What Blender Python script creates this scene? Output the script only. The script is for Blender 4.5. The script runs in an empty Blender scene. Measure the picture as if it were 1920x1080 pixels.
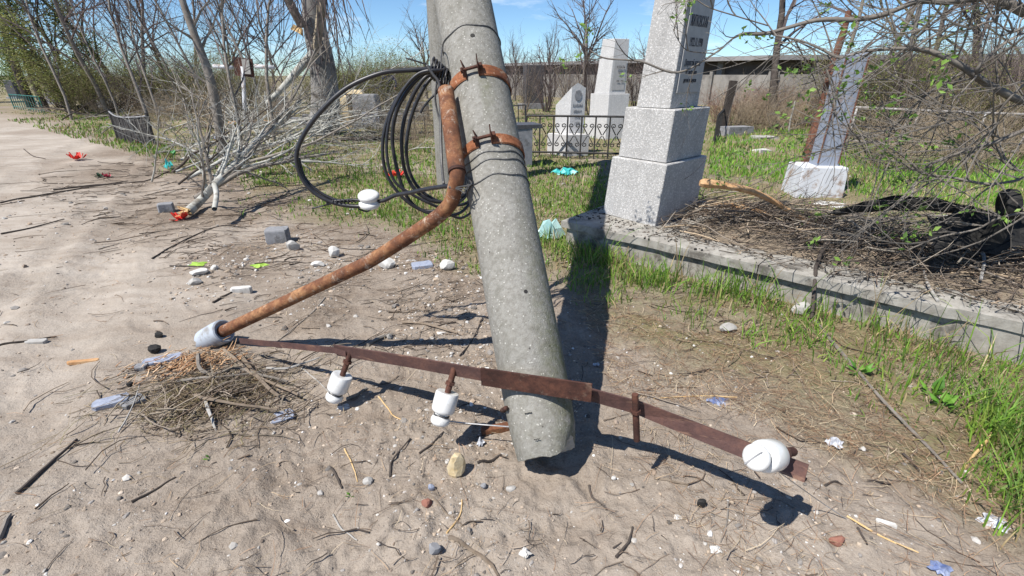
import bpy, math, random
import numpy as np
from mathutils import Vector, Matrix
from math import sin, cos, pi, radians, atan2, sqrt

# ------------------------------------------------------------------ camera, sky, sun
SC = bpy.context.scene
COL = SC.collection
FPX, PITCH, CH = 900.0, radians(23.95), 1.40          # focal length in photo pixels, tilt, eye height
CT, ST = cos(PITCH), sin(PITCH)
SUN = Vector((0.52, 0.40, -1.0)).normalized()          # direction the sunlight travels

cam = bpy.data.cameras.new('camera')
cam.sensor_width = 36.0
cam.lens = 36.0 * FPX / 1920.0
cam.clip_start, cam.clip_end = 0.05, 2000
camo = bpy.data.objects.new('camera', cam)
COL.objects.link(camo)
camo.location = (0, 0, CH)
camo.rotation_euler = (pi / 2 - PITCH, 0, 0)
SC.camera = camo

world = bpy.data.worlds.new('World')
SC.world = world
world.use_nodes = True
wt = world.node_tree
wt.nodes.clear()
wo = wt.nodes.new('ShaderNodeOutputWorld')
bg = wt.nodes.new('ShaderNodeBackground')
sky = wt.nodes.new('ShaderNodeTexSky')
sky.sky_type = 'NISHITA'
sky.sun_disc = False
sky.sun_elevation = math.asin(-SUN.z)
sky.sun_rotation = atan2(-SUN.x, -SUN.y)
sky.air_density, sky.dust_density, sky.ozone_density = 0.75, 0.0, 1.6
tc = wt.nodes.new('ShaderNodeTexCoord')
mp = wt.nodes.new('ShaderNodeMapping')
mp.inputs['Scale'].default_value = (1.0, 1.0, 5.0)
cn = wt.nodes.new('ShaderNodeTexNoise')
cn.inputs['Scale'].default_value = 2.3
cn.inputs['Detail'].default_value = 7
cn.inputs['Roughness'].default_value = 0.62
cr = wt.nodes.new('ShaderNodeValToRGB')
cr.color_ramp.elements[0].position = 0.56
cr.color_ramp.elements[0].color = (0.0, 0.0, 0.0, 1)
cr.color_ramp.elements[1].position = 0.80
cr.color_ramp.elements[1].color = (0.95, 0.95, 0.95, 1)
mx = wt.nodes.new('ShaderNodeMix')
mx.data_type = 'RGBA'
mx.inputs[7].default_value = (11.5, 12.0, 12.6, 1)
wt.links.new(tc.outputs['Generated'], mp.inputs['Vector'])
wt.links.new(mp.outputs['Vector'], cn.inputs['Vector'])
wt.links.new(cn.outputs['Fac'], cr.inputs['Fac'])
wt.links.new(cr.outputs['Color'], mx.inputs[0])
tn = wt.nodes.new('ShaderNodeMix')
tn.data_type = 'RGBA'
tn.blend_type = 'MULTIPLY'
tn.inputs[0].default_value = 1.0
tn.inputs[7].default_value = (0.84, 1.06, 1.24, 1)
wt.links.new(sky.outputs['Color'], tn.inputs[6])
wt.links.new(tn.outputs[2], mx.inputs[6])
wt.links.new(mx.outputs[2], bg.inputs['Color'])
bg.inputs['Strength'].default_value = 0.082
wt.links.new(bg.outputs['Background'], wo.inputs['Surface'])

sl = bpy.data.lights.new('sun', 'SUN')
sl.energy = 5.0
sl.angle = radians(0.53)
sl.color = (1.0, 0.95, 0.88)
slo = bpy.data.objects.new('sun', sl)
COL.objects.link(slo)
slo.location = (-6, -5, 12)
slo.rotation_euler = SUN.to_track_quat('-Z', 'Y').to_euler()

SC.view_settings.view_transform = 'Standard'
SC.view_settings.look = 'None'
SC.view_settings.exposure = 0.50
SC.view_settings.gamma = 1.0
SC.view_settings.use_curve_mapping = False

# ------------------------------------------------------------------ helpers
RN = random.Random(11)
NR = np.random.default_rng(5)
TAB = NR.random((256, 256))


def vn(x, y, s=0):
    x = np.asarray(x, float) + s * 17.31
    y = np.asarray(y, float) + s * 41.77
    xi, yi = np.floor(x).astype(int), np.floor(y).astype(int)
    fx, fy = x - xi, y - yi
    fx, fy = fx * fx * (3 - 2 * fx), fy * fy * (3 - 2 * fy)
    a, b = TAB[xi & 255, yi & 255], TAB[(xi + 1) & 255, yi & 255]
    c, d = TAB[xi & 255, (yi + 1) & 255], TAB[(xi + 1) & 255, (yi + 1) & 255]
    return (a + (b - a) * fx) * (1 - fy) + (c + (d - c) * fx) * fy - 0.5


def ray(px, py):
    x, u = (px - 960) / FPX, (540 - py) / FPX
    return Vector((x, CT + ST * u, -ST + CT * u))


def G(px, py, z=0.0):                                  # point of the place at height z
    d = ray(px, py)
    return Vector((0, 0, CH)) + d * ((z - CH) / d.z)


def P(px, py, Y):                                      # point of the place at plan distance Y
    d = ray(px, py)
    return Vector((0, 0, CH)) + d * (Y / d.y)


def inpoly(px, py, poly):
    px, py = np.asarray(px), np.asarray(py)
    r = np.zeros(px.shape, bool)
    n_ = len(poly)
    for i in range(n_):
        x1, y1 = poly[i]; x2, y2 = poly[(i + 1) % n_]
        c = ((y1 > py) != (y2 > py)) & (px < (x2 - x1) * (py - y1) / (y2 - y1 + 1e-12) + x1)
        r ^= c
    return r


# boundary between bare dirt and grass, as distance over bearing
_b = [(-300, 190), (0, 203), (120, 225), (215, 262), (300, 305), (440, 352), (600, 405), (760, 445), (890, 500), (1010, 500),
      (1060, 545), (1150, 600), (1300, 668), (1450, 735), (1600, 800), (1760, 880), (1920, 965), (2300, 1150)]
_bp = [G(*q) for q in _b]
B_TH = np.array([atan2(q.x, q.y) for q in _bp])
B_R = np.array([math.hypot(q.x, q.y) for q in _bp])


def grassmask(x, y):
    x, y = np.asarray(x, float), np.asarray(y, float)
    r, th = np.hypot(x, y), np.arctan2(x, y)
    rb = np.interp(th, B_TH, B_R)
    rr = r / rb + 0.30 * vn(x * 1.3, y * 1.3, 3) + 0.16 * vn(x * 4, y * 4, 4)
    return np.clip((rr - 0.93) / 0.2, 0, 1)


_fr = random.Random(19)
FEET = []
for _k in range(46):
    _q = G(_fr.uniform(-250, 1700), _fr.uniform(560, 1075))
    FEET.append((_q.x, _q.y, _fr.choice([1.2, 1.9, 2.2, 1.5]) + _fr.uniform(-.4, .4)))


def gz(x, y):
    x, y = np.asarray(x, float), np.asarray(y, float)
    r = np.hypot(x, y)
    g = grassmask(x, y)
    z = 0.03 * vn(x * 0.6, y * 0.6, 1) + 0.022 * vn(x * 2.1, y * 2.1, 2) + g * 0.02
    rough = np.clip(0.36 + 1.0 * vn(x * 0.8 + 3, y * 0.8, 5) + 0.62 * np.clip((x + 1.5) / 1.2, 0, 1) - .12, 0.12, 1.1)
    z = z + rough * (0.013 * vn(x * 7, y * 7, 6) + 0.017 * vn(x * 17, y * 17, 7) + 0.015 * vn(x * 37, y * 37, 8)) * np.clip(1.4 - r / 14, 0.5, 1)
    # faint wheel ruts along the path
    a = x * 0.86 + y * 0.5
    for c_, d_, w_ in ((0.05, .018, .15), (-1.05, .02, .17), (-1.45, .012, .10), (-2.6, .02, .2)):
        q = (a - c_ - 0.12 * vn(y * 0.5, c_ * 3, 15)) / w_
        z = z - d_ * np.exp(-q * q) * (x < 0.1) + d_ * .45 * np.exp(-(np.abs(q) - 1.5) ** 2 * 3) * (x < 0.1)
    for (fx, fy, fa) in FEET:
        u_ = (x - fx) * cos(fa) + (y - fy) * sin(fa); v_ = -(x - fx) * sin(fa) + (y - fy) * cos(fa)
        e = (u_ / .14) ** 2 + (v_ / .05) ** 2
        z = z - .006 * np.exp(-e ** 2) + .0035 * np.exp(-(np.sqrt(e) - 1.35) ** 2 * 9)
    return z * np.clip(1.0 - (r - 60) / 60, 0, 1)


def gp(px, py, dz=0.0):
    p = G(px, py, 0)
    p.z = float(gz(p.x, p.y)) + dz
    return p


class MB:
    def __init__(s):
        s.v, s.f, s.m = [], [], []

    def add(s, vs, fs, mi=0):
        o = len(s.v)
        s.v += [tuple(v) for v in vs]
        s.f += [tuple(i + o for i in f) for f in fs]
        s.m += [mi] * len(fs)
        return s

    def box(s, c, size, M=None, mi=0, taper=1.0, jit=0.0, rng=RN):
        hx, hy, hz = size[0] / 2, size[1] / 2, size[2] / 2
        vs = []
        for z in (-hz, hz):
            k = taper if z > 0 else 1
            for x, y in ((-hx, -hy), (hx, -hy), (hx, hy), (-hx, hy)):
                q = Vector((x * k + rng.uniform(-jit, jit), y * k + rng.uniform(-jit, jit), z + rng.uniform(-jit, jit)))
                if M: q = M @ q
                vs.append(Vector(c) + q)
        return s.add(vs, [(3, 2, 1, 0), (4, 5, 6, 7), (0, 1, 5, 4), (1, 2, 6, 5), (2, 3, 7, 6), (3, 0, 4, 7)], mi)

    def tube(s, pts, rad, n=6, mi=0, cap=True, closed=False, squash=None):
        pts = [Vector(p) for p in pts]
        k = len(pts)
        if not hasattr(rad, '__len__'): rad = [rad] * k
        t0 = (pts[1] - pts[0]).normalized()
        up = Vector((0, 0, 1)) if abs(t0.z) < 0.9 else Vector((1, 0, 0))
        u = t0.cross(up).normalized()
        vs = []
        for i, p in enumerate(pts):
            a = pts[(i - 1) % k] if (closed or i > 0) else p
            b = pts[(i + 1) % k] if (closed or i < k - 1) else p
            t = (b - a).normalized()
            u = (u - t * u.dot(t))
            u = u.normalized() if u.length > 1e-6 else t.orthogonal().normalized()
            w = t.cross(u)
            for j in range(n):
                an = 2 * pi * j / n
                vs.append(p + (u * cos(an) + w * sin(an)) * rad[i])
        fs = []
        for i in range(k if closed else k - 1):
            i2 = (i + 1) % k
            for j in range(n):
                j2 = (j + 1) % n
                fs.append((i * n + j, i * n + j2, i2 * n + j2, i2 * n + j))
        if cap and not closed:
            fs.append(tuple(range(n))[::-1])
            fs.append(tuple((k - 1) * n + j for j in range(n)))
        return s.add(vs, fs, mi)

    def lathe(s, prof, M, n=24, mi=0, cap=True, jit=None):
        vs, fs = [], []
        for (r, z) in prof:
            for j in range(n):
                an = 2 * pi * j / n
                q = Vector((r * cos(an), r * sin(an), z))
                if jit: q = jit(q, an)
                vs.append(M @ q)
        for i in range(len(prof) - 1):
            for j in range(n):
                j2 = (j + 1) % n
                fs.append((i * n + j, i * n + j2, (i + 1) * n + j2, (i + 1) * n + j))
        if cap:
            fs.append(tuple(range(n))[::-1])
            fs.append(tuple((len(prof) - 1) * n + j for j in range(n)))
        return s.add(vs, fs, mi)

    def sweep(s, pts, frames, prof, mi=0, cap=True):
        n = len(prof)
        vs, fs = [], []
        for p, (a, b) in zip(pts, frames):
            for (x, y) in prof:
                vs.append(Vector(p) + a * x + b * y)
        for i in range(len(pts) - 1):
            for j in range(n):
                j2 = (j + 1) % n
                fs.append((i * n + j, i * n + j2, (i + 1) * n + j2, (i + 1) * n + j))
        if cap:
            fs.append(tuple(range(n))[::-1])
            fs.append(tuple((len(pts) - 1) * n + j for j in range(n)))
        return s.add(vs, fs, mi)

    def build(s, name, mats, parent=None, smooth=False, loc=None):
        me = bpy.data.meshes.new(name)
        off = Vector(loc) if loc is not None else (wloc(parent) if parent else Vector((0, 0, 0)))
        me.from_pydata([(v[0] - off[0], v[1] - off[1], v[2] - off[2]) for v in s.v], [], s.f)
        mats = mats if isinstance(mats, (list, tuple)) else [mats]
        for m in mats: me.materials.append(m)
        if len(mats) > 1: me.polygons.foreach_set('material_index', s.m)
        if smooth:
            me.polygons.foreach_set('use_smooth', [True] * len(s.f))
            if smooth == 'auto': me.set_sharp_from_angle(angle=radians(38))
        me.update()
        o = bpy.data.objects.new(name, me)
        COL.objects.link(o)
        if parent: o.parent = parent
        if loc is not None: o.location = loc
        return o


def wloc(o):
    p = Vector((0, 0, 0))
    while o:
        p += o.location
        o = o.parent
    return p


def tag(o, label=None, cat=None, group=None, kind=None):
    if label: o['label'] = label
    if cat: o['category'] = cat
    if group: o['group'] = group
    if kind: o['kind'] = kind
    return o


def thing(name, loc, label, cat, group=None):
    o = bpy.data.objects.new(name, None)
    o.empty_display_size = 0.2
    COL.objects.link(o)
    o.location = loc
    return tag(o, label, cat, group)


def copy_tree(o, parent=None):
    c = o.copy()
    COL.objects.link(c)
    if parent: c.parent = parent
    for ch in list(o.children): copy_tree(ch, c)
    return c


def frame(o, zaxis, xhint=(1, 0, 0)):
    z = Vector(zaxis).normalized()
    x = Vector(xhint)
    x = (x - z * x.dot(z)).normalized()
    y = z.cross(x)
    M = Matrix((x, y, z)).transposed().to_4x4()
    M.translation = o
    return M


def spline(pts, n=8, closed=False):
    pts = [Vector(p) for p in pts]
    k = len(pts)
    out = []
    for i in range(k if closed else k - 1):
        if closed:
            p0, p1, p2, p3 = pts[(i - 1) % k], pts[i], pts[(i + 1) % k], pts[(i + 2) % k]
        else:
            p0, p1, p2, p3 = pts[max(i - 1, 0)], pts[i], pts[i + 1], pts[min(i + 2, k - 1)]
        for j in range(n):
            t = j / n
            out.append(0.5 * ((2 * p1) + (p2 - p0) * t + (2 * p0 - 5 * p1 + 4 * p2 - p3) * t * t + (3 * p1 - p0 - 3 * p2 + p3) * t ** 3))
    if not closed: out.append(pts[-1])
    return out


def npmesh(name, V, F, mat, cols=None, smooth=False, kind=None, label=None, cat=None, parent=None):
    """fast mesh from numpy arrays; F is (k,3) or (k,4); cols per vertex"""
    me = bpy.data.meshes.new(name)
    V, F = np.asarray(V, np.float32), np.asarray(F, np.int32)
    if parent: V = V - np.array(wloc(parent), np.float32)
    k = F.shape[1]
    me.vertices.add(len(V)); me.vertices.foreach_set('co', V.ravel())
    me.loops.add(F.size); me.loops.foreach_set('vertex_index', F.ravel())
    me.polygons.add(len(F))
    me.polygons.foreach_set('loop_start', np.arange(0, F.size, k, dtype=np.int32))
    me.polygons.foreach_set('loop_total', np.full(len(F), k, np.int32))
    me.polygons.foreach_set('use_smooth', np.full(len(F), bool(smooth)))
    if cols is not None:
        at = me.color_attributes.new('tint', 'FLOAT_COLOR', 'POINT')
        at.data.foreach_set('color', np.concatenate([cols, np.ones((len(cols), 1))], 1).astype(np.float32).ravel())
    me.update(calc_edges=True)
    me.materials.append(mat)
    o = bpy.data.objects.new(name, me)
    COL.objects.link(o)
    if parent: o.parent = parent
    return tag(o, label, cat, None, kind)


# ------------------------------------------------------------------ materials
def newmat(name, rough=0.85, spec=0.3, metal=0.0):
    m = bpy.data.materials.new(name)
    m.use_nodes = True
    nt = m.node_tree
    b = nt.nodes['Principled BSDF']
    b.inputs['Roughness'].default_value = rough
    b.inputs['Specular IOR Level'].default_value = spec
    b.inputs['Metallic'].default_value = metal
    return m, nt, b


def coord(nt):
    for n in nt.nodes:
        if n.type == 'TEX_COORD': return n.outputs['Object']
    return nt.nodes.new('ShaderNodeTexCoord').outputs['Object']


def nz(nt, scale, detail=5, rough=0.6, vec=None, dist=0.0, stretch=None):
    n = nt.nodes.new('ShaderNodeTexNoise')
    n.inputs['Scale'].default_value = scale
    n.inputs['Detail'].default_value = detail
    n.inputs['Roughness'].default_value = rough
    n.inputs['Distortion'].default_value = dist
    v = vec or coord(nt)
    if stretch:
        mpn = nt.nodes.new('ShaderNodeMapping')
        mpn.inputs['Scale'].default_value = stretch
        nt.links.new(v, mpn.inputs['Vector'])
        v = mpn.outputs['Vector']
    nt.links.new(v, n.inputs['Vector'])
    return n.outputs['Fac']


def vor(nt, scale, out='Distance', feature='F1'):
    n = nt.nodes.new('ShaderNodeTexVoronoi')
    n.inputs['Scale'].default_value = scale
    n.feature = feature
    nt.links.new(coord(nt), n.inputs['Vector'])
    return n.outputs[out]


def ramp(nt, fac, stops, interp='LINEAR'):
    n = nt.nodes.new('ShaderNodeValToRGB')
    n.color_ramp.interpolation = interp
    e = n.color_ramp.elements
    while len(e) < len(stops): e.new(0.5)
    for el, (p, c) in zip(e, stops):
        el.position = p
        el.color = (c, c, c, 1) if not hasattr(c, '__len__') else (*c, 1)
    nt.links.new(fac, n.inputs['Fac'])
    return n.outputs['Color']


def mixc(nt, fac, a, b, mode='MIX'):
    n = nt.nodes.new('ShaderNodeMix')
    n.data_type = 'RGBA'
    n.blend_type = mode
    for idx, val in ((0, fac), (6, a), (7, b)):
        if hasattr(val, 'is_linked') or hasattr(val, 'links'):
            nt.links.new(val, n.inputs[idx])
        elif hasattr(val, '__len__'):
            n.inputs[idx].default_value = (*val, 1)
        else:
            n.inputs[idx].default_value = val
    return n.outputs[2]


def mth(nt, op, a, b):
    n = nt.nodes.new('ShaderNodeMath')
    n.operation = op
    for i, v in enumerate((a, b)):
        if hasattr(v, 'links'): nt.links.new(v, n.inputs[i])
        else: n.inputs[i].default_value = v
    return n.outputs[0]


def bump(nt, b, h, strength=0.5, dist=0.01):
    n = nt.nodes.new('ShaderNodeBump')
    n.inputs['Strength'].default_value = strength
    n.inputs['Distance'].default_value = dist
    nt.links.new(h, n.inputs['Height'])
    nt.links.new(n.outputs['Normal'], b.inputs['Normal'])


def simple(name, c1, c2, scale=8, rough=0.85, spec=0.3, bs=0.4, bd=0.004, c3=None, s3=3, lo=0.35, hi=0.65, stretch=None, metal=0.0, detail=6, rnd=0.0):
    m, nt, b = newmat(name, rough, spec, metal)
    f = nz(nt, scale, detail, 0.65, stretch=stretch)
    c = mixc(nt, ramp(nt, f, [(lo, 0.0), (hi, 1.0)]), c1, c2)
    if c3:
        f3 = nz(nt, s3, 6, 0.7)
        c = mixc(nt, ramp(nt, f3, [(0.52, 0.0), (0.62, 1.0)]), c, c3)
    if rnd:
        oi = nt.nodes.new('ShaderNodeObjectInfo')
        v = mth(nt, 'ADD', mth(nt, 'MULTIPLY', oi.outputs['Random'], rnd), 1 - rnd / 2)
        c = mixc(nt, 1.0, c, v, 'MULTIPLY')
    nt.links.new(c, b.inputs['Base Color'])
    if bs: bump(nt, b, f, bs, bd)
    return m


def tinted(name, rough=0.8, spec=0.2, trans=0.0, bs=0.0):
    m, nt, b = newmat(name, rough, spec)
    a = nt.nodes.new('ShaderNodeAttribute')
    a.attribute_name = 'tint'
    nt.links.new(a.outputs['Color'], b.inputs['Base Color'])
    if trans:
        t = nt.nodes.new('ShaderNodeBsdfTranslucent')
        nt.links.new(a.outputs['Color'], t.inputs['Color'])
        ms = nt.nodes.new('ShaderNodeMixShader')
        ms.inputs[0].default_value = trans
        nt.links.new(b.outputs[0], ms.inputs[1])
        nt.links.new(t.outputs[0], ms.inputs[2])
        nt.links.new(ms.outputs[0], nt.nodes['Material Output'].inputs['Surface'])
    if bs: bump(nt, b, nz(nt, 60, 4), bs, 0.003)
    return m


def ground_mat():
    m, nt, b = newmat('dirt', 0.95, 0.12)
    a = nt.nodes.new('ShaderNodeAttribute'); a.attribute_name = 'tint'
    sep = nt.nodes.new('ShaderNodeSeparateColor')
    nt.links.new(a.outputs['Color'], sep.inputs['Color'])
    g, dark = sep.outputs[0], sep.outputs[1]
    n1, n2, n3 = nz(nt, 1.7, 6, 0.6), nz(nt, 14, 6, 0.7), nz(nt, 75, 5, 0.7)
    n4 = nz(nt, 240, 3, 0.6)
    st_ = nz(nt, 2.2, 6, 0.65, stretch=(0.9, 3.2, 1))
    rm = ramp(nt, nz(nt, 1.15, 5, 0.6, dist=0.4), [(0.42, 0.08), (0.66, 0.9)])
    rm = mth(nt, 'MAXIMUM', rm, mth(nt, 'MULTIPLY', dark, 0.85))
    pale = mixc(nt, ramp(nt, n1, [(0.35, 0.0), (0.68, 1.0)]), (0.385, 0.342, 0.292), (0.475, 0.432, 0.378))
    pale = mixc(nt, ramp(nt, st_, [(0.42, 0.0), (0.66, 0.75)]), pale, (0.315, 0.268, 0.222))
    pale = mixc(nt, mth(nt, 'MULTIPLY', rm, ramp(nt, n2, [(0.42, 0.0), (0.70, 0.85)])), pale, (0.285, 0.228, 0.18))
    pale = mixc(nt, mth(nt, 'MULTIPLY', rm, ramp(nt, n3, [(0.54, 0.0), (0.72, 0.7)])), pale, (0.20, 0.155, 0.118))
    pale = mixc(nt, mth(nt, 'MULTIPLY', rm, ramp(nt, n4, [(0.60, 0.0), (0.70, 0.5)])), pale, (0.56, 0.51, 0.45))
    brown = mixc(nt, ramp(nt, n2, [(0.35, 0.0), (0.7, 1.0)]), (0.205, 0.162, 0.124), (0.345, 0.292, 0.238))
    brown = mixc(nt, ramp(nt, st_, [(0.45, 0.0), (0.68, 0.7)]), brown, (0.19, 0.145, 0.108))
    brown = mixc(nt, ramp(nt, n3, [(0.5, 0.0), (0.7, 0.8)]), brown, (0.105, 0.078, 0.056))
    brown = mixc(nt, ramp(nt, n4, [(0.60, 0.0), (0.70, 0.6)]), brown, (0.50, 0.44, 0.38))
    turf = mixc(nt, ramp(nt, n2, [(0.35, 0.0), (0.65, 1.0)]), (0.25, 0.195, 0.13), (0.195, 0.19, 0.09))
    turf = mixc(nt, ramp(nt, n3, [(0.5, 0.0), (0.7, 0.8)]), turf, (0.09, 0.07, 0.042))
    c = mixc(nt, dark, pale, brown)
    c = mixc(nt, g, c, turf)
    nt.links.new(c, b.inputs['Base Color'])
    h = mth(nt, 'ADD', mth(nt, 'MULTIPLY', n2, mth(nt, 'ADD', 0.25, mth(nt, 'MULTIPLY', rm, 0.75))), mth(nt, 'MULTIPLY', rm, mth(nt, 'ADD', mth(nt, 'MULTIPLY', n3, 0.55), mth(nt, 'MULTIPLY', n4, 0.2))))
    bump(nt, b, h, 0.9, 0.028)
    return m


def pole_mat():
    m, nt, b = newmat('aged_concrete', 0.9, 0.2)
    n1, n2, n3 = nz(nt, 3.0, 6, 0.65), nz(nt, 55, 5, 0.7), nz(nt, 220, 2, 0.5)
    c = mixc(nt, ramp(nt, n1, [(0.35, 0.0), (0.7, 1.0)]), (0.235, 0.228, 0.205), (0.30, 0.292, 0.268))
    c = mixc(nt, ramp(nt, n2, [(0.42, 0.0), (0.68, 0.8)]), c, (0.16, 0.15, 0.13))
    c = mixc(nt, ramp(nt, nz(nt, 7, 6, 0.7, stretch=(2.5, 2.5, .45)), [(0.48, 0.0), (0.70, 0.75)]), c, (0.135, 0.13, 0.108))
    v = vor(nt, 120, 'Distance')
    vc = vor(nt, 120, 'Color')
    pick = ramp(nt, vc, [(0.78, 0.0), (0.82, 1.0)])
    spot = ramp(nt, v, [(0.28, 1.0), (0.42, 0.0)])
    c = mixc(nt, mth(nt, 'MULTIPLY', pick, spot), c, (0.43, 0.42, 0.385))
    v2 = vor(nt, 38, 'Distance'); vc2 = vor(nt, 38, 'Color')
    c = mixc(nt, mth(nt, 'MULTIPLY', ramp(nt, vc2, [(0.86, 0.0), (0.88, 0.8)]), ramp(nt, v2, [(0.08, 1.0), (0.2, 0.0)])), c, (0.58, 0.56, 0.52))
    c = mixc(nt, mth(nt, 'MULTIPLY', ramp(nt, vc2, [(0.12, 0.9), (0.14, 0.0)]), ramp(nt, v2, [(0.10, 1.0), (0.2, 0.0)])), c, (0.07, 0.065, 0.06))
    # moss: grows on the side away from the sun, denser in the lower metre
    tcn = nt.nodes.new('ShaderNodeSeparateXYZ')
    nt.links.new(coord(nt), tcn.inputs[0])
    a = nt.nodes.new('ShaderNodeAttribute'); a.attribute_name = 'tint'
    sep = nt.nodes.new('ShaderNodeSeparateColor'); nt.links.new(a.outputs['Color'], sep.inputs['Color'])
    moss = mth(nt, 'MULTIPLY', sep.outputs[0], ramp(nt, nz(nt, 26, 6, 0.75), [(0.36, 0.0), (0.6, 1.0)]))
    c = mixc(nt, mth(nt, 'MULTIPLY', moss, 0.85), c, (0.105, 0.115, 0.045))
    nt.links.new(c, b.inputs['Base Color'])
    h = mth(nt, 'ADD', n2, mth(nt, 'MULTIPLY', n3, 0.4))
    bump(nt, b, h, 0.55, 0.006)
    return m


def terrazzo(name, c_base, c_hi, c_lo, scale=75):
    m, nt, b = newmat(name, 0.8, 0.3)
    vc = vor(nt, scale, 'Color'); vd = vor(nt, scale, 'Distance')
    c = ramp(nt, vc, [(0.0, c_lo), (0.22, c_base), (0.55, c_base), (0.7, c_hi), (1.0, c_hi)])
    c = mixc(nt, ramp(nt, vd, [(0.38, 0.0), (0.6, 0.85)]), c, c_base)
    c = mixc(nt, ramp(nt, nz(nt, 3.5, 6, 0.7, stretch=(1.6, 1.6, .6)), [(0.45, 0.0), (0.75, 0.5)]), c, c_lo)
    nt.links.new(c, b.inputs['Base Color'])
    bump(nt, b, mth(nt, 'ADD', nz(nt, 90, 4), vd), 0.35, 0.004)
    return m


def rust_mat(name, pale=0.5, deep=(0.085, 0.032, 0.018), mid=(0.21, 0.075, 0.03), hi=(0.46, 0.23, 0.095), bare=(0.52, 0.42, 0.31)):
    m, nt, b = newmat(name, 0.82, 0.3)
    n1, n2 = nz(nt, 9, 7, 0.72), nz(nt, 42, 6, 0.75)
    c = ramp(nt, n1, [(0.32, deep), (0.48, mid), (0.66, hi)])
    c = mixc(nt, ramp(nt, n2, [(0.48, 0.0), (0.68, 0.75)]), c, deep)
    c = mixc(nt, mth(nt, 'MULTIPLY', ramp(nt, nz(nt, 16, 7, 0.75, dist=0.6), [(0.56, 0.0), (0.66, 1.0)]), pale), c, bare)
    nt.links.new(c, b.inputs['Base Color'])
    bump(nt, b, mth(nt, 'ADD', n2, n1), 0.5, 0.004)
    return m


def steel_mat():
    m, nt, b = newmat('rusted_angle_steel', 0.75, 0.35)
    n1, n2 = nz(nt, 10, 7, 0.7), nz(nt, 90, 5, 0.7)
    c = ramp(nt, n1, [(0.3, (0.05, 0.027, 0.024)), (0.5, (0.088, 0.046, 0.040)), (0.70, (0.14, 0.07, 0.052))])
    c = mixc(nt, ramp(nt, n2, [(0.5, 0.0), (0.7, 0.6)]), c, (0.055, 0.03, 0.028))
    c = mixc(nt, ramp(nt, nz(nt, 12, 5, 0.6, stretch=(0.3, 1, 3)), [(0.62, 0.0), (0.72, 0.6)]), c, (0.30, 0.18, 0.12))
    nt.links.new(c, b.inputs['Base Color'])
    bump(nt, b, mth(nt, 'ADD', n2, n1), 0.6, 0.004)
    return m


M = {}
M['dirt'] = ground_mat()
M['pole'] = pole_mat()
M['terrazzo'] = terrazzo('pale_terrazzo', (0.385, 0.38, 0.37), (0.60, 0.59, 0.575), (0.20, 0.195, 0.19), 95)
M['terrazzo_white'] = terrazzo('white_terrazzo', (0.50, 0.495, 0.49), (0.62, 0.615, 0.60), (0.38, 0.375, 0.37), 60)
M['plaque'] = simple('grey_plaque', (0.34, 0.335, 0.33), (0.41, 0.40, 0.39), 18, 0.6, 0.4, 0.1)
M['letter'] = simple('engraved_letter', (0.045, 0.045, 0.055), (0.07, 0.07, 0.08), 20, 0.7, 0.3, 0)
M['slabcon'] = simple('weathered_slab', (0.37, 0.355, 0.32), (0.23, 0.215, 0.19), 11, 0.92, 0.15, 0.8, 0.008, c3=(0.13, 0.12, 0.105), s3=5)
M['wallcon'] = simple('old_wall_concrete', (0.30, 0.285, 0.265), (0.21, 0.20, 0.185), 1.3, 0.95, 0.1, 0.3, 0.01, c3=(0.16, 0.15, 0.14), s3=0.8, stretch=(1, 1, 0.35), rnd=0.25)
M['shedwall'] = simple('dark_shed_wall', (0.12, 0.105, 0.095), (0.17, 0.15, 0.135), 2, 0.95, 0.1, 0.2, 0.01)
M['roof'] = simple('grey_roof_sheet', (0.33, 0.32, 0.31), (0.22, 0.215, 0.21), 3, 0.9, 0.2, 0.2, 0.01)
M['rust'] = rust_mat('rusty_pipe', 0.7, (0.07, 0.032, 0.02), (0.175, 0.072, 0.035), (0.36, 0.19, 0.09), (0.46, 0.39, 0.31))
M['band'] = rust_mat('rusty_band', 0.9, hi=(0.36, 0.15, 0.075))
M['rustdark'] = rust_mat('dark_rust', 0.15, (0.03, 0.015, 0.012), (0.07, 0.03, 0.022), (0.13, 0.055, 0.035))
M['rustpole'] = rust_mat('brown_rust', 0.2, (0.09, 0.04, 0.025), (0.16, 0.07, 0.045), (0.26, 0.13, 0.08))
M['steel'] = steel_mat()
m, nt, b = newmat('glazed_porcelain', 0.16, 0.6)
c = mixc(nt, ramp(nt, nz(nt, 26, 6, 0.75), [(0.52, 0.0), (0.74, 0.6)]), (0.70, 0.70, 0.68), (0.40, 0.37, 0.32))
nt.links.new(c, b.inputs['Base Color'])
M['porcelain'] = m
M['sleeve'] = simple('grey_plastic_sleeve', (0.40, 0.44, 0.49), (0.33, 0.36, 0.40), 14, 0.6, 0.35, 0.15, 0.003, c3=(0.24, 0.23, 0.22), s3=9)
M['cable'] = simple('black_cable', (0.014, 0.014, 0.017), (0.03, 0.03, 0.034), 40, 0.42, 0.5, 0.1, 0.001)
M['wire'] = simple('dull_wire', (0.075, 0.075, 0.078), (0.14, 0.135, 0.13), 60, 0.5, 0.5, 0, metal=0.4)
M['alu'] = simple('pale_wire', (0.42, 0.42, 0.42), (0.3, 0.3, 0.3), 60, 0.45, 0.5, 0, metal=0.6)
M['iron'] = simple('black_iron', (0.018, 0.018, 0.019), (0.05, 0.045, 0.042), 20, 0.7, 0.4, 0.2, 0.002)
M['slat'] = simple('blackened_slat', (0.022, 0.021, 0.022), (0.075, 0.07, 0.066), 16, 0.85, 0.2, 0.3, 0.003, stretch=(3, 3, 0.4))
M['darkstone'] = simple('dark_granite', (0.055, 0.055, 0.062), (0.095, 0.095, 0.10), 30, 0.55, 0.4, 0.1, 0.002)
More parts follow.
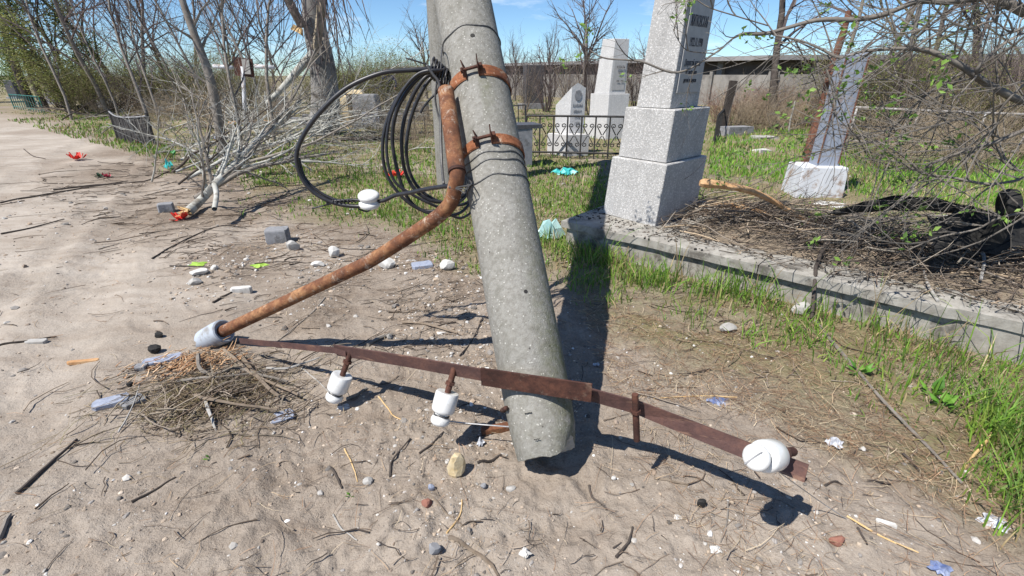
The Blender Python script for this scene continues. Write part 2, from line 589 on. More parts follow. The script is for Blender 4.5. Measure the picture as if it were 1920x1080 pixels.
M['greystone'] = simple('grey_stone', (0.20, 0.205, 0.215), (0.29, 0.29, 0.30), 14, 0.85, 0.2, 0.4, 0.004, c3=(0.15, 0.15, 0.15), s3=8)
M['palestone'] = simple('pale_stone', (0.42, 0.41, 0.39), (0.30, 0.285, 0.26), 18, 0.9, 0.2, 0.5, 0.004)
M['ochrestone'] = simple('ochre_stone', (0.55, 0.42, 0.23), (0.66, 0.56, 0.38), 30, 0.9, 0.2, 0.7, 0.006)
M['redstone'] = simple('red_brick_bit', (0.22, 0.10, 0.075), (0.30, 0.15, 0.11), 30, 0.95, 0.1, 0.6, 0.004)
M['whitechip'] = simple('white_lime', (0.62, 0.615, 0.59), (0.42, 0.40, 0.365), 22, 0.85, 0.25, 0.5, 0.004)
M['bluestone'] = simple('bluish_stone', (0.22, 0.25, 0.33), (0.34, 0.37, 0.44), 40, 0.75, 0.3, 0.5, 0.004)
M['charcoal'] = simple('charred', (0.012, 0.012, 0.013), (0.035, 0.033, 0.03), 30, 0.8, 0.3, 0.5, 0.004)
M['whitepaint'] = simple('whitewash', (0.62, 0.64, 0.67), (0.52, 0.54, 0.57), 6, 0.7, 0.3, 0.2, 0.003, c3=(0.30, 0.22, 0.17), s3=4.5, stretch=(3, 3, 0.4))
M['bluegrey'] = simple('faded_blue_sheet', (0.30, 0.335, 0.40), (0.22, 0.25, 0.31), 7, 0.6, 0.35, 0.1, 0.003, c3=(0.27, 0.21, 0.18), s3=3.0, stretch=(4, 4, 0.3))
M['twig'] = simple('dry_twig', (0.15, 0.115, 0.085), (0.24, 0.195, 0.15), 30, 0.9, 0.15, 0.3, 0.002, stretch=(1, 1, 1), rnd=0.5)
M['greybark'] = simple('grey_bark', (0.16, 0.14, 0.12), (0.27, 0.245, 0.215), 12, 0.92, 0.12, 0.5, 0.004, rnd=0.3)
M['overbark'] = simple('grey_brown_bark', (0.125, 0.112, 0.10), (0.215, 0.195, 0.17), 14, 0.92, 0.12, 0.5, 0.003)
M['darkbark'] = simple('dark_bark', (0.045, 0.038, 0.034), (0.095, 0.08, 0.07), 10, 0.95, 0.1, 0.5, 0.006, rnd=0.3)
M['purpletwig'] = simple('bare_twigs', (0.10, 0.078, 0.075), (0.165, 0.135, 0.125), 3, 0.9, 0.1, 0, rnd=0.35)
M['olivetwig'] = simple('budding_twigs', (0.12, 0.11, 0.055), (0.175, 0.15, 0.09), 3, 0.9, 0.1, 0, rnd=0.3)
M['drytwig'] = simple('straw_twigs', (0.24, 0.19, 0.135), (0.34, 0.28, 0.20), 3, 0.9, 0.1, 0, rnd=0.3)
M['whitebark'] = simple('bleached_bark', (0.46, 0.46, 0.42), (0.35, 0.345, 0.31), 10, 0.85, 0.2, 0.3, 0.003, c3=(0.22, 0.20, 0.17), s3=7)
M['barebark'] = simple('peeled_bark', (0.38, 0.32, 0.23), (0.26, 0.22, 0.165), 8, 0.9, 0.1, 0.5, 0.006)
M['poplar'] = simple('poplar_bark', (0.30, 0.29, 0.275), (0.19, 0.18, 0.17), 5, 0.95, 0.1, 0.8, 0.02, c3=(0.10, 0.09, 0.08), s3=3.5, stretch=(1, 1, 0.4))
M['yellowwood'] = simple('fresh_broken_wood', (0.55, 0.36, 0.15), (0.62, 0.46, 0.26), 14, 0.9, 0.1, 0.6, 0.006, stretch=(4, 4, 0.5))
M['orangewood'] = simple('split_orange_wood', (0.40, 0.215, 0.10), (0.55, 0.36, 0.20), 20, 0.9, 0.1, 0.6, 0.006)
M['leaf'] = tinted('leaf', 0.5, 0.35, 0.35)
M['grass'] = tinted('grass', 0.6, 0.25, 0.3)
M['straw'] = tinted('straw', 0.8, 0.15, 0.1)
M['gravel'] = tinted('gravel', 0.9, 0.2, 0.0, 0.5)
M['redflower'] = simple('red_petal', (0.62, 0.03, 0.02), (0.72, 0.07, 0.05), 20, 0.6, 0.3, 0)
M['pinkflower'] = simple('crimson_petal', (0.45, 0.03, 0.07), (0.55, 0.06, 0.12), 20, 0.6, 0.3, 0)
M['greenplastic'] = simple('green_plastic_leaf', (0.03, 0.22, 0.05), (0.05, 0.30, 0.08), 20, 0.5, 0.4, 0)
M['darkgreen'] = simple('dark_green_leaf', (0.02, 0.06, 0.03), (0.03, 0.09, 0.04), 20, 0.6, 0.3, 0)
M['teal'] = simple('teal_film', (0.03, 0.34, 0.33), (0.06, 0.45, 0.43), 12, 0.4, 0.5, 0)
M['paleteal'] = simple('pale_teal_bag', (0.26, 0.47, 0.46), (0.42, 0.56, 0.55), 9, 0.4, 0.5, 0.2, 0.004)
M['bluefilm'] = simple('blue_film', (0.06, 0.10, 0.26), (0.30, 0.34, 0.44), 20, 0.4, 0.5, 0)
M['foil'] = simple('crumpled_foil', (0.62, 0.64, 0.68), (0.30, 0.31, 0.34), 30, 0.35, 0.6, 0.7, 0.01)
M['lime'] = simple('lime_wrapper', (0.22, 0.40, 0.04), (0.34, 0.50, 0.08), 15, 0.5, 0.4, 0)
M['blackplastic'] = simple('black_plastic', (0.010, 0.010, 0.010), (0.024, 0.023, 0.022), 22, 0.72, 0.25, 0.4, 0.006)
M['greenpaint'] = simple('teal_fence_paint', (0.03, 0.19, 0.17), (0.04, 0.13, 0.12), 10, 0.7, 0.3, 0)
M['skin'] = simple('skin', (0.50, 0.30, 0.21), (0.46, 0.27, 0.19), 10, 0.6, 0.3, 0)
M['jacket'] = simple('navy_jacket', (0.025, 0.03, 0.10), (0.035, 0.04, 0.14), 12, 0.85, 0.2, 0)
M['trousers'] = simple('pale_trousers', (0.55, 0.55, 0.56), (0.47, 0.47, 0.48), 12, 0.9, 0.2, 0)
M['hair'] = simple('grey_hair', (0.16, 0.14, 0.12), (0.24, 0.21, 0.18), 30, 0.9, 0.2, 0)

# ------------------------------------------------------------------ ground
# slab (grave kerb) front line, used to keep plants off it
SZ = 0.25
SA, SB = G(1052, 412, SZ), G(1900, 602, SZ)
SDIR = Vector((SB.x - SA.x, SB.y - SA.y, 0)).normalized()          # along the front edge, towards the right
SIN = Vector((-SDIR.y, SDIR.x, 0))                                   # into the grave, away from the camera
SLEN, SDEP = 3.55, 1.55


def slabuv(x, y):
    dx, dy = np.asarray(x) - SA.x, np.asarray(y) - SA.y
    return dx * SDIR.x + dy * SDIR.y, dx * SIN.x + dy * SIN.y


def in_slab(x, y, m=0.0):
    u, w = slabuv(x, y)
    return (u > -m) & (u < SLEN + m) & (w > -m) & (w < SDEP + m)


def build_ground():
    th = np.concatenate([np.linspace(-pi, radians(-64), 60, endpoint=False), np.linspace(radians(-64), radians(64), 840, endpoint=False),
                         np.linspace(radians(64), pi, 60, endpoint=False)])
    r = np.concatenate([[0.12, 0.3], np.geomspace(0.55, 45, 540), np.geomspace(48, 900, 26)])
    R, T = np.meshgrid(r, th, indexing='ij')
    X, Y = R * np.sin(T), R * np.cos(T)
    Z = gz(X, Y)
    g = grassmask(X, Y)
    dark = np.clip(0.35 + 1.2 * vn(X * 0.9, Y * 0.9, 9) + 0.8 * np.clip((X + 2.2) / 2.6, 0, 1) - 0.6 * np.clip((1.9 - R) / 1.0, 0, 1), 0, 1)
    dark = np.maximum(dark * 0.75, np.clip(1.35 - np.abs(R / np.interp(T, B_TH, B_R) - 1.0) * 4, 0, 1) * 0.9)
    za, zb = np.zeros(X.shape), np.zeros(X.shape)
    pa = [(G(*q).x, G(*q).y) for q in ((330, 470), (560, 415), (900, 470), (1000, 560), (1000, 800), (860, 880), (560, 840), (300, 800), (440, 650), (360, 560))]
    pb_ = [(G(*q).x, G(*q).y) for q in ((60, 300), (240, 268), (560, 320), (700, 420), (600, 500), (340, 500), (160, 420))]
    for k_ in range(9):
        ja, jr = k_ * 2.4, .09 * sqrt(k_)
        wx = X + .5 * vn(X * 1.1, Y * 1.1, 51) + jr * cos(ja)
        wy = Y + .5 * vn(X * 1.1, Y * 1.1, 52) + jr * sin(ja)
        za += inpoly(wx, wy, pa) / 9.0
        wx, wy = wx + 2 * jr * cos(ja) + .5 * vn(X * .8, Y * .8, 53), wy + 2 * jr * sin(ja)
        zb += inpoly(wx, wy, pb_) / 9.0
    zone = np.maximum(za * np.clip(.62 + 1.2 * vn(X * 2.6, Y * 2.6, 13), 0, 1), zb * np.clip(.72 + 1.3 * vn(X * 1.6, Y * 1.6, 14), 0.1, 1))
    dark = np.maximum(dark, zone)
    V = np.stack([X.ravel(), Y.ravel(), Z.ravel()], 1)
    nT, nR = len(th), len(r)
    i, j = np.meshgrid(np.arange(nR - 1), np.arange(nT), indexing='ij')
    j2 = (j + 1) % nT
    F = np.stack([(i * nT + j).ravel(), ((i + 1) * nT + j).ravel(), ((i + 1) * nT + j2).ravel(), (i * nT + j2).ravel()], 1)
    F = F[:, ::-1]
    cols = np.stack([g.ravel() * (0.55 + 0.45 * (vn(X * 3, Y * 3, 12).ravel() > -0.1)), dark.ravel(), np.zeros(V.shape[0])], 1)
    fm = (np.hypot(V[F[:, 0], 0], V[F[:, 0], 1]) > np.interp(np.arctan2(V[F[:, 0], 0], V[F[:, 0], 1]), B_TH, B_R))
    for nm, sel in (('dirt_path', ~fm), ('ground', fm)):
        Fs = F[sel]
        used, inv = np.unique(Fs.ravel(), return_inverse=True)
        Fn = inv.reshape(Fs.shape)
        o = npmesh(nm, V[used], Fn, M['dirt'], cols[used], True, 'structure')
        if nm == 'dirt_path':                                  # close the small hole under the viewer
            me = o.data
    c = MB()
    ring = [Vector((0.12 * sin(t), 0.12 * cos(t), float(gz(0.12 * sin(t), 0.12 * cos(t))))) for t in th[::20]]
    c.add([Vector((0, 0, float(gz(0, 0))))] + ring, [(0, k + 1, (k + 1) % len(ring) + 1)[::-1] for k in range(len(ring))])
    me2 = c.build('ground_centre', M['dirt'])
    tag(me2, kind='structure')
    me2.name = 'dirt_path'


build_ground()

# ------------------------------------------------------------------ the leaning utility pole with its fittings
PB = Vector((0.137, 1.405, 0.075))
PT = Vector((-0.256, 2.90, 1.753))
PA = (PT - PB).normalized()
PX = Vector((1, 0, 0)); PX = (PX - PA * PX.dot(PA)).normalized()     # right-hand side of the pole
PF = PA.cross(PX)
if PF.y > 0: PF = -PF                                                 # front (towards the viewer, upwards)


def prad(s): return 0.134 + 0.0052 * s


def ponp(s, ang, off=0.0):
    """point on the pole: s metres from the foot, ang degrees from the front towards the right"""
    a = radians(ang)
    return PB + PA * s + (PF * cos(a) + PX * sin(a)) * (prad(s) + off)


pole = thing('utility_pole', (PB.x, PB.y, 0), 'snapped grey concrete power pole leaning upside down across the dirt path with rusty fittings', 'utility pole')
mb = MB()
n, rings, vs, fs, moss = 56, 0, [], [], []
ss = [0.0, 0.008, 0.03, 0.06, 0.1] + [0.2 * k + 0.2 for k in range(40)]
ss = [s for s in ss if s < 7.75]
prng = random.Random(3)
chip = [prng.uniform(0, 1) for _ in range(n)]
for k, s in enumerate(ss):
    for j in range(n):
        a = 2 * pi * j / n
        e = 0.0
        rr = prad(s)
        if s < 0.11:
            q = (0.11 - s) / 0.11
            e = 0.018 * q * max(0, float(vn(a * 1.1, 3.3, 2)) + 0.1) + 0.008 * q * chip[j] + (0.05 * q * max(0, cos(a - 1.05)) ** 8)
            rr *= 1 - 0.06 * q * q * (0.5 + chip[(j * 7) % n]) - 0.05 * q * max(0, cos(a - 1.0)) ** 4
        rr *= 1 - 0.10 * max(0, (0.34 - s) / 0.34) ** 1.5
        rr *= 1 + 0.010 * float(vn(a * 1.5, s * 1.7, 4)) + 0.006 * float(vn(a * 6, s * 9, 5))
        vs.append(PB + PA * (s + e) + (PF * cos(a) + PX * sin(a)) * rr)
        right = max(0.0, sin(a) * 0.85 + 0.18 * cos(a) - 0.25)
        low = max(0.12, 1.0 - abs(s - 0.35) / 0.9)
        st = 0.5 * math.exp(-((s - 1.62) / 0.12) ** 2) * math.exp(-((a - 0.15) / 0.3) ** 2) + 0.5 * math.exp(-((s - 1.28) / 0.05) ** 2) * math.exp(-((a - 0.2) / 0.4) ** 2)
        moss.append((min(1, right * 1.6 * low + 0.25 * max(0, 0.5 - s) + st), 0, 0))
for k in range(len(ss) - 1):
    for j in range(n):
        fs.append((k * n + j, k * n + (j + 1) % n, (k + 1) * n + (j + 1) % n, (k + 1) * n + j))
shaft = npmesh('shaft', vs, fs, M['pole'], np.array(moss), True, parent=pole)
endc = MB()
cen = PB + PA * 0.006
endc.add([cen] + vs[:n], [(0, (j + 1) % n + 1, j + 1) for j in range(n)])
endc.build('broken_end', M['slabcon'], pole)
for (s, an, r) in ((1.90, 2, 0.011), (0.62, 10, 0.008)):
    c = ponp(s, an, 0.0); nrm = (c - (PB + PA * s)).normalized()
    hole = MB()
    hole.tube([c - nrm * 0.02, c + nrm * 0.0015], r, 10)
    hole.build('bolt_hole', M['charcoal'], pole)
cr_ = MB()
for (s, an, da) in ((0.165, -22, 12), (0.07, -16, 9)):
    cr_ = MB()
    cr_.tube([ponp(s + 0.0012 * sin(k * 2.2), an + (k - 3) * da / 6, -0.0003) for k in range(7)], 0.0016, 5)
    cr_.build('crack', M['charcoal'], pole)


def strip(mbx, s, a0, a1, wid, off=0.004, th=0.005, seg=26, mi=0, warp=0.0):
    pts, fr = [], []
    for k in range(seg + 1):
        a = a0 + (a1 - a0) * k / seg
        p = ponp(s + warp * sin(radians(a) * 2.3), a, off)
        o = (PF * cos(radians(a)) + PX * sin(radians(a)))
        pts.append(p); fr.append((o, PA))
    h = wid / 2
    mbx.sweep(pts, fr, [(0, -h), (th, -h * 0.8), (th, h * 0.8), (0, h)], mi)


def s_at(py, px=900):
    best = None
    for k in range(700):
        s = k * 0.005
        q = PB + PA * s + PF * prad(s)
        dep = q.y * CT + (CH - q.z) * ST
        up = q.y * ST - (CH - q.z) * CT
        y = 540 - FPX * up / dep
        if best is None or abs(y - py) < best[0]: best = (abs(y - py), s)
    return best[1]


for idx, (py, wid) in enumerate(((132, 0.062), (262, 0.052))):
    s = s_at(py)
    b_ = MB()
    strip(b_, s, 1, 118, wid)
    strip(b_, s, -112, -23, wid)
    # ears bent outwards at the gap
    for an, w2, ln in ((0.5, wid, 0.062), (-22.5, wid, 0.05)):
        p = ponp(s, an, 0.002)
        o = (PF * cos(radians(an)) + PX * sin(radians(an)))
        t = PX * cos(radians(an)) - PF * sin(radians(an))
        q = [p - PA * w2 / 2, p + PA * w2 / 2, p + PA * (w2 * 0.72) + o * ln * 0.9, p + PA * (w2 * 0.2) + o * ln * 0.45, p - PA * (w2 * 0.1) + o * ln, p - PA * (w2 * .5) + o * ln * 0.3]
        vsx = [v - t * 0.0025 for v in q] + [v + t * 0.0025 for v in q]
        k6 = len(q)
        b_.add(vsx, [tuple(range(k6))[::-1], tuple(range(k6, 2 * k6))] + [(i, (i + 1) % k6, (i + 1) % k6 + k6, i + k6) for i in range(k6)], 1)
    band = b_.build('clamp_band', [M['band'], M['rustdark']], pole, smooth='auto')
    bo = MB()
    p0, p1 = ponp(s + 0.004, -27, 0.03), ponp(s + 0.004, 7, 0.03)
    bo.tube([p0, p1], 0.0075, 8)
    d = (p1 - p0).normalized()
    for pp in (p0, p1 - d * 0.016): bo.tube([pp, pp + d * 0.016], 0.015, 6)
    bo.build('bolt', M['rustdark'], band, smooth='auto')

# lamp bracket: socket tube beside the pole, bent pipe down to the ground, grey sleeve on its end
sk0, sk1 = P(838, 185, 2.335), P(857, 322, 2.06)
br = MB()
br.tube([sk0 + (sk0 - sk1) * 0.12, sk0, sk0.lerp(sk1, 0.5), sk1 + Vector((0, 0, 0.0))], 0.037, 18)
brack = br.build('lamp_bracket', M['rust'], pole, smooth='auto')
rim = MB()
rim.tube([sk1 - (sk1 - sk0) * 0.02, sk1 + (sk1 - sk0) * 0.012], 0.0385, 18)
rim.build('socket_rim', M['rustdark'], brack, smooth='auto')
pe = G(404, 628, 0.075)
elb = [sk0.lerp(sk1, 0.6), sk1, P(853, 352, 2.055), P(846, 378, 2.06), P(826, 402, 2.075), P(790, 428, 2.10), P(735, 464, 2.125), P(690, 492, 2.155)]
elb = spline(elb, 5) + [elb[-1].lerp(pe, k / 8) for k in range(1, 9)]
pi_ = MB()
pi_.tube(elb, 0.0325, 18)
pi_.build('bent_pipe', M['rust'], brack, smooth='auto')
axs = (elb[-1] - elb[-3]).normalized()
M_ = frame(pe - axs * 0.075, axs)
sl_ = MB()
srng = random.Random(8)
jg = [srng.uniform(-1, 1) for _ in range(20)]
sl_.lathe([(0.041, 0.02), (0.058, 0.0), (0.066, 0.004), (0.068, 0.05), (0.064, 0.12), (0.060, 0.165), (0.050, 0.168), (0.048, 0.05)], M_, 20,
          jit=lambda q, an: Vector((q.x * (1 + 0.03 * jg[int(an * 3) % 20]), q.y, q.z + (0.016 * jg[int(an * 3.2) % 20] if q.z > 0.15 else 0))))
sl_.build('grey_sleeve', M['sleeve'], brack, smooth='auto')

# crossarm
ca = [P(628, 657, 1.868), P(760, 678, 1.705), P(905, 704, 1.535), P(1010, 722, 1.452), P(1107, 741, 1.415), P(1195, 765, 1.375), P(1300, 806, 1.30), P(1400, 845, 1.215), P(1512, 888, 1.10)]
cdir = (ca[4] - ca[2]).normalized()


def armframe(i, pts, roll):
    a = pts[max(i - 1, 0)]; b = pts[min(i + 1, len(pts) - 1)]
    t = (b - a).normalized()
    u = Vector((0, -0.25, 1.0)); u = (u - t * u.dot(t)).normalized()
    w = t.cross(u)
    if w.y > 0: w = -w
    r = radians(roll)
    return (u * cos(r) - w * sin(r), w * cos(r) + u * sin(r))


def angle_bar(mbx, pts, rolls, fl, th=0.007, back=0.05):
    fr = [armframe(i, pts, rolls[i]) for i in range(len(pts))]
    h = fl / 2
    prof = [(-h, 0.0), (h, 0.0), (h, -th), (-h + th, -th), (-h + th, -back), (-h, -back)]
    mbx.sweep(pts, fr, prof)


ar = MB()
rolls = [8, 8, 8, 8, 8, 12, 30, 36, 38]
angle_bar(ar, ca, rolls, 0.056)
arm = ar.build('crossarm', M['steel'], pole, smooth=False)
st = MB()
stp = [ca[0] + Vector((0.06, -0.03, 0.0)), ca[0], ca[0].lerp(P(450, 639, 2.2), 0.15), P(540, 648, 2.02), P(450, 639, 2.2)]
st.sweep(stp, [armframe(i, stp, 20) for i in range(len(stp))], [(-0.014, 0.003), (0.014, 0.003), (0.013, -0.006), (-0.013, -0.012)])
strut = st.build('strut', M['steel'], arm)
pl = MB()
q0, q1 = P(902, 706, 1.505), P(1108, 737, 1.392)
pts = [q0.lerp(q1, k / 4) for k in range(5)]
angle_bar(pl, [p + Vector((0, -0.012, 0.006)) for p in pts], [12] * 5, 0.076, 0.008, 0.06)
pl.build('mounting_plate', M['rustdark'], arm)
cb = MB()
cb.tube([ponp(0.2, 60, 0.01), ponp(0.2, 100, 0.012), ponp(0.2, 140, 0.012), ponp(0.2, 180, 0.012), ponp(0.2, 220, 0.012), ponp(0.2, 260, 0.012), ponp(0.2, 300, 0.01)], 0.009, 6)
cb.build('u_bolt', M['rustdark'], arm, smooth=True)


def pin(p0, p1, r=0.0125):
    k = MB()
    d = (p1 - p0).normalized()
    k.tube([p0 - d * 0.012, p0, p1], r, 10)
    k.tube([p0 + d * 0.05, p0 + d * 0.062], r * 1.6, 6)
    return k.build('insulator_pin', M['rustdark'], arm, smooth='auto')


def insulator(base, axis, tie=True, sc=1.0):
    M_ = frame(base, axis)
    k = MB()
    prof = [(0.020, 0.004), (0.036, 0.0), (0.044, 0.002), (0.047, 0.008), (0.0475, 0.04), (0.047, 0.070), (0.044, 0.079), (0.036, 0.085), (0.029, 0.088), (0.0275, 0.096),
            (0.030, 0.102), (0.036, 0.106), (0.0385, 0.113), (0.038, 0.124), (0.033, 0.132), (0.024, 0.136), (0.010, 0.1375)]
    k.lathe([(r * sc, z * sc) for r, z in prof], M_, 32)
    o = k.build('insulator', M['porcelain'], arm, smooth='auto')
    w = MB()
    for zz in (0.093, 0.097):
        w.tube([M_ @ Vector((0.030 * sc * cos(t * pi / 9), 0.030 * sc * sin(t * pi / 9), zz * sc + 0.002 * sin(t))) for t in range(18)], 0.0022, 5, closed=True)
    w.build('tie_wire', M['wire'], arm)
    return M_


tops = [(P(659, 658, 1.845), P(624, 752, 1.79)), (P(851, 693, 1.60), P(823, 797, 1.515))]
for (a, b_) in tops:
    d = (b_ - a).normalized()
    L = (b_ - a).length
    base = b_ - d * 0.1375
    pin(a, base + d * 0.02)
    insulator(base, d)
pin(P(1191, 745, 1.345), P(1194, 826, 1.33), 0.0115)
a4, b4 = P(1484, 847, 1.135), P(1411, 859, 1.005)
d4 = (b4 - a4).normalized()
pin(a4, b4 - d4 * 0.11, 0.014)
M4 = insulator(b4 - d4 * 0.136, d4, sc=0.96)
sl4 = MB()
sl4.box(M4 @ Vector((0, 0, 0.1315)), (0.062, 0.004, 0.003), M4.to_3x3().to_4x4() @ Matrix.Rotation(radians(35), 4, 'Z'))
sl4.build('knob_slot', M['greystone'], arm)
aw = MB()
n4 = M4 @ Vector((0, 0, 0.09))
aw.tube(spline([n4 + Vector((0.03, -0.02, -0.02)), P(1470, 892, 1.06), G(1530, 935, 0.10), G(1590, 975, 0.012), G(1640, 1005, 0.008)], 6), 0.0016, 5)
aw.build('line_wire', M['alu'], arm)
aw = MB()
w2 = P(830, 788, 1.53)
aw.tube(spline([w2, P(870, 793, 1.55), P(915, 797, 1.53), P(965, 801, 1.52)], 5), 0.003, 5)
aw.build('line_wire', M['alu'], arm)

# thin wires wrapped round the pole
for (s0, s1, a0, a1) in ((s_at(46), s_at(46), -95, 100), (s_at(284), s_at(284), -100, 100), (s_at(300), s_at(296), -100, 100), (s_at(330), s_at(326), -100, 100)):
    tw = MB()
    tw.tube([ponp(s0 + (s1 - s0) * k / 24 + 0.006 * sin(k * 0.9 + s0 * 9), a0 + (a1 - a0) * k / 24, 0.003) for k in range(25)], 0.0028, 5)
    tw.build('wire_wrap', M['wire'], pole)
tw = MB()
tw.tube(spline([ponp(s_at(46), -95, 0.003), P(829, 90, 2.55), P(826, 130, 2.45)], 6), 0.0028, 5)
tw.build('wire_wrap', M['wire'], pole)
for k in range(3):
    tw = MB()
    tw.tube(spline([ponp(s_at(300) , -70, 0.004), P(884 - 6 * k, 345 + 8 * k, 2.0), P(862, 350 + 3 * k, 2.02), P(842, 352 - k, 2.03)], 5), 0.0028, 5)
    tw.build('wire_wrap', M['wire'], pole)

# the standing stump of the pole behind
SX, SY = -0.835, 6.55
stump = thing('pole_stump', (SX, SY, 0), 'upright grey concrete pole stump standing behind the leaning broken pole', 'utility pole')
k = MB()
k.lathe([(0.185 - 0.0048 * z, z) for z in [-0.2] + [0.3 * i for i in range(20)]], Matrix.Translation((SX, SY, 0)), 28)
k.build('shaft', M['pole'], stump, smooth='auto')
k = MB()
for (a, r, h) in ((0.2, .08, .35), (1.4, .1, .22), (2.6, .08, .4), (4.0, .1, .28), (5.2, .09, .3)):
    k.tube([Vector((SX + r * cos(a), SY + r * sin(a), 5.6)), Vector((SX + r * cos(a) * 1.1, SY + r * sin(a), 5.75 + h * .6)), Vector((SX + r * cos(a) * 2.2, SY + r * sin(a) * 1.7, 5.75 + h))], 0.008, 6)
k.build('rebar', M['rustdark'], stump)

# ------------------------------------------------------------------ cable coil and service cable hanging beside the pole
tie = P(824, 136, 2.50)
coil = thing('cable_coil', (tie.x, tie.y, tie.z), 'coil of several black cable loops hanging beside the pole behind the rusty pipe', 'cable')


def cableloop(pxs, r=0.0085):
    k = MB()
    k.tube(spline([P(*q) for q in pxs], 9, closed=True), r, 8, closed=True)
    return k.build('cable_loop', M['cable'], coil, smooth=True)


cableloop([(824, 134, 2.46), (790, 136, 2.45), (758, 166, 2.44), (733, 208, 2.43), (718, 262, 2.42), (722, 318, 2.42), (744, 358, 2.42), (778, 388, 2.43), (826, 404, 2.46), (872, 392, 2.62), (900, 330, 2.8), (890, 220, 2.8), (850, 145, 2.6)])
cableloop([(824, 138, 2.5), (796, 138, 2.48), (764, 170, 2.47), (742, 214, 2.47), (736, 268, 2.47), (748, 330, 2.46), (765, 372, 2.46), (792, 394, 2.47), (832, 392, 2.49), (874, 366, 2.64), (905, 300, 2.85), (880, 190, 2.8), (845, 142, 2.6)], 0.0095)
cableloop([(826, 140, 2.54), (800, 143, 2.52), (776, 176, 2.51), (759, 220, 2.51), (753, 270, 2.5), (760, 322, 2.5), (782, 360, 2.5), (815, 378, 2.51), (850, 374, 2.56), (880, 350, 2.68), (900, 270, 2.85), (870, 170, 2.75), (845, 142, 2.62)], 0.0095)
cableloop([(826, 143, 2.58), (806, 149, 2.56), (784, 185, 2.55), (768, 232, 2.55), (762, 285, 2.54), (772, 332, 2.54), (800, 366, 2.54), (846, 384, 2.57), (884, 372, 2.72), (910, 300, 2.88), (880, 190, 2.8), (848, 145, 2.65)], 0.009)
cableloop([(822, 132, 2.44), (782, 140, 2.43), (748, 182, 2.42), (728, 236, 2.41), (726, 296, 2.40), (740, 340, 2.40), (775, 366, 2.41), (820, 388, 2.44), (868, 408, 2.60), (905, 360, 2.8), (900, 240, 2.8), (850, 142, 2.6)], 0.0075)
k = MB()
for j in range(6):
    c = tie + Vector((0.012 * j - 0.03, 0.0, -0.01 * j + 0.02))
    k.tube([c + Vector((0.015 * cos(t) * 0.6, 0.045 * sin(t), 0.045 * cos(t))) for t in [2 * pi * q / 10 for q in range(10)]], 0.005, 5, closed=True)
k.tube(spline([tie, P(800, 122, 2.5), P(782, 115, 2.5), P(761, 109, 2.5)], 4), 0.004, 5)
k.build('binding_wire', M['cable'], coil, smooth=True)
k = MB()
k.tube(spline([P(800, 122, 2.42), P(812, 140, 2.42), P(824, 160, 2.42), P(826, 215, 2.40), P(828, 300, 2.3), P(832, 345, 2.15)], 6), 0.007, 6)
k.tube(spline([P(820, 150, 2.44), P(816, 180, 2.44), P(819, 205, 2.44), P(826, 230, 2.42)], 6), 0.005, 6)
k.build('loose_wire', M['wire'], coil, smooth=True)
k = MB()
k.tube(spline([P(826, 150, 2.46), P(820, 172, 2.46), P(806, 186, 2.46), P(793, 203, 2.46), P(789, 212, 2.46)], 6), 0.006, 6)
k.build('loose_end', M['cable'], coil, smooth=True)

serv = thing('service_cable', tuple(P(692, 374, 2.36)), 'large single black cable loop carrying a white porcelain egg insulator left of the pole', 'cable')
k = MB()
k.tube(spline([P(832, 126, 2.5), P(800, 130, 2.46), P(760, 132, 2.44), P(712, 138, 2.42), P(652, 164, 2.40), P(605, 205, 2.38), P(570, 252, 2.37), P(556, 292, 2.36), P(565, 332, 2.36), P(590, 362, 2.36), P(628, 381, 2.36), P(668, 387, 2.36), P(682, 384, 2.36)], 9), 0.0105, 8)
k.tube(spline([P(560, 296, 2.38), P(571, 332, 2.38), P(596, 358, 2.38), P(634, 376, 2.38), P(672, 375, 2.38)], 7), 0.008, 8)
k.tube(spline([P(708, 378, 2.36), P(722, 375, 2.35), P(742, 366, 2.33), P(770, 361, 2.28), P(802, 354, 2.2), P(838, 349, 2.1), P(862, 348, 2.05)], 8), 0.010, 8)
k.build('cable', M['cable'], serv, smooth=True)
k = MB()
ec = P(692, 374, 2.36)
for dz in (0.0185, -0.0185):
    k.lathe([(0.006, -0.017), (0.042, -0.0165), (0.050, -0.012), (0.053, -0.003), (0.051, 0.007), (0.042, 0.015), (0.02, 0.0175), (0.004, 0.018)],
            frame(ec + Vector((0.0, 0, dz)), (0.06, -0.25, 1)) , 24)
k.lathe([(0.043, -0.026), (0.043, 0.026)], frame(ec, (0.06, -0.25, 1)), 20)
eg = k.build('egg_insulator', M['porcelain'], serv, smooth='auto')
k = MB()
k.tube(spline([P(676, 376, 2.34), P(660, 374, 2.35), P(645, 375, 2.36), P(628, 377, 2.36), P(612, 381, 2.36)], 5), 0.0045, 5)
k.tube(spline([P(628, 380, 2.37), P(605, 386, 2.38), P(585, 391, 2.38)], 5), 0.004, 5)
k.tube(spline([P(706, 380, 2.36), P(690, 396, 2.37), P(672, 392, 2.37)], 5), 0.0045, 5)
for q in range(9):
    c = P(680 - 7 * q, 375.5 + 0.4 * q, 2.36)
    k.tube([c + Vector((0.004 * t / 6, 0.011 * sin(t), 0.011 * cos(t))) for t in [2 * pi * z / 8 for z in range(8)]], 0.0028, 4, closed=True)
k.build('binding_wire', M['cable'], serv, smooth=True)

# ------------------------------------------------------------------ grave kerb (concrete plinth) in the right foreground
SANG = atan2(SDIR.y, SDIR.x)
SROT = Matrix.Rotation(SANG, 4, 'Z')


def S(u, w, z): return Vector((SA.x, SA.y, 0)) + SDIR * u + SIN * w + Vector((0, 0, z))


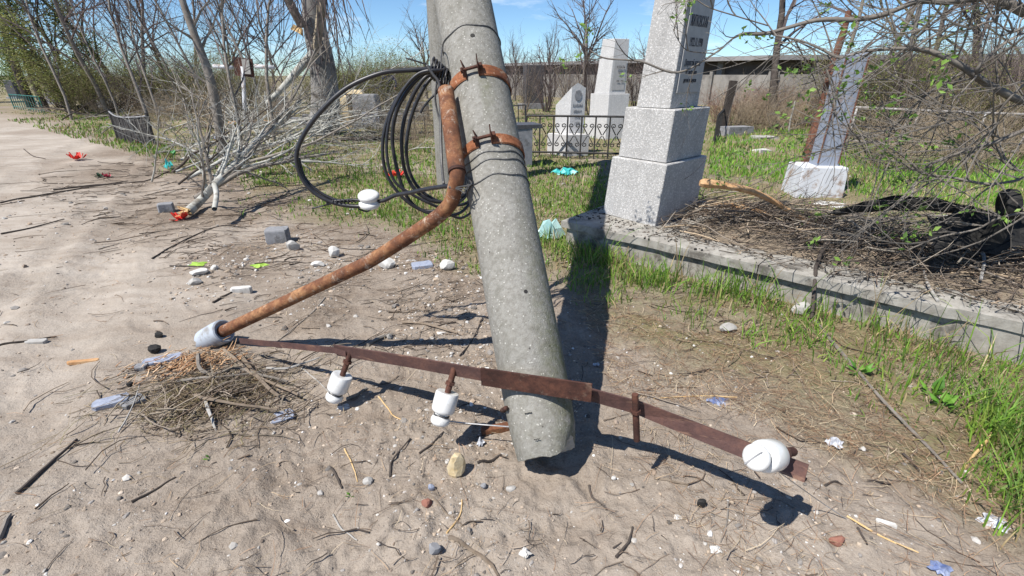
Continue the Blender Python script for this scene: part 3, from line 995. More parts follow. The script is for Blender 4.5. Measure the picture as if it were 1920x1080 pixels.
kerb = thing('grave_kerb', S(0, 0, 0), 'long low concrete grave kerb with overhanging slab edge under the big terrazzo obelisk', 'grave kerb')
k = MB()
for (u0, u1, w0, w1) in ((0.04, SLEN - .04, 0.035, 0.16), (0.04, 0.16, 0.163, SDEP - .163), (SLEN - .16, SLEN - .04, 0.163, SDEP - .163), (0.04, SLEN - .04, SDEP - .16, SDEP - .035)):
    k.box(S((u0 + u1) / 2, (w0 + w1) / 2, 0.075), (u1 - u0, w1 - w0, 0.21), SROT)
k.build('kerb_wall', M['slabcon'], kerb)


def slabpiece(u0, u1, w0, w1, z0=0.183, z1=SZ):
    kk = MB()
    nu, nw = max(2, int((u1 - u0) / 0.06)), max(2, int((w1 - w0) / 0.06))
    vs, fs = [], []
    def edge(u, w): return min(u - u0, u1 - u, w - w0, w1 - w)
    for a in range(nu + 1):
        for c in range(nw + 1):
            u, w = u0 + (u1 - u0) * a / nu, w0 + (w1 - w0) * c / nw
            e = edge(u, w)
            du = float(vn(u * 9, w * 9, 31)) * 0.012
            dw = float(vn(u * 8, w * 8, 32)) * 0.016 - (0.02 if e < .01 and float(vn(u * 3.2, w * 2, 37)) > 0.30 else 0) * (-1 if w < w0 + .01 else 0)
            vs.append(S(u + du, w + dw, z1 - (0.007 if e < 0.01 else 0) + 0.007 * float(vn(u * 5, w * 5, 33))))
    W = nw + 1
    for a in range(nu):
        for c in range(nw):
            fs.append((a * W + c, (a + 1) * W + c, (a + 1) * W + c + 1, a * W + c + 1))
    border = [(a, 0) for a in range(nu)] + [(nu, c) for c in range(nw)] + [(a, nw) for a in range(nu, 0, -1)] + [(0, c) for c in range(nw, 0, -1)]
    ids = [a * W + c for a, c in border]
    o = len(vs)
    for i in ids:
        v = vs[i].copy(); v.z = z0 + 0.006 * float(vn(v.x * 9, v.y * 9, 35)); vs.append(v)
    nB = len(ids)
    for i in range(nB):
        j = (i + 1) % nB
        fs.append((ids[i], o + i, o + j, ids[j]))
    fs.append(tuple(o + i for i in range(nB))[::-1])
    kk.add(vs, fs)
    return kk.build('cap_slab', M['slabcon'], kerb, smooth='auto')


slabpiece(0.0, 1.62, 0.0, 0.44)
slabpiece(1.626, SLEN, 0.0, 0.36)
slabpiece(0.0, 0.36, 0.445, SDEP)
slabpiece(SLEN - .36, SLEN, 0.365, SDEP)
slabpiece(0.366, SLEN - .366, SDEP - .30, SDEP)
slabpiece(0.366, 1.15, 0.445, SDEP - .305, 0.19, 0.244)      # footing under the monument
V_, F_, C_ = [], [], []
nu, nw = 60, 30
for a in range(nu + 1):
    for c in range(nw + 1):
        u, w = 0.9 + (SLEN - 1.2) * a / nu, 0.24 + (SDEP - 0.49) * c / nw
        q = S(u, w, 0)
        V_.append((q.x, q.y, 0.236 + 0.10 * max(0, sin(pi * c / nw)) * min(1, a / 6) + 0.03 * float(vn(u * 4, w * 4, 40)) + 0.02 * float(vn(u * 14, w * 14, 41)) - (0.06 if c in (0, nw) or a in (0, nu) else 0)))
        C_.append((0.15, 1.0, 0))
for a in range(nu):
    for c in range(nw):
        F_.append((a * (nw + 1) + c, (a + 1) * (nw + 1) + c, (a + 1) * (nw + 1) + c + 1, a * (nw + 1) + c + 1))
soil = npmesh('soil_fill', V_, F_, M['dirt'], np.array(C_), True, parent=kerb)


def soilz(x, y):
    u, w = slabuv(x, y)
    if 0.9 < u < SLEN - .3 and 0.24 < w < SDEP - .25:
        return 0.25 + 0.10 * max(0, sin(pi * (w - .24) / (SDEP - .49)))
    return SZ


# ------------------------------------------------------------------ the big terrazzo obelisk
E1 = Vector((0.72, 0.694, 0)).normalized()
E2 = Vector((-0.64, 0.77, 0)).normalized()


def prism(c0, e1, e2, w1, w2, z0, z1, sh=(0, 0), s1=1.0, s2=1.0, bev=0.008):
    """battered block: c0 is the front corner in plan; faces run along e1 (right) and e2 (left)"""
    kk = MB()
    base = []
    cx = Vector((c0[0], c0[1], 0)) + e1 * w1 / 2 + e2 * w2 / 2
    rings = []
    for (z, kx, dz) in ((z0, 0, 0), (z0 + bev * .5, 1, 0), (z1 - bev, 1, 0), (z1, 0, 0)):
        t = (z - z0) / (z1 - z0)
        a, b_ = w1 / 2 * (1 + (s1 - 1) * t), w2 / 2 * (1 + (s2 - 1) * t)
        if kx == 0: a, b_ = a - bev * .7, b_ - bev * .7
        c = cx + Vector((sh[0] * t, sh[1] * t, z))
        ch = bev * .7
        rings.append([c - e1 * a - e2 * (b_ - ch), c - e1 * (a - ch) - e2 * b_, c + e1 * (a - ch) - e2 * b_, c + e1 * a - e2 * (b_ - ch),
                      c + e1 * a + e2 * (b_ - ch), c + e1 * (a - ch) + e2 * b_, c - e1 * (a - ch) + e2 * b_, c - e1 * a + e2 * (b_ - ch)])
    vs = [v for r in rings for v in r]
    fs = [(i * 8 + j, i * 8 + (j + 1) % 8, (i + 1) * 8 + (j + 1) % 8, (i + 1) * 8 + j) for i in range(3) for j in range(8)]
    fs += [tuple(range(8))[::-1], tuple(24 + j for j in range(8))]
    kk.add(vs, fs)
    return kk


mc = G(1228, 425, SZ)
mon = thing('grave_obelisk', (mc.x, mc.y, SZ), 'tall pale terrazzo obelisk on two square blocks with a dark lettered side', 'grave monument', None)
prism(mc, E1, E2, 0.70, 0.56, SZ - .004, 0.752, (0.035, 0.0), 0.985, 0.985).build('lower_block', M['terrazzo'], mon)
c2 = mc + E1 * 0.045 + E2 * 0.04 + Vector((0.035, 0, 0))
prism(c2, E1, E2, 0.60, 0.475, 0.756, 1.155, (0.02, 0), 0.99, 0.99).build('upper_block', M['terrazzo'], mon)
c3 = c2 + E1 * 0.045 + E2 * 0.075 + Vector((0.02, 0, 0))
W1, W2, Z0, Z1, S1 = 0.46, 0.315, 1.158, 3.3, 0.78
LEAN = 0.10
shaft = prism(c3, E1, E2, W1, W2, Z0, Z1, (LEAN, 0), S1, S1, 0.006).build('shaft', M['terrazzo'], mon)
# lettered plaque on the right-hand (shaded) face
FN = Vector((E1.y, -E1.x, 0))                     # outward normal of the face that runs along E1


def facept(x, z, off=0.0):                        # x from -1..1 across the face at height z
    t = (z - Z0) / (Z1 - Z0)
    s = 1 + (S1 - 1) * t
    c = Vector((c3.x, c3.y, 0)) + E1 * W1 / 2 + E2 * W2 / 2 + Vector((LEAN * t, 0, z))
    n2 = E2 * (-1)
    return c + n2 * (W2 / 2 * s + off) + E1 * (x * W1 / 2 * s)


k = MB()
q = [facept(-0.78, 1.27, 0.002), facept(0.80, 1.27, 0.002), facept(0.78, 2.6, 0.002), facept(-0.76, 2.6, 0.002)]
q2 = [facept(-0.76, 1.272, 0.010), facept(0.78, 1.272, 0.010), facept(0.76, 2.59, 0.010), facept(-0.74, 2.59, 0.010)]
k.add(q + q2, [(4, 5, 6, 7)] + [(i, (i + 1) % 4, (i + 1) % 4 + 4, i + 4) for i in range(4)])
plaque = k.build('plaque', M['plaque'], mon)
up = (facept(0, 2.4) - facept(0, 1.4)).normalized()
TM = Matrix((E1, up, E1.cross(up))).transposed().to_4x4()


def lettering(txt, origin, size, sx, parent, Mx, mat, name='lettering', ext=0.0012, align='CENTER'):
    cu = bpy.data.curves.new('lettering', 'FONT')
    cu.body = txt
    cu.size = size
    cu.align_x = align
    cu.extrude = ext
    cu.resolution_u = 2
    to = bpy.data.objects.new('lettering', cu)
    COL.objects.link(to)
    bpy.context.view_layer.update()
    me = bpy.data.meshes.new_from_object(to.evaluated_get(bpy.context.evaluated_depsgraph_get()))
    bpy.data.objects.remove(to)
    off = Vector(origin) - wloc(parent)
    R_ = Mx.to_3x3() @ Matrix.Diagonal((sx, 1, 1))
    for v in me.vertices: v.co = R_ @ v.co + off
    me.materials.clear(); me.materials.append(mat)
    o = bpy.data.objects.new(name, me)
    COL.objects.link(o)
    o.parent = parent
    tag(o, kind='stuff')
    return o


for (txt, z, sz, sx) in (('ЖИТКОВСКАЯ', 1.735, 0.105, 0.36), ('1922.11.1990', 1.60, 0.088, 0.44), ('Дорогой маме', 1.465, 0.062, 0.58), ('от любящих', 1.405, 0.042, 0.75), ('детей и внуков', 1.345, 0.046, 0.62)):
    lettering(txt, facept(0.0, z, 0.0112), sz, sx, plaque, TM, M['letter'])


# ------------------------------------------------------------------ background wall and shed
def wallline(a, b_, name_thing, label, hgt, n, gap=0.03, th=0.14):
    a, b_ = Vector(a), Vector(b_)
    root = thing(name_thing, a, label, 'wall')
    d = (b_ - a); L = d.length; d.normalize()
    nn = Vector((-d.y, d.x, 0))
    R_ = Matrix.Rotation(atan2(d.y, d.x), 4, 'Z')
    r_ = random.Random(4)
    for i in range(n):
        c = a + d * (L * (i + .5) / n) + Vector((0, 0, hgt / 2)) + nn * r_.uniform(-.02, .02)
        k = MB(); k.box(c, (L / n - gap, th, hgt + r_.uniform(-.05, .04)), R_)
        k.build('panel', M['wallcon'], root)
    return root, d, nn, L, R_


WA, WB = Vector((-16, 60, 0)), Vector((11.5, 23.2, 0))
fence1, d1, n1, L1, R1 = wallline(WA, WB, 'concrete_wall', 'long grey concrete panel wall behind the gravestones in the middle distance', 1.42, 16)
for i in range(17):
    k = MB(); k.box(WA + d1 * (L1 * i / 16) + Vector((0, 0, 0.77)) - n1 * .14, (0.16, 0.13, 1.54), R1); k.build('post', M['wallcon'], fence1)
fence2, d2, n2, L2, R2 = wallline((11.6, 23.1, 0), (29, 20.2, 0), 'concrete_wall', 'grey concrete panel wall behind the thicket at the right edge', 1.44, 7)
for i in range(8):
    k = MB(); k.box(Vector((11.6, 23.1, .77)) + d2 * (L2 * i / 7) - n2 * .14, (0.16, 0.13, 1.54), R2); k.build('post', M['wallcon'], fence2)
SA0, SB0 = Vector((-14, 61.5, 0)), Vector((30, 23.3, 0))
SM0 = Vector((12.4, 25.4, 0))
shed = thing('long_shed', SM0, 'long low shed with pale flat roof edge above dark wall behind the concrete wall', 'shed')
for (a, b_) in ((SA0, SM0), (SM0 + Vector((.2, 0, 0)), SB0)):
    d = (b_ - a); L = d.length; d.normalize(); nn = Vector((-d.y, d.x, 0)); R_ = Matrix.Rotation(atan2(d.y, d.x), 4, 'Z')
    k = MB(); k.box((a + b_) / 2 + nn * 1.5 + Vector((0, 0, 1.0)), (L, 2.2, 2.0), R_); k.build('wall', M['shedwall'], shed)
    k = MB(); k.box((a + b_) / 2 + nn * 1.2 + Vector((0, 0, 2.14)), (L + .3, 3.6, 0.2), R_); k.build('roof', M['roof'], shed)
    for i in range(int(L / 4)):
        k = MB(); k.box(a + d * (2 + 4 * i) + nn * 0.25 + Vector((0, 0, 1.0)), (0.32, 0.28, 2.06), R_); k.build('pier', M['wallcon'], shed)
for i in range(5):
    k = MB(); k.box(SM0 + Vector((1.5 + 3.2 * i, 0.18 - 0.38 * i, 1.62)), (0.5, 0.06, 0.3), Matrix.Rotation(-.12, 4, 'Z')); k.build('vent', M['charcoal'], shed)


# ------------------------------------------------------------------ graves in the middle distance
def upright(c, e1, e2, w1, w2, z0, z1, **kw): return prism(c, e1, e2, w1, w2, z0, z1, **kw)


# small white stele
b0 = G(1073, 292)
F1, F2 = Vector((0.93, 0.36, 0)), Vector((-0.36, 0.93, 0))
A1, A2 = Vector((0.96, 0.28, 0)).normalized(), Vector((-0.75, 0.66, 0)).normalized()
t = thing('gravestone', b0, 'small white gravestone with slanted top behind the black wrought iron fence', 'gravestone')
dpt = b0.y
p0 = P(1045, 252, dpt - .1)
prism(P(1062, 300, dpt - .20), A1, A2, 0.44, 0.46, 0.0, 0.40).build('base_block', M['terrazzo_white'], t)
kk = MB()
cz = 0.40
fc = P(1067, 250, dpt + .05)
wF, wS, hT, hS = 0.29, 0.33, 0.80, 0.78
vs = []
for off in (0, 1):
    pass
f0 = Vector((fc.x, fc.y, cz)); fr_ = f0 + A1 * wF
bl = f0 + A2 * wS; brr = fr_ + A2 * wS
top = [f0 + Vector((0, 0, hT)) + A1 * .02, f0 + A1 * wF * .45 + Vector((0, 0, hT + .07)), fr_ + Vector((0, 0, hT - .02)), bl + Vector((0, 0, hS * .62)), brr + Vector((0, 0, hS * .62))]
kk.add([f0, fr_, brr, bl] + top, [(3, 2, 1, 0), (0, 1, 6, 5, 4), (1, 2, 8, 6), (2, 3, 7, 8), (3, 0, 4, 7), (4, 5, 7), (5, 8, 7), (5, 6, 8)])
stl = kk.build('stele', M['terrazzo_white'], t)
upv = Vector((0, 0, 1)); nrm = A1.cross(upv)
TM2 = Matrix((A1, upv, nrm)).transposed().to_4x4()
kk = MB()
o_ = f0 + A1 * wF * .5 + Vector((0, 0, .66)) + nrm * .004
kk.add([o_ + A1 * (.07 * cos(a)) + upv * (.095 * sin(a)) for a in [2 * pi * i / 18 for i in range(18)]] + [o_ + nrm * .006 + A1 * (.066 * cos(a)) + upv * (.09 * sin(a)) for a in [2 * pi * i / 18 for i in range(18)]],
       [tuple(18 + i for i in range(18))] + [(i, (i + 1) % 18, 18 + (i + 1) % 18, 18 + i) for i in range(18)])
kk.build('portrait', M['greystone'], stl)
for (tx, z, s_) in (('БАБИЙ', .46, .075), ('ИВАН', .36, .075), ('1914', .25, .075), ('1979', .15, .075)):
    lettering(tx, f0 + A1 * wF * .5 + Vector((0, 0, z)) + nrm * .004, s_, .75, stl, TM2, M['greystone'])

# white obelisk further back
bo = G(1135, 262)
t = thing('grave_obelisk', bo, 'slim white obelisk on a stepped base behind the small white gravestone', 'grave monument')
Y0 = bo.y
pc = P(1135, 262, Y0)
prism(Vector((pc.x, pc.y, 0)), A1, A2, 0.66, 0.6, -.05, 0.50).build('lower_block', M['terrazzo_white'], t)
prism(Vector((pc.x, pc.y, 0)) + A1 * .06 + A2 * .05, A1, A2, 0.52, 0.5, 0.502, 1.0).build('upper_block', M['terrazzo_white'], t)
sh_ = prism(Vector((pc.x, pc.y, 0)) + A1 * .10 + A2 * .10, A1, A2, 0.42, 0.40, 1.002, 2.13, s1=.82, s2=.82, sh=(.05, 0)).build('shaft', M['terrazzo_white'], t)
kk = MB()
fo = Vector((pc.x, pc.y, 0)) + A1 * .12 + A2 * .10
nn2 = A1.cross(upv)
for (x0, x1, z0, z1) in ((.03, .35, 1.08, 1.68),):
    kk.add([fo + A1 * x0 + nn2 * .008 + Vector((.0, 0, z0)), fo + A1 * x1 + nn2 * .008 + Vector((0, 0, z0)), fo + A1 * x1 * .93 + A1 * .04 + nn2 * .0 + Vector((0, 0, z1)), fo + A1 * (x0 + .05) + nn2 * .0 + Vector((0, 0, z1))], [(0, 1, 2, 3)])
kk.build('plaque', M['plaque'], sh_)
for (tx, z, s_) in (('КОВАЛЬ', 1.53, .08), ('ПЁТР', 1.42, .07), ('1908 - 1976', 1.25, .06)):
    lettering(tx, fo + A1 * .2 + nn2 * .014 + Vector((.02, 0, z)), s_, .62, sh_, TM2, M['letter'])

# dark stele left of it
b_ = G(1003, 206)
t = thing('gravestone', b_, 'tall dark rectangular gravestone just right of the leaning pole', 'gravestone')
prism(Vector((b_.x - .5, b_.y, 0)), A1, A2, 1.0, .35, -.05, .26).build('base_block', M['greystone'], t)
prism(Vector((b_.x - .38, b_.y + .05, 0)), A1, A2, .78, .2, .26, 1.78).build('stele', M['darkstone'], t)

# dark post right of the big obelisk
b_ = G(1355, 252)
t = MB(); t.box((b_.x, b_.y, 0.62), (.17, .12, 1.3), Matrix.Rotation(radians(4), 4, 'Y'), taper=.95)
tag(t.build('wooden_post', M['darkbark'], smooth=False, loc=(b_.x, b_.y, 0)), 'dark upright wooden post leaning right behind the big obelisk', 'post')

# low dark stone block behind the pole, next to the fence
b_ = G(975, 318)
t = thing('stone_block', b_, 'low dark grey block right beside the leaning pole and in front of the iron fence', 'gravestone')
prism(Vector((b_.x - .2, b_.y, 0)), A1, A2, .42, .4, -.05, .62).build('block', M['greystone'], t)
k = MB(); k.box(Vector((b_.x + .05, b_.y + .3, .65)), (.5, .45, .06), Matrix.Rotation(.3, 4, 'Z')); k.build('cap', M['darkstone'], t)


# wrought iron fence with scrolls
def iron_fence(a, b_, h, nb, label, mat=None, scroll=True, loops=True):
    mat = mat or M['iron']
    a, b_ = Vector(a), Vector(b_)
    root = thing('iron_fence', a, label, 'fence')
    d = (b_ - a); L = d.length; d.normalize()
    z = Vector((0, 0, 1))
    for zz in (h, .12):
        k = MB(); k.tube([a + z * zz, b_ + z * zz], .019, 5); k.build('rail', mat, root)
    for i in range(nb + 1):
        p = a + d * (L * i / nb)
        k = MB(); k.tube([p + z * .02, p + z * h], .015 if 0 < i < nb else .024, 5); k.build('bar', mat, root)
    if scroll:
        sp = L / nb
        for i in range(nb):
            for sgn in (-1, 1):
                for (zc, fl) in ((h * .78, 1), (.36 * h, -1)):
                    c = a + d * (sp * (i + .5 + .22 * sgn)) + z * zc
                    pts = []
                    for q in range(13):
                        th_ = q * .55
                        r_ = sp * .17 * (1 - q / 15)
                        pts.append(c + d * (r_ * cos(th_) * sgn) + z * (r_ * sin(th_) * fl))
                    pts = [c + d * (-sp * .18 * sgn) - z * fl * h * .2] + pts
                    k = MB(); k.tube(pts, .009, 4); k.build('scroll', mat, root, smooth=True)
    return root


fa, fb = G(986, 297), G(1152, 301)
fb2 = Vector((fb.x + 0.12, fb.y, 0))
iron_fence((fa.x, fa.y, 0), fb2, .74, 7, 'black wrought iron grave fence with scrolls beside the big obelisk')
fs0, fs1 = G(1338, 272), G(1352, 238)
iron_fence((fs0.x, fs0.y, 0), (fs1.x + .1, fs1.y, 0), .62, 9, 'black iron fence seen end on right behind the obelisk blocks', scroll=False)
g0, g1 = G(760, 262), G(985, 240)
iron_fence((g0.x, g0.y, 0), (g1.x, g1.y, 0), .62, 14, 'thin grey iron grave fence behind the coil of cable', M['wire'], scroll=False)

# pale flat tomb slabs right of the obelisk
for (px, py, w, d_, h, lab, mt) in ((1378, 255, .75, .4, .24, 'grey stone tomb box in the grass right of the obelisk', 'greystone'),
                                 (1432, 262, .55, .35, .08, 'small pale flat slab in the grass between obelisk and white stick', 'palestone'),
                                 (1428, 285, .30, .22, .05, 'white slab fragment lying nearest in the green grass right of the obelisk', 'whitechip'),
                                 (1790, 288, .8, .35, .08, 'pale flat slab in the grass beneath the right hand branches', 'palestone'),
                                 (1846, 296, .5, .3, .12, 'white broken slab in the grass near the right edge', 'whitechip')):
    b_ = G(px, py)
    k = MB(); k.box((b_.x, b_.y, h / 2), (w, d_, h), Matrix.Rotation(.3, 4, 'Z'), taper=.97, jit=.015)
    tag(k.build('tomb_slab' if w > .5 else 'slab_fragment', M[mt], loc=(b_.x, b_.y, 0)), lab, 'slab')

# white stick
a = G(1478, 250); k = MB(); k.tube([a, P(1482, 225, a.y), P(1491, 190, a.y)], .022, 6)
tag(k.build('white_stake', M['palestone'], loc=a), 'thin white stake standing in the grass left of the rusty pole', 'stake')

# faded metal grave pillar with base, rusty pipe leaning next to it
pbse = G(1533, 372)
t = thing('metal_grave_pillar', pbse, 'tall faded blue grey sheet metal grave pillar on a whitewashed block', 'grave monument')
B1, B2 = Vector((.995, -.1, 0)).normalized(), Vector((.1, .995, 0)).normalized()
c0 = Vector((pbse.x - .29, pbse.y - .02, 0))
prism(c0, B1, B2, .56, .46, -.1, .38, s1=.93, s2=.9).build('base_block', M['whitepaint'], t)
pp = P(1552, 300, pbse.y + .12)
mp_ = prism(Vector((pp.x - .125, pp.y, 0)), B1, B2, .26, .2, .38, 1.60, s1=.96, s2=.96, sh=(.02, 0), bev=.004).build('pillar', M['bluegrey'], t)
k = MB()
tp = Vector((pp.x - .125 + .02, pp.y, 1.60)) + B1 * .14 + B2 * .1
k.add([tp - B1 * .139 - B2 * .096, tp + B1 * .139 - B2 * .096, tp + B1 * .139 + B2 * .096, tp - B1 * .139 + B2 * .096, tp + B1 * .11 - B2 * .08 + Vector((0, 0, .045)), tp + B1 * .11 + B2 * .08 + Vector((0, 0, .045))],
      [(0, 1, 4), (1, 2, 5, 4), (2, 3, 5), (3, 0, 4, 5)])
k.build('slanted_cap', M['bluegrey'], mp_)
k = MB()
for xx in (.010, .250):
    q_ = Vector((pp.x - .125, pp.y, 0)) + B1 * xx - B2 * .006
    k.tube([q_ + Vector((0, 0, .41)), q_ + Vector((.02, 0, 1.58))], .009, 5)
k.build('corner_seam', M['rustpole'], mp_)
ra = Vector((P(1510, 305, 6.75).x, 6.75, 0))
k = MB(); k.tube(spline([ra, P(1523, 262, 6.72), P(1546, 190, 6.7), P(1562, 120, 6.68), P(1583, 55, 6.66), P(1592, 20, 6.66)], 4), [.066] * 6 + [.056] * 5 + [.042] * 5 + [.034] * 5, 12)
rp = tag(k.build('rusty_post', M['rustpole'], loc=ra, smooth='auto'), 'brown rusty pipe post leaning right just left of the faded pillar', 'post')
k = MB(); k.tube([P(1543, 136, 6.62), P(1568, 150, 6.55), P(1576, 146, 6.5)], .03, 6); k.build('bracket', M['rustdark'], rp)

# white pipe railing to the right
r0, r1 = P(1600, 201, 9.5), P(1990, 217, 8.6)
M['railpaint'] = simple('weathered_rail_paint', (0.42, 0.42, 0.42), (0.22, 0.19, 0.165), 9, 0.8, 0.2, 0.2, 0.002)
t = thing('pipe_railing', Vector((r0.x, r0.y, 0)), 'white pipe railing running right behind the branches and the faded pillar', 'railing')
k = MB(); k.tube([r0, r0.lerp(r1, .5) + Vector((0, 0, -.01)), r1], .022, 8); k.build('rail', M['railpaint'], t, smooth=True)
r2, r3 = P(1585, 263, 9.5), P(1990, 290, 8.6)
k = MB(); k.tube([r2, r3], .022, 8); k.build('rail', M['railpaint'], t, smooth=True)
for f in (0.02, .34, .66, .95):
    q = r0.lerp(r1, f); k = MB(); k.tube([Vector((q.x, q.y, 0)), q],   .018, 8); k.build('post', M['railpaint'], t, smooth=True)

# broken gravestone left of the coil
b_ = G(688, 243)
t = thing('gravestone', b_, 'grey gravestone with a paler front panel and ochre side left of the cable coil', 'gravestone')
D1, D2 = Vector((.985, -.17, 0)).normalized(), Vector((.17, .985, 0)).normalized()
ww = .84
c0 = Vector((b_.x - .36, b_.y, 0))
prism(c0, D1, D2, ww, .32, -.05, .92, s1=.78, sh=(-.06, .05), bev=.03).build('stele', M['greystone'], t)
k = MB()
pn = c0 + D1 * .25 - D2 * .012
k.add([pn + Vector((0, 0, .14)), pn + D1 * .55 + Vector((0, 0, .14)), pn + D1 * .50 + D2 * .045 + Vector((0, 0, .58)), pn + D1 * .04 + D2 * .045 + Vector((0, 0, .58))], [(0, 1, 2, 3)])
k.build('panel', M['bluestone'], t)
k = MB()
for q in range(2):
    k = MB(); k.box(pn + D1 * (.27 - .03 * q) + D2 * .012 + Vector((0, 0, .43 - .1 * q)), (.22 - .08 * q, .008, .018), Matrix.Rotation(-.17, 4, 'Z')); k.build('engraved_line', M['whitechip'], t)
c1 = c0 - D1 * .26 + D2 * .0
prism(c1, D1, D2, .22, .3, -.05, .88, sh=(-.06, 0), bev=.02).build('side_pillar', M['ochrestone'], t)
k = MB(); k.box(c0 + D1 * .12 + D2 * .2 + Vector((-.06, 0, .96)), (.5, .3, .1), taper=.7, jit=.02); k.build('broken_top', M['ochrestone'], t)

# metal grave cross with a rusty middle plate
b_ = G(462, 262)
cY = b_.y
t = thing('grave_cross', b_, 'white metal pipe cross with a rusty centre plate among the fallen branches', 'cross')
k = MB(); k.tube([Vector((b_.x, cY, -.05)), P(455, 125, cY)], .045, 8); k.build('upright', M['whitepaint'], t, smooth=True)
for (x0, x1) in ((400, 436), (478, 514)):
    k = MB(); k.tube([P(x0, 124, cY), P(x1, 127, cY)], .045, 8); k.build('arm', M['whitepaint'], t, smooth=True)
k = MB(); k.box(P(457, 126, cY), (.42, .04, .38), Matrix.Rotation(.1, 4, 'Y')); cp = k.build('centre_plate', M['rustdark'], t)
k = MB(); k.box(P(462, 125, cY - .04), (.16, .03, .3), Matrix.Rotation(.05, 4, 'Y')); k.build('oval_photo', M['palestone'], cp)

# blackened slatted fence panel, left
c_ = [G(222, 262), G(292, 275)]
fl_ = [c_[0], c_[0].lerp(c_[1], .45) + Vector((.0, -.18, 0)), c_[1]]
t = thing('slatted_fence', c_[0], 'small blackened slatted fence panel with sagging top rail left of the fallen branches', 'fence')
path = spline(fl_, 12)
for i, p in enumerate(path[:-1]):
    h = .62 - .07 * sin(pi * i / len(path)) + RN.uniform(-.015, .015)
    d = (path[i + 1] - p); a = atan2(d.y, d.x)
    k = MB(); k.box(p + d * .5 + Vector((0, RN.uniform(-.01, .01), h / 2)), (d.length * RN.uniform(.72, .9), .015, h), Matrix.Rotation(a, 4, 'Z') @ Matrix.Rotation(RN.uniform(-.04, .04), 4, 'Y'))
    k.build('slat', M['slat'], t)
k = MB(); k.tube([p + Vector((0, -.012, .63 - .07 * sin(pi * i / len(path)))) for i, p in enumerate(path)], .018, 5); k.build('top_rail', M['greystone'], t)
k = MB(); k.tube([p + Vector((0, .02, .12)) for p in path], .014, 5); k.build('bottom_rail', M['iron'], t)
for p in (path[0], path[-1]):
    k = MB(); k.tube([p - Vector((0, 0, .05)), p + Vector((0, 0, .68))], .03, 6); k.build('post', M['iron'], t)

# graves at the far left
for (px, py, Yk, w, d_, h, mt, nm, lab) in (
        (97, 197, None, 1.1, .3, .72, 'greystone', 'gravestone', 'low grey gravestone slab at the far left beside the path'),
        (122, 190, None, .8, .2, 1.35, 'darkstone', 'gravestone', 'tall dark gravestone behind the low grey one at far left'),
        (28, 186, None, .7, .2, 1.1, 'darkstone', 'gravestone', 'dark gravestone at the far left under the leaning trunk'),
        (172, 196, None, .5, .2, 1.2, 'charcoal', 'gravestone', 'black oval topped gravestone behind the slatted fence'),
        (332, 205, None, .8, .25, .5, 'darkstone', 'gravestone', 'low dark gravestone half hidden behind the fallen branches'),
        (590, 238, None, .7, .25, .35, 'darkstone', 'gravestone', 'low black stone at the foot of the big pale trunk'),
        (860, 226, None, .9, .3, .6, 'greystone', 'gravestone', 'grey gravestone hidden behind the cable loops')):
    b_ = G(px, py)
    t = thing(nm, b_, lab, 'gravestone')
    sc_ = 1.0
    prism(Vector((b_.x - w * .6, b_.y - .1, 0)), D1, D2, w * 1.2, d_ * 1.8, -.1, .14).build('base_block', M['greystone'], t)
    prism(Vector((b_.x - w * .5, b_.y, 0)), D1, D2, w, d_, .142, h, s1=.94, bev=.03).build('stele', M[mt], t)
tg = G(28, 205); tg2 = G(84, 213)
iron_fence((tg.x, tg.y, 0), (tg2.x, tg2.y, 0), .62, 12, 'teal painted iron grave fence at the far left by the path', M['greenpaint'], scroll=False)
k0, k1 = G(262, 212), G(352, 218)
iron_fence((k0.x, k0.y, 0), (k1.x, k1.y, 0), .55, 4, 'dark iron rail fence behind the slatted panel', scroll=False)

# ------------------------------------------------------------------ vectorised small stuff
def plan(poly): return [(G(*q).x, G(*q).y) for q in poly]


def scatter(n, th0, th1, r0, r1, power=1.0):
    """points over the ground, thinning out with distance"""
    th = NR.uniform(radians(th0), radians(th1), n)
    a = NR.random(n)
    r = r0 * (r1 / r0) ** (a ** power)
    return r * np.sin(th), r * np.cos(th)


def inside(x, y, polys):
    m_ = np.zeros(len(x), bool)
    for p_ in polys: m_ |= inpoly(x, y, plan(p_))
    return m_


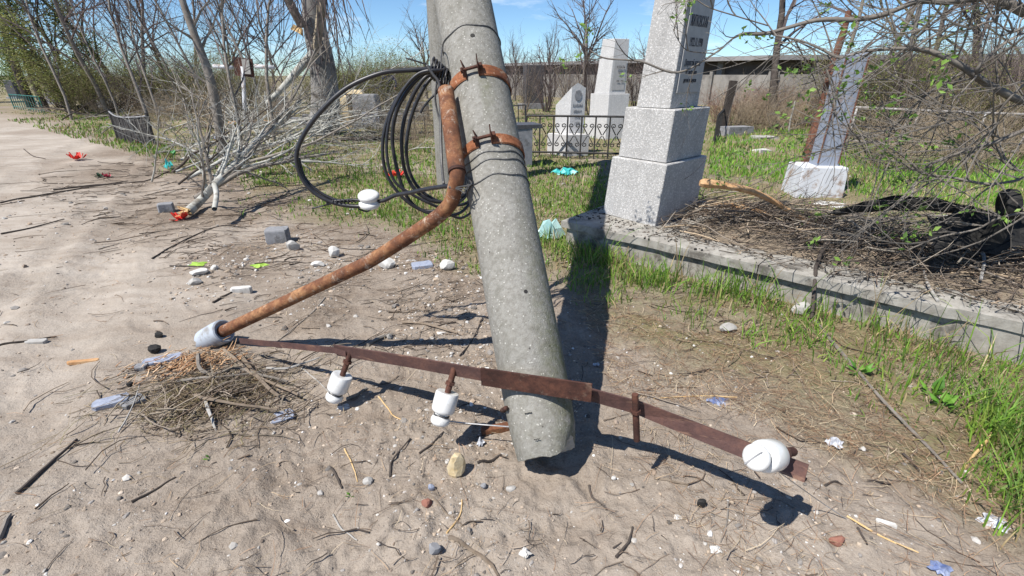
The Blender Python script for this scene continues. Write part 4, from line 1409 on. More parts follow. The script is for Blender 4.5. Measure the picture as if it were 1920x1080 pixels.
def rods(name, x, y, ang, L, r, cols, mat, K=4, zig=0.06, lift=0.0, bend=0.25, zf=None, parent=None, sides=3, pitch=None):
    n_ = len(x)
    t = np.linspace(-0.5, 0.5, K)[None, :]
    dx, dy = np.cos(ang)[:, None], np.sin(ang)[:, None]
    bd = (NR.normal(0, bend, n_))[:, None]
    off = bd * (t * t * 2) * L[:, None] + NR.normal(0, zig, (n_, K)) * L[:, None]
    X = x[:, None] + dx * t * L[:, None] - dy * off
    Y = y[:, None] + dy * t * L[:, None] + dx * off
    Z = (zf or gz)(X, Y) + r[:, None] * 0.8
    if lift is not None:
        lf = np.abs(NR.normal(0, 1, n_))[:, None] * (lift if np.isscalar(lift) else lift[:, None])
        Z = np.maximum(Z, np.max(Z, 1, keepdims=True) * 0.5 + Z * 0.5) + lf
    if pitch is not None: Z = Z + (t + 0.5) * L[:, None] * pitch[:, None]
    taper = (1 - 0.55 * (t + 0.5)) * np.ones((n_, 1))
    V = np.zeros((n_, K, sides, 3))
    for s in range(sides):
        a = 2 * pi * s / sides + 0.5
        V[:, :, s, 0] = X - dy * r[:, None] * taper * cos(a)
        V[:, :, s, 1] = Y + dx * r[:, None] * taper * cos(a)
        V[:, :, s, 2] = Z + r[:, None] * taper * sin(a)
    base = (np.arange(n_) * K * sides)[:, None, None]
    k_ = np.arange(K - 1)[None, :, None] * sides
    s_ = np.arange(sides)[None, None, :]
    s2 = (s_ + 1) % sides
    F = np.stack([base + k_ + s_, base + k_ + s2, base + k_ + sides + s2, base + k_ + sides + s_], -1).reshape(-1, 4)
    C = np.repeat(cols, K * sides, 0)
    return npmesh(name, V.reshape(-1, 3), F, mat, C, False, 'stuff', parent=parent)


def pick(pal, n_, var=0.18):
    pal = np.array(pal)
    c = pal[NR.integers(0, len(pal), n_)]
    return np.clip(c * (1 + NR.normal(0, var, (n_, 1))), 0.005, 0.9)


ICO_V = []
_t = (1 + 5 ** 0.5) / 2
for a_, b_ in ((-1, _t), (1, _t), (-1, -_t), (1, -_t)): ICO_V.append((a_, b_, 0))
for a_, b_ in ((-1, _t), (1, _t), (-1, -_t), (1, -_t)): ICO_V.append((0, a_, b_))
for a_, b_ in ((_t, -1), (_t, 1), (-_t, -1), (-_t, 1)): ICO_V.append((a_, 0, b_))
ICO_V = np.array(ICO_V) / np.linalg.norm(ICO_V[0])
ICO_F = np.array([(0, 11, 5), (0, 5, 1), (0, 1, 7), (0, 7, 10), (0, 10, 11), (1, 5, 9), (5, 11, 4), (11, 10, 2), (10, 7, 6), (7, 1, 8), (3, 9, 4), (3, 4, 2), (3, 2, 6), (3, 6, 8), (3, 8, 9), (4, 9, 5), (2, 4, 11), (6, 2, 10), (8, 6, 7), (9, 8, 1)])


OCT_V = np.array([(1, 0, 0), (0, 1, 0), (-1, 0, 0), (0, -1, 0), (0, 0, 1), (0, 0, -1.0)])
OCT_F = np.array([(0, 1, 4), (1, 2, 4), (2, 3, 4), (3, 0, 4), (1, 0, 5), (2, 1, 5), (3, 2, 5), (0, 3, 5)])


def pebbles(name, x, y, size, cols, mat=None, zf=None, parent=None, small=False):
    n_ = len(x)
    IV, IF = (OCT_V, OCT_F) if small else (ICO_V, ICO_F)
    nv = len(IV)
    sc_ = size[:, None, None] * np.stack([NR.uniform(.7, 1.3, n_), NR.uniform(.6, 1.1, n_), NR.uniform(.35, .8, n_)], 1)[:, None, :]
    V = IV[None] * NR.uniform(.65, 1.2, (n_, nv, 1)) * sc_
    a = NR.uniform(0, 2 * pi, n_)[:, None]
    X = V[:, :, 0] * np.cos(a) - V[:, :, 1] * np.sin(a)
    Y = V[:, :, 0] * np.sin(a) + V[:, :, 1] * np.cos(a)
    Z = V[:, :, 2] + ((zf or gz)(x, y) + size * .12)[:, None]
    P_ = np.stack([X + x[:, None], Y + y[:, None], Z], -1).reshape(-1, 3)
    F = (IF[None] + (np.arange(n_) * nv)[:, None, None]).reshape(-1, 3)
    return npmesh(name, P_, F, mat or M['gravel'], np.repeat(cols, nv, 0), False, 'stuff', parent=parent)


def blades(name, x, y, h, cols, wid=0.004, zf=None, lean=0.35, parent=None):
    n_ = len(x)
    a = NR.uniform(0, 2 * pi, n_)
    ln = np.abs(NR.normal(0, lean, n_)) + 0.05
    ax, ay = np.cos(a), np.sin(a)
    z0 = (zf or gz)(x, y) - 0.008
    w = wid * NR.uniform(.6, 1.4, n_) * (0.7 + 0.6 * np.hypot(x, y) / 5)
    b = NR.uniform(0, 2 * pi, n_)
    wx, wy = np.cos(b) * w, np.sin(b) * w
    rows = []
    for (t, ww) in ((0, .8), (.4, 1.0), (.75, .7)):
        cx, cy, cz = x + ax * ln * h * t * t, y + ay * ln * h * t * t, z0 + h * t * (1 - .25 * ln * t)
        rows += [np.stack([cx - wx * ww, cy - wy * ww, cz], 1), np.stack([cx + wx * ww, cy + wy * ww, cz], 1)]
    rows.append(np.stack([x + ax * ln * h, y + ay * ln * h, z0 + h * (1 - .25 * ln)], 1))
    V = np.stack(rows, 1)
    F = np.array([(0, 1, 3), (0, 3, 2), (2, 3, 5), (2, 5, 4), (4, 5, 6)])
    F = (F[None] + (np.arange(n_) * 7)[:, None, None]).reshape(-1, 3)
    sh_ = np.array([.75, .75, 1, 1, 1.1, 1.1, 1.25])[None, :, None]
    C = np.clip(np.repeat(cols[:, None, :], 7, 1), 0, 1)
    return npmesh(name, V.reshape(-1, 3), F, M['grass'], C.reshape(-1, 3), False, 'stuff', parent=parent)


GREEN = [(.135, .27, .035), (.185, .32, .045), (.11, .21, .035), (.25, .34, .065), (.165, .265, .07)]
DRYG = [(.40, .31, .17), (.30, .22, .12), (.46, .38, .23), (.34, .25, .15)]
STRAW = [(.44, .33, .21), (.36, .25, .155), (.30, .19, .12), (.52, .43, .30), (.23, .15, .10), (.34, .21, .13)]
TWIGC = [(.16, .12, .09), (.11, .085, .065), (.22, .175, .135), (.30, .25, .20), (.075, .06, .05)]
STONEC = [(.42, .40, .37), (.30, .28, .26), (.20, .185, .17), (.52, .51, .49), (.60, .59, .57), (.25, .20, .16), (.15, .135, .12)]

OBJS_KEEP_OFF = [(SX, SY, .2)]


def clear_of(x, y):
    k_ = ~in_slab(x, y, 0.0)
    du, dw = slabuv(x, y)
    k_ &= ~((np.hypot(x - PB.x, y - PB.y) < .18))
    return k_


# --- grass of the far verge and the graves
x, y = scatter(150000, -52, 52, 3.2, 30, 0.8)
g = grassmask(x, y)
patch = np.clip(.68 + 1.2 * vn(x * .9, y * .9, 21) + .8 * vn(x * 3, y * 3, 22), 0.0, 1)
right = inside(x, y, [[(1330, 245), (1560, 250), (1920, 250), (1990, 400), (1700, 385), (1480, 350), (1330, 330)]])
midg = inside(x, y, [[(450, 345), (520, 270), (830, 280), (1130, 310), (1140, 420), (1020, 450), (880, 480), (760, 430), (600, 395)]])
left = inside(x, y, [[(0, 200), (160, 205), (290, 265), (300, 292), (150, 265), (0, 222)]])
prob = g * patch * np.where(right, 2.2, np.where(midg, 1.5, np.where(left, 1.5, .5)))
keep = (NR.random(len(x)) < prob) & clear_of(x, y)
x, y, right, midg = x[keep], y[keep], right[keep], midg[keep]
gr = np.clip(.86 + .9 * vn(x * 1.2, y * 1.2, 23), .15, .97)
isg = NR.random(len(x)) < gr
cols = np.where(isg[:, None], pick(GREEN, len(x)), pick(DRYG, len(x)))
cols[right] = cols[right] * np.array([1.05, 1.2, 1.0])
h = NR.uniform(.03, .10, len(x)) * np.where(right, 1.5, 1.0) * (0.8 + .8 * (NR.random(len(x)) < .12))
xl, yl = scatter(42000, -53, -33, 6.5, 24, 1.0)
kl = inside(xl, yl, [[(-60, 196), (160, 196), (300, 255), (330, 300), (280, 296), (150, 262), (0, 222), (-60, 215)]]) & (NR.random(len(xl)) < np.clip(.5 + 1.3 * vn(xl * .5, yl * .5, 61), .05, 1))
xl, yl = xl[kl], yl[kl]
x, y = np.concatenate([x, xl]), np.concatenate([y, yl])
cols = np.concatenate([cols, np.where((NR.random(len(xl)) < .7)[:, None], pick(GREEN, len(xl)), pick(DRYG, len(xl)))])
h = np.concatenate([h, NR.uniform(.04, .13, len(xl))])
tag(blades('grass', x, y, h, cols), 'patchy short green grass growing between the graves and along the verge', 'grass')

# --- taller grass and weeds along the front of the kerb
u = NR.uniform(-0.35, 3.6, 15000)
w = -np.abs(NR.normal(0, .30, len(u))) - .015
dens = np.clip(.55 + 1.2 * vn(u * 2.1, w * 2.1, 24) + .8 * vn(u * 6, w * 6, 25), 0, 1)
dens = dens * np.where(w > -.10, .35, np.where(w > -.26, .7, .5)) * np.where(u < .9, .75, 1.0) * np.where((u > .75) & (u < 1.75), .45, 1.0)
keep = (NR.random(len(u)) < dens) & (w > -.85)
u, w = u[keep], w[keep]
x, y = SA.x + SDIR.x * u + SIN.x * w, SA.y + SDIR.y * u + SIN.y * w
kk_ = clear_of(x, y); x, y, u, w = x[kk_], y[kk_], u[kk_], w[kk_]
gr = np.clip(.72 + 1.0 * vn(x * 2.2, y * 2.2, 26), .15, .95)
cols = np.where((NR.random(len(x)) < gr)[:, None], pick(GREEN, len(x)), pick(DRYG, len(x)))
tall = np.where(w > -.16, 1.0, .62)
h = NR.uniform(.03, .17, len(x)) * tall * (1 + 1.7 * (NR.random(len(x)) < .13))
tag(blades('tall_grass', x, y, h, cols, .0026, lean=.55), 'ragged tall green grass growing against the front face of the kerb', 'grass')

# --- dense green clumps at the right edge of the frame
cx_, cy_, ch_, cc_ = [], [], [], []
for (px, py, n_, hh, sp) in ((1905, 800, 260, .30, .09), (1880, 840, 200, .22, .08), (1915, 860, 200, .2, .08), (1925, 930, 160, .16, .07), (1960, 990, 200, .18, .09), (1840, 900, 60, .1, .06), (1420, 640, 70, .12, .08), (1300, 600, 60, .14, .08), (1580, 690, 60, .1, .08), (1650, 760, 60, .08, .08), (1150, 570, 70, .12, .07), (1200, 530, 80, .2, .08), (1050, 470, 160, .2, .12), (1100, 540, 110, .14, .1), (860, 470, 60, .07, .1), (740, 420, 90, .07, .2), (620, 380, 90, .08, .25), (520, 340, 120, .09, .25), (480, 370, 60, .06, .15), (1560, 520, 90, .34, .06), (1620, 600, 140, .30, .10), (1700, 620, 150, .30, .12), (1850, 640, 130, .38, .1), (1130, 500, 160, .22, .12), (1090, 480, 160, .18, .14), (1230, 540, 110, .28, .10), (1400, 560, 110, .30, .08), (1330, 560, 90, .26, .08), (1240, 470, 50, .22, .05), (1500, 640, 110, .16, .09), (1690, 720, 90, .12, .1), (1790, 730, 90, .14, .1), (1900, 620, 110, .34, .08), (900, 510, 50, .08, .05), (300, 268, 60, .12, .2)):
    q = G(px, py)
    cx_ += list(NR.normal(q.x, sp, n_)); cy_ += list(NR.normal(q.y, sp, n_))
    ch_ += list(NR.uniform(.3, 1.0, n_) * hh); cc_ += list(pick(GREEN + GREEN + DRYG[:1], n_))
cx_, cy_ = np.array(cx_), np.array(cy_)
kk_ = clear_of(cx_, cy_)
tag(blades('grass_clump', cx_[kk_], cy_[kk_], np.array(ch_)[kk_], np.array(cc_)[kk_], .0030, lean=.6), 'bright green grass tufts along the kerb and at the right edge', 'grass')

# --- flat dry straw
x, y = scatter(100000, -60, 62, .75, 8, .75)
z1 = inside(x, y, [[(1080, 560), (1300, 620), (1560, 620), (1920, 660), (2300, 900), (2300, 1120), (1840, 985), (1560, 860), (1350, 770), (1150, 740)]])
z2 = inside(x, y, [[(1150, 740), (1560, 850), (1990, 1000), (2300, 1120), (1400, 1120), (1200, 900)]])
z3 = inside(x, y, [[(560, 330), (1130, 350), (1130, 470), (890, 530), (420, 470), (440, 380)]])
g = grassmask(x, y)
pr = np.where(z1, 1.0, np.where(z2, .22, np.where(z3, .35, .028 + .25 * g)))
pr = pr * np.clip(.65 + .9 * vn(x * 2, y * 2, 28), .1, 1)
keep = (NR.random(len(x)) < pr) & clear_of(x, y)
x, y = x[keep], y[keep]
n_ = len(x)
L = NR.gamma(1.9, .026, n_) + .012
tag(rods('straw', x, y, NR.uniform(0, 2 * pi, n_), L, NR.uniform(.0004, .0011, n_) * (.75 + .25 * np.hypot(x, y)), pick(STRAW, n_, .28), M['straw'], K=4, zig=.012, lift=.010, bend=.14), 'dry straw and dead grass stems lying on the ground', 'straw')

# --- small twigs over the dirt
x, y = scatter(29000, -60, 60, .8, 11, .8)
z1 = inside(x, y, [[(90, 290), (330, 262), (560, 330), (640, 420), (560, 520), (340, 500), (180, 420), (60, 350)]])
z2 = inside(x, y, [[(240, 700), (420, 640), (560, 690), (560, 800), (400, 830), (250, 800)]])
z3 = inside(x, y, [[(340, 500), (640, 420), (920, 520), (930, 700), (470, 650), (420, 560)]])
z4 = inside(x, y, [[(520, 740), (960, 740), (1420, 900), (1500, 1080), (760, 1080), (560, 900)]])
z5 = inside(x, y, [[(290, 205), (620, 190), (760, 260), (560, 330), (300, 300)]])
g = grassmask(x, y)
pr = np.where(z1, .62, np.where(z2, .8, np.where(z3, .30, np.where(z4, .085, np.where(z5, .7, .04 + .16 * g)))))
pr = pr * np.clip(.7 + .9 * vn(x * 1.7, y * 1.7, 29), .15, 1)
keep = (NR.random(len(x)) < pr) & clear_of(x, y)
x, y = x[keep], y[keep]
n_ = len(x)
L = NR.gamma(1.2, .065, n_) * (.5 + .26 * np.hypot(x, y)) + .02
ang = NR.normal(.32, .75, n_) + pi * NR.integers(0, 2, n_)
tag(rods('twigs', x, y, ang, L, np.clip(NR.lognormal(-6.35, .45, n_), .0007, .005) * (.75 + .16 * np.hypot(x, y)), pick(TWIGC, n_), M['straw'], K=5, zig=.022, lift=.004, bend=.25), 'small dark broken twigs scattered across the dirt', 'twigs')

# --- gravel, crumbs of earth and chips
x, y = scatter(190000, -61, 61, .7, 9, .72)
z1 = inside(x, y, [[(330, 470), (560, 430), (900, 500), (930, 700), (600, 640), (420, 600), (300, 560)]])
z2 = inside(x, y, [[(600, 700), (1500, 820), (1600, 1080), (700, 1080)]])
pr = np.where(z1, .62, np.where(z2, .42, .20)) * np.clip(.55 + 1.3 * vn(x * 2.4, y * 2.4, 30), .06, 1)
keep = (NR.random(len(x)) < pr) & clear_of(x, y)
x, y = x[keep], y[keep]
n_ = len(x)
sz = np.clip(NR.lognormal(-5.95, .62, n_), .001, .016) * (.7 + .22 * np.hypot(x, y))
sz = np.where(inside(x, y, [[(330, 470), (560, 430), (900, 500), (930, 700), (600, 640), (420, 600), (300, 560)]]), np.clip(sz * 1.45, 0, .026), sz)
white = NR.random(n_) < np.where(inside(x, y, [[(330, 470), (560, 430), (900, 500), (930, 700), (600, 640), (420, 600), (300, 560)]]), .15, .05)
cols = np.where(white[:, None], pick([(.54, .53, .51), (.62, .61, .59), (.47, .45, .42)], n_, .08), pick(STONEC[:3] + STONEC[5:] + [(.38, .31, .24), (.33, .26, .195), (.43, .36, .29), (.26, .20, .15), (.36, .29, .22)], n_))
big = sz > .0045
tag(pebbles('gravel', x[big], y[big], sz[big], cols[big]), 'small stones and pale chips on the dirt path', 'gravel')
tag(pebbles('earth_crumbs', x[~big], y[~big], sz[~big], cols[~big], small=True), 'tiny crumbs of earth and grit on the dirt path', 'crumbs')

# ------------------------------------------------------------------ litter that can be told apart
def rock(px, py, w, hgt, mat, label, name='stone', cat='stone', seed=0, flat=1.0, depth=None, rot=0.0, ground=None):
    r_ = random.Random(seed + int(px * 7 + py))
    p = G(px, py, 0); p.z = ground if ground is not None else float(gz(p.x, p.y))
    dep = p.y * CT + (CH - p.z) * ST
    W, H = w * dep / FPX, hgt * dep / FPX
    D = (depth or W * .75)
    import bmesh
    bm = bmesh.new()
    bmesh.ops.create_icosphere(bm, subdivisions=2, radius=1)
    planes = [(Vector((r_.gauss(0, 1), r_.gauss(0, 1), r_.gauss(0, .8))).normalized(), r_.uniform(.55, .85)) for _ in range(9)]
    for v in bm.verts:
        for (n_, d_) in planes:
            e = v.co.dot(n_) - d_
            if e > 0: v.co -= n_ * e
        v.co *= 1 + r_.uniform(-.03, .03)
        v.co = Vector((v.co.x * W * .58, v.co.y * D * .58, v.co.z * H * .6))
    bmesh.ops.rotate(bm, verts=bm.verts, matrix=Matrix.Rotation(rot, 3, 'Z'))
    zmin = min(v.co.z for v in bm.verts)
    bmesh.ops.translate(bm, verts=bm.verts, vec=(0, 0, -zmin - H * .12))
    me = bpy.data.meshes.new(name); bm.to_mesh(me); bm.free()
    me.materials.append(M[mat])
    o = bpy.data.objects.new(name, me); COL.objects.link(o); o.location = p
    return tag(o, label, cat)


def chunk(px, py, w, d, h, mat, label, rotz=0.0, tilt=(0, 0), name='brick', cat='brick', jit=.006, ground=None, taper=1.0):
    p = G(px, py, 0); p.z = ground if ground is not None else float(gz(p.x, p.y))
    dep = p.y * CT + (CH - p.z) * ST
    s = dep / FPX
    k = MB()
    R_ = Matrix.Rotation(rotz, 4, 'Z') @ Matrix.Rotation(tilt[0], 4, 'X') @ Matrix.Rotation(tilt[1], 4, 'Y')
    r_ = random.Random(int(px * 3 + py))
    # bevelled irregular slab
    hx, hy, hz = w * s / 2, d * s / 2, h * s
    ring = []
    nn_ = 10
    shape = [(1, -.6), (.9, -1), (.1, -.95), (-.8, -1), (-1, -.5), (-1, .5), (-.85, 1), (.2, .96), (.85, 1), (1, .4)]
    shape = [(a * (1 + r_.uniform(-.07, .04)), b__ * (1 + r_.uniform(-.07, .04))) for a, b__ in shape]
    vs = []
    for (z, kk2) in ((-.25, .97), (.1, 1.0), (.9, .985 * taper), (1.0, .93 * taper)):
        for a, b__ in shape: vs.append(p + R_ @ Vector((a * hx * kk2, b__ * hy * kk2, z * hz + r_.uniform(-jit, jit) * .3)))
    fs = [(i * nn_ + j, i * nn_ + (j + 1) % nn_, (i + 1) * nn_ + (j + 1) % nn_, (i + 1) * nn_ + j) for i in range(3) for j in range(nn_)]
    fs += [tuple(range(nn_))[::-1], tuple(3 * nn_ + j for j in range(nn_))]
    k.add(vs, fs)
    return tag(k.build(name, M[mat], loc=p), label, cat)


chunk(523, 452, 42, 34, 24, 'greystone', 'whole grey brick lying behind the rusty pipe near the white rubble', .15, name='brick')
chunk(792, 503, 40, 28, 6, 'bluestone', 'thin flat blue grey tile fragment between the rusty pipe and the concrete pole', .35, name='tile_fragment', cat='tile')
chunk(313, 396, 26, 20, 16, 'greystone', 'small grey block left of the broken end of the bleached branch', .5)
chunk(212, 760, 56, 30, 9, 'bluestone', 'bluish granite slab fragment at the left tip of the hay pile', .55, name='stone_fragment', cat='stone')
chunk(252, 757, 38, 30, 8, 'greystone', 'pale grey stone flake touching the bluish granite fragment', .9, name='stone_fragment', cat='stone')
chunk(306, 682, 66, 26, 7, 'bluestone', 'long flat grey slate below the grey sleeve of the rusty pipe', .45, name='stone_fragment', cat='stone')
chunk(268, 696, 20, 18, 8, 'greystone', 'small grey stone at the left end of the long flat slate', .2, name='stone_fragment', cat='stone')
rock(292, 665, 26, 16, 'charcoal', 'black stone with pale face beside the long flat slate')
rock(300, 637, 16, 11, 'charcoal', 'small black lump on the dirt left of the grey pipe sleeve')
rock(246, 727, 12, 9, 'charcoal', 'tiny black stone above the bluish granite fragment')
rock(550, 468, 26, 18, 'palestone', 'rounded pale stone right below the grey brick')
rock(626, 481, 24, 24, 'whitechip', 'square white lime chunk next to the rusty pipe')
rock(598, 497, 26, 10, 'whitechip', 'low white stone just left of the square lime chunk')
rock(728, 504, 34, 17, 'whitechip', 'white angular stone left of the thin flat tile')
rock(838, 510, 30, 18, 'whitechip', 'white stone right of the thin flat tile by the pole')
rock(738, 470, 12, 14, 'whitechip', 'small upright white stone behind the rusty pipe')
rock(372, 512, 34, 12, 'whitechip', 'crumbly white lime heap left of the rusty pipe')
rock(402, 503, 16, 10, 'whitechip', 'white square chip beside the bright green wrapper')
rock(365, 531, 24, 14, 'palestone', 'rough pale stone below the crumbly lime heap')
rock(855, 888, 34, 50, 'ochrestone', 'yellowish broken rock in front of the foot of the pole', depth=.05, rot=.5)
rock(815, 1035, 24, 22, 'greystone', 'smooth bluish grey pebble near the bottom middle')
rock(800, 948, 22, 16, 'redstone', 'small red brick crumb below the yellowish rock')
rock(691, 903, 20, 16, 'palestone', 'round tan pebble left of the yellowish rock')
rock(906, 911, 15, 10, 'greystone', 'grey pebble right of the yellowish rock')
rock(808, 915, 13, 14, 'bluestone', 'bluish pebble just below left of the yellowish rock')
rock(958, 913, 18, 12, 'palestone', 'pinkish pebble below the broken foot of the pole')
rock(1312, 955, 16, 20, 'charcoal', 'dark brown lump on the dirt left of the insulator shadow')
rock(1568, 1018, 26, 20, 'redstone', 'reddish brown clod near the bottom right')
rock(1150, 898, 11, 9, 'whitechip', 'round white pebble below the pin without insulator')
rock(1362, 626, 30, 18, 'palestone', 'flat tan stone in the dry grass right of the pole shadow', flat=.5)
rock(1498, 597, 32, 28, 'palestone', 'pale concrete lump leaning on the kerb face in the grass')
chunk(1660, 985, 34, 10, 4, 'whitechip', 'long white splinter near the right bottom', -.5, name='stone_fragment', cat='stone')
chunk(644, 762, 22, 16, 4, 'whitechip', 'white porcelain shard beside the first insulator from the left', .6, name='shard', cat='shard')
chunk(525, 777, 46, 32, 3, 'bluestone', 'pale blue grey broken sheet fragment on the dirt below the crossarm', .5, name='sheet_fragment', cat='shard')
chunk(453, 545, 36, 14, 10, 'whitechip', 'curved white plate shard beside the upper side of the rusty pipe', .2, name='shard', cat='shard')
chunk(68, 640, 36, 14, 5, 'palestone', 'pinkish flat stone chip alone on the bare path at left', .1, name='stone_fragment', cat='stone')
chunk(160, 686, 54, 10, 4, 'orangewood', 'pale wood splinter on the bare path left of the hay pile', .2, name='wood_chip', cat='wood chip')
chunk(930, 807, 56, 16, 12, 'rust', 'short rusty metal piece beside the foot of the pole', .25, name='metal_scrap', cat='scrap')
chunk(1265, 443, 34, 16, 8, 'charcoal', 'flat dark charred lump on the kerb slab beside the obelisk', .3, name='charred_lump', cat='debris', ground=SZ)


def flower(px, py, w, mat, label, n=9, ground=None):
    p = G(px, py, 0); p.z = ground if ground is not None else float(gz(p.x, p.y))
    s = (p.y * CT + CH * ST) / FPX * w
    root = thing('artificial_flower', p, label, 'artificial flower')
    r_ = random.Random(int(px + py * 3))
    for i in range(n):
        a = 2 * pi * i / n + r_.uniform(-.3, .3)
        e = r_.uniform(.15, .9)
        o = p + Vector((r_.uniform(-.1, .1) * s, r_.uniform(-.1, .1) * s, .05 * s))
        d = Vector((cos(a) * cos(e), sin(a) * cos(e), sin(e)))
        sd = Vector((-sin(a), cos(a), 0))
        l = s * r_.uniform(.38, .6)
        k = MB()
        up_ = d.cross(sd) * -1
        k.add([o, o + d * l * .5 + sd * l * .26 + up_ * l * .1, o + d * l * .55 + up_ * .12 * l, o + d * l * .5 - sd * l * .26 + up_ * l * .1, o + d * l + sd * l * .16 - up_ * l * .1, o + d * l * 1.02, o + d * l - sd * l * .16 - up_ * l * .1],
              [(0, 1, 2), (0, 2, 3), (1, 4, 5, 2), (2, 5, 6, 3)])
        k.build('petal', M[mat], root)
    return root


flower(340, 410, 34, 'redflower', 'red artificial flower at the broken end of the bleached branch')
flower(146, 299, 30, 'redflower', 'red artificial flower lying flat on the path at far left')
flower(266, 271, 20, 'redflower', 'red artificial flower at the foot of the slatted fence panel')
flower(742, 335, 42, 'redflower', 'bright red cloth flower in the grass behind the cable coil', 14)
flower(202, 333, 16, 'pinkflower', 'small crimson artificial flower with dark leaves on the path')
flower(188, 333, 20, 'darkgreen', 'dark green artificial leaves next to the small crimson flower')
flower(322, 292, 22, 'greenplastic', 'green plastic flower stem among the dark branches left of the bleached branch')


def film(px, py, w, h, mat, label, name='plastic_scrap', cat='plastic scrap', n=7, rise=.5, ground=None, seed=0):
    p = G(px, py, 0); p.z = ground if ground is not None else float(gz(p.x, p.y))
    s = (p.y * CT + CH * ST) / FPX
    r_ = random.Random(int(px * 5 + py) + seed)
    k = MB()
    vs, fs = [], []
    ph = r_.uniform(0, 9)
    for i in range(n + 1):
        for j in range(n + 1):
            a, b__ = i / n - .5, j / n - .5
            rim = .5 - max(abs(a), abs(b__))
            cir = 1 / max(1.0, 1.25 * math.hypot(a, b__) / max(abs(a), abs(b__), 1e-6)); ox = a * w * s * cir * (1.1 + .25 * sin(b__ * 7 + ph)) + r_.uniform(-.05, .05) * w * s
            oy = b__ * w * .8 * s * cir * (1.1 + .25 * sin(a * 6 + ph)) + r_.uniform(-.05, .05) * w * s
            oz = h * s * (max(0, rim * 2) ** .7 * (.4 + .5 * sin(a * 13 + ph) * cos(b__ * 11 + ph)) + r_.uniform(0, .35)) * rise * 1.5
            vs.append(p + Vector((ox, oy, max(.002, oz))))
    for i in range(n):
        for j in range(n):
            fs.append((i * (n + 1) + j, (i + 1) * (n + 1) + j, (i + 1) * (n + 1) + j + 1, i * (n + 1) + j + 1))
    k.add(vs, fs)
    o = k.build(name, M[mat], loc=p, smooth=False)
    return tag(o, label, cat)


film(1060, 330, 50, 26, 'teal', 'torn turquoise film in the grass below the black iron fence')
film(318, 318, 18, 34, 'teal', 'turquoise plastic strip standing among the dark branches at left', n=5)
film(1030, 450, 54, 56, 'paleteal', 'pale turquoise plastic bag stuffed between the pole and the kerb corner', 'plastic_bag', 'plastic bag', rise=.6)
film(1346, 757, 42, 14, 'bluefilm', 'crumpled blue film on the dirt right of the leaning pole')
film(1562, 838, 34, 30, 'foil', 'crumpled silver foil ball right of the big end insulator', 'foil_ball', 'foil')
film(1862, 983, 58, 18, 'foil', 'crumpled pale grey wrapper at the right bottom edge', 'wrapper', 'wrapper')
film(901, 832, 16, 36, 'foil', 'silver wrapper strip standing beside the foot of the pole', 'wrapper', 'wrapper', n=4)
film(485, 492, 34, 9, 'lime', 'lime green wrapper left of the rusty pipe beneath the grey brick', 'wrapper', 'wrapper', n=5)
film(370, 493, 36, 8, 'lime', 'bright green wrapper lying beside the white square chip', 'wrapper', 'wrapper', n=5)
film(985, 1043, 26, 22, 'whitechip', 'crumpled white paper at the bottom middle', 'paper_scrap', 'paper', n=5)
film(1340, 1037, 26, 14, 'whitechip', 'torn white paper strip near the bottom right of centre', 'paper_scrap', 'paper', n=4)
film(1270, 976, 17, 7, 'whitechip', 'tiny white paper scrap on the dirt below the crossarm', 'paper_scrap', 'paper', n=4)
film(1760, 1072, 44, 16, 'bluefilm', 'blue and white wrapper at the bottom right corner', 'wrapper', 'wrapper', n=5)
film(1117, 683, 18, 10, 'foil', 'small pale foil scrap inside the shadow of the pole', 'foil_scrap', 'foil', n=4)
film(415, 262, 42, 20, 'bluegrey', 'pale plastic sheet caught under the bleached branches', n=5)
film(212, 168, 26, 18, 'bluegrey', 'pale blue plastic caught between the graves at left', n=5)


def stick(pts, r, label, mat='twig', name='stick', cat='stick', onground=True, sides=6, sub=4):
    P3 = []
    for q in pts:
        px, py = q[0], q[1]
        if len(q) > 2: p = G(px, py, q[2])
        else: p = gp(px, py, r)
        P3.append(p)
    P3 = spline(P3, sub)
    n_ = len(P3)
    r_ = random.Random(int(pts[0][0] * 3 + pts[0][1]))
    if onground and all(len(q) == 2 for q in pts):
        for p in P3: p.z = max(p.z, float(gz(p.x, p.y)) + r * .8)
    k = MB()
    k.tube([p + Vector((r_.uniform(-.25, .25) * r, r_.uniform(-.25, .25) * r, 0)) for p in P3], [r * (1.1 - .5 * i / n_) * r_.uniform(.88, 1.12) for i in range(n_)], sides)
    o = k.build(name, M[mat], loc=P3[0], smooth='auto')
    return tag(o, label, cat)


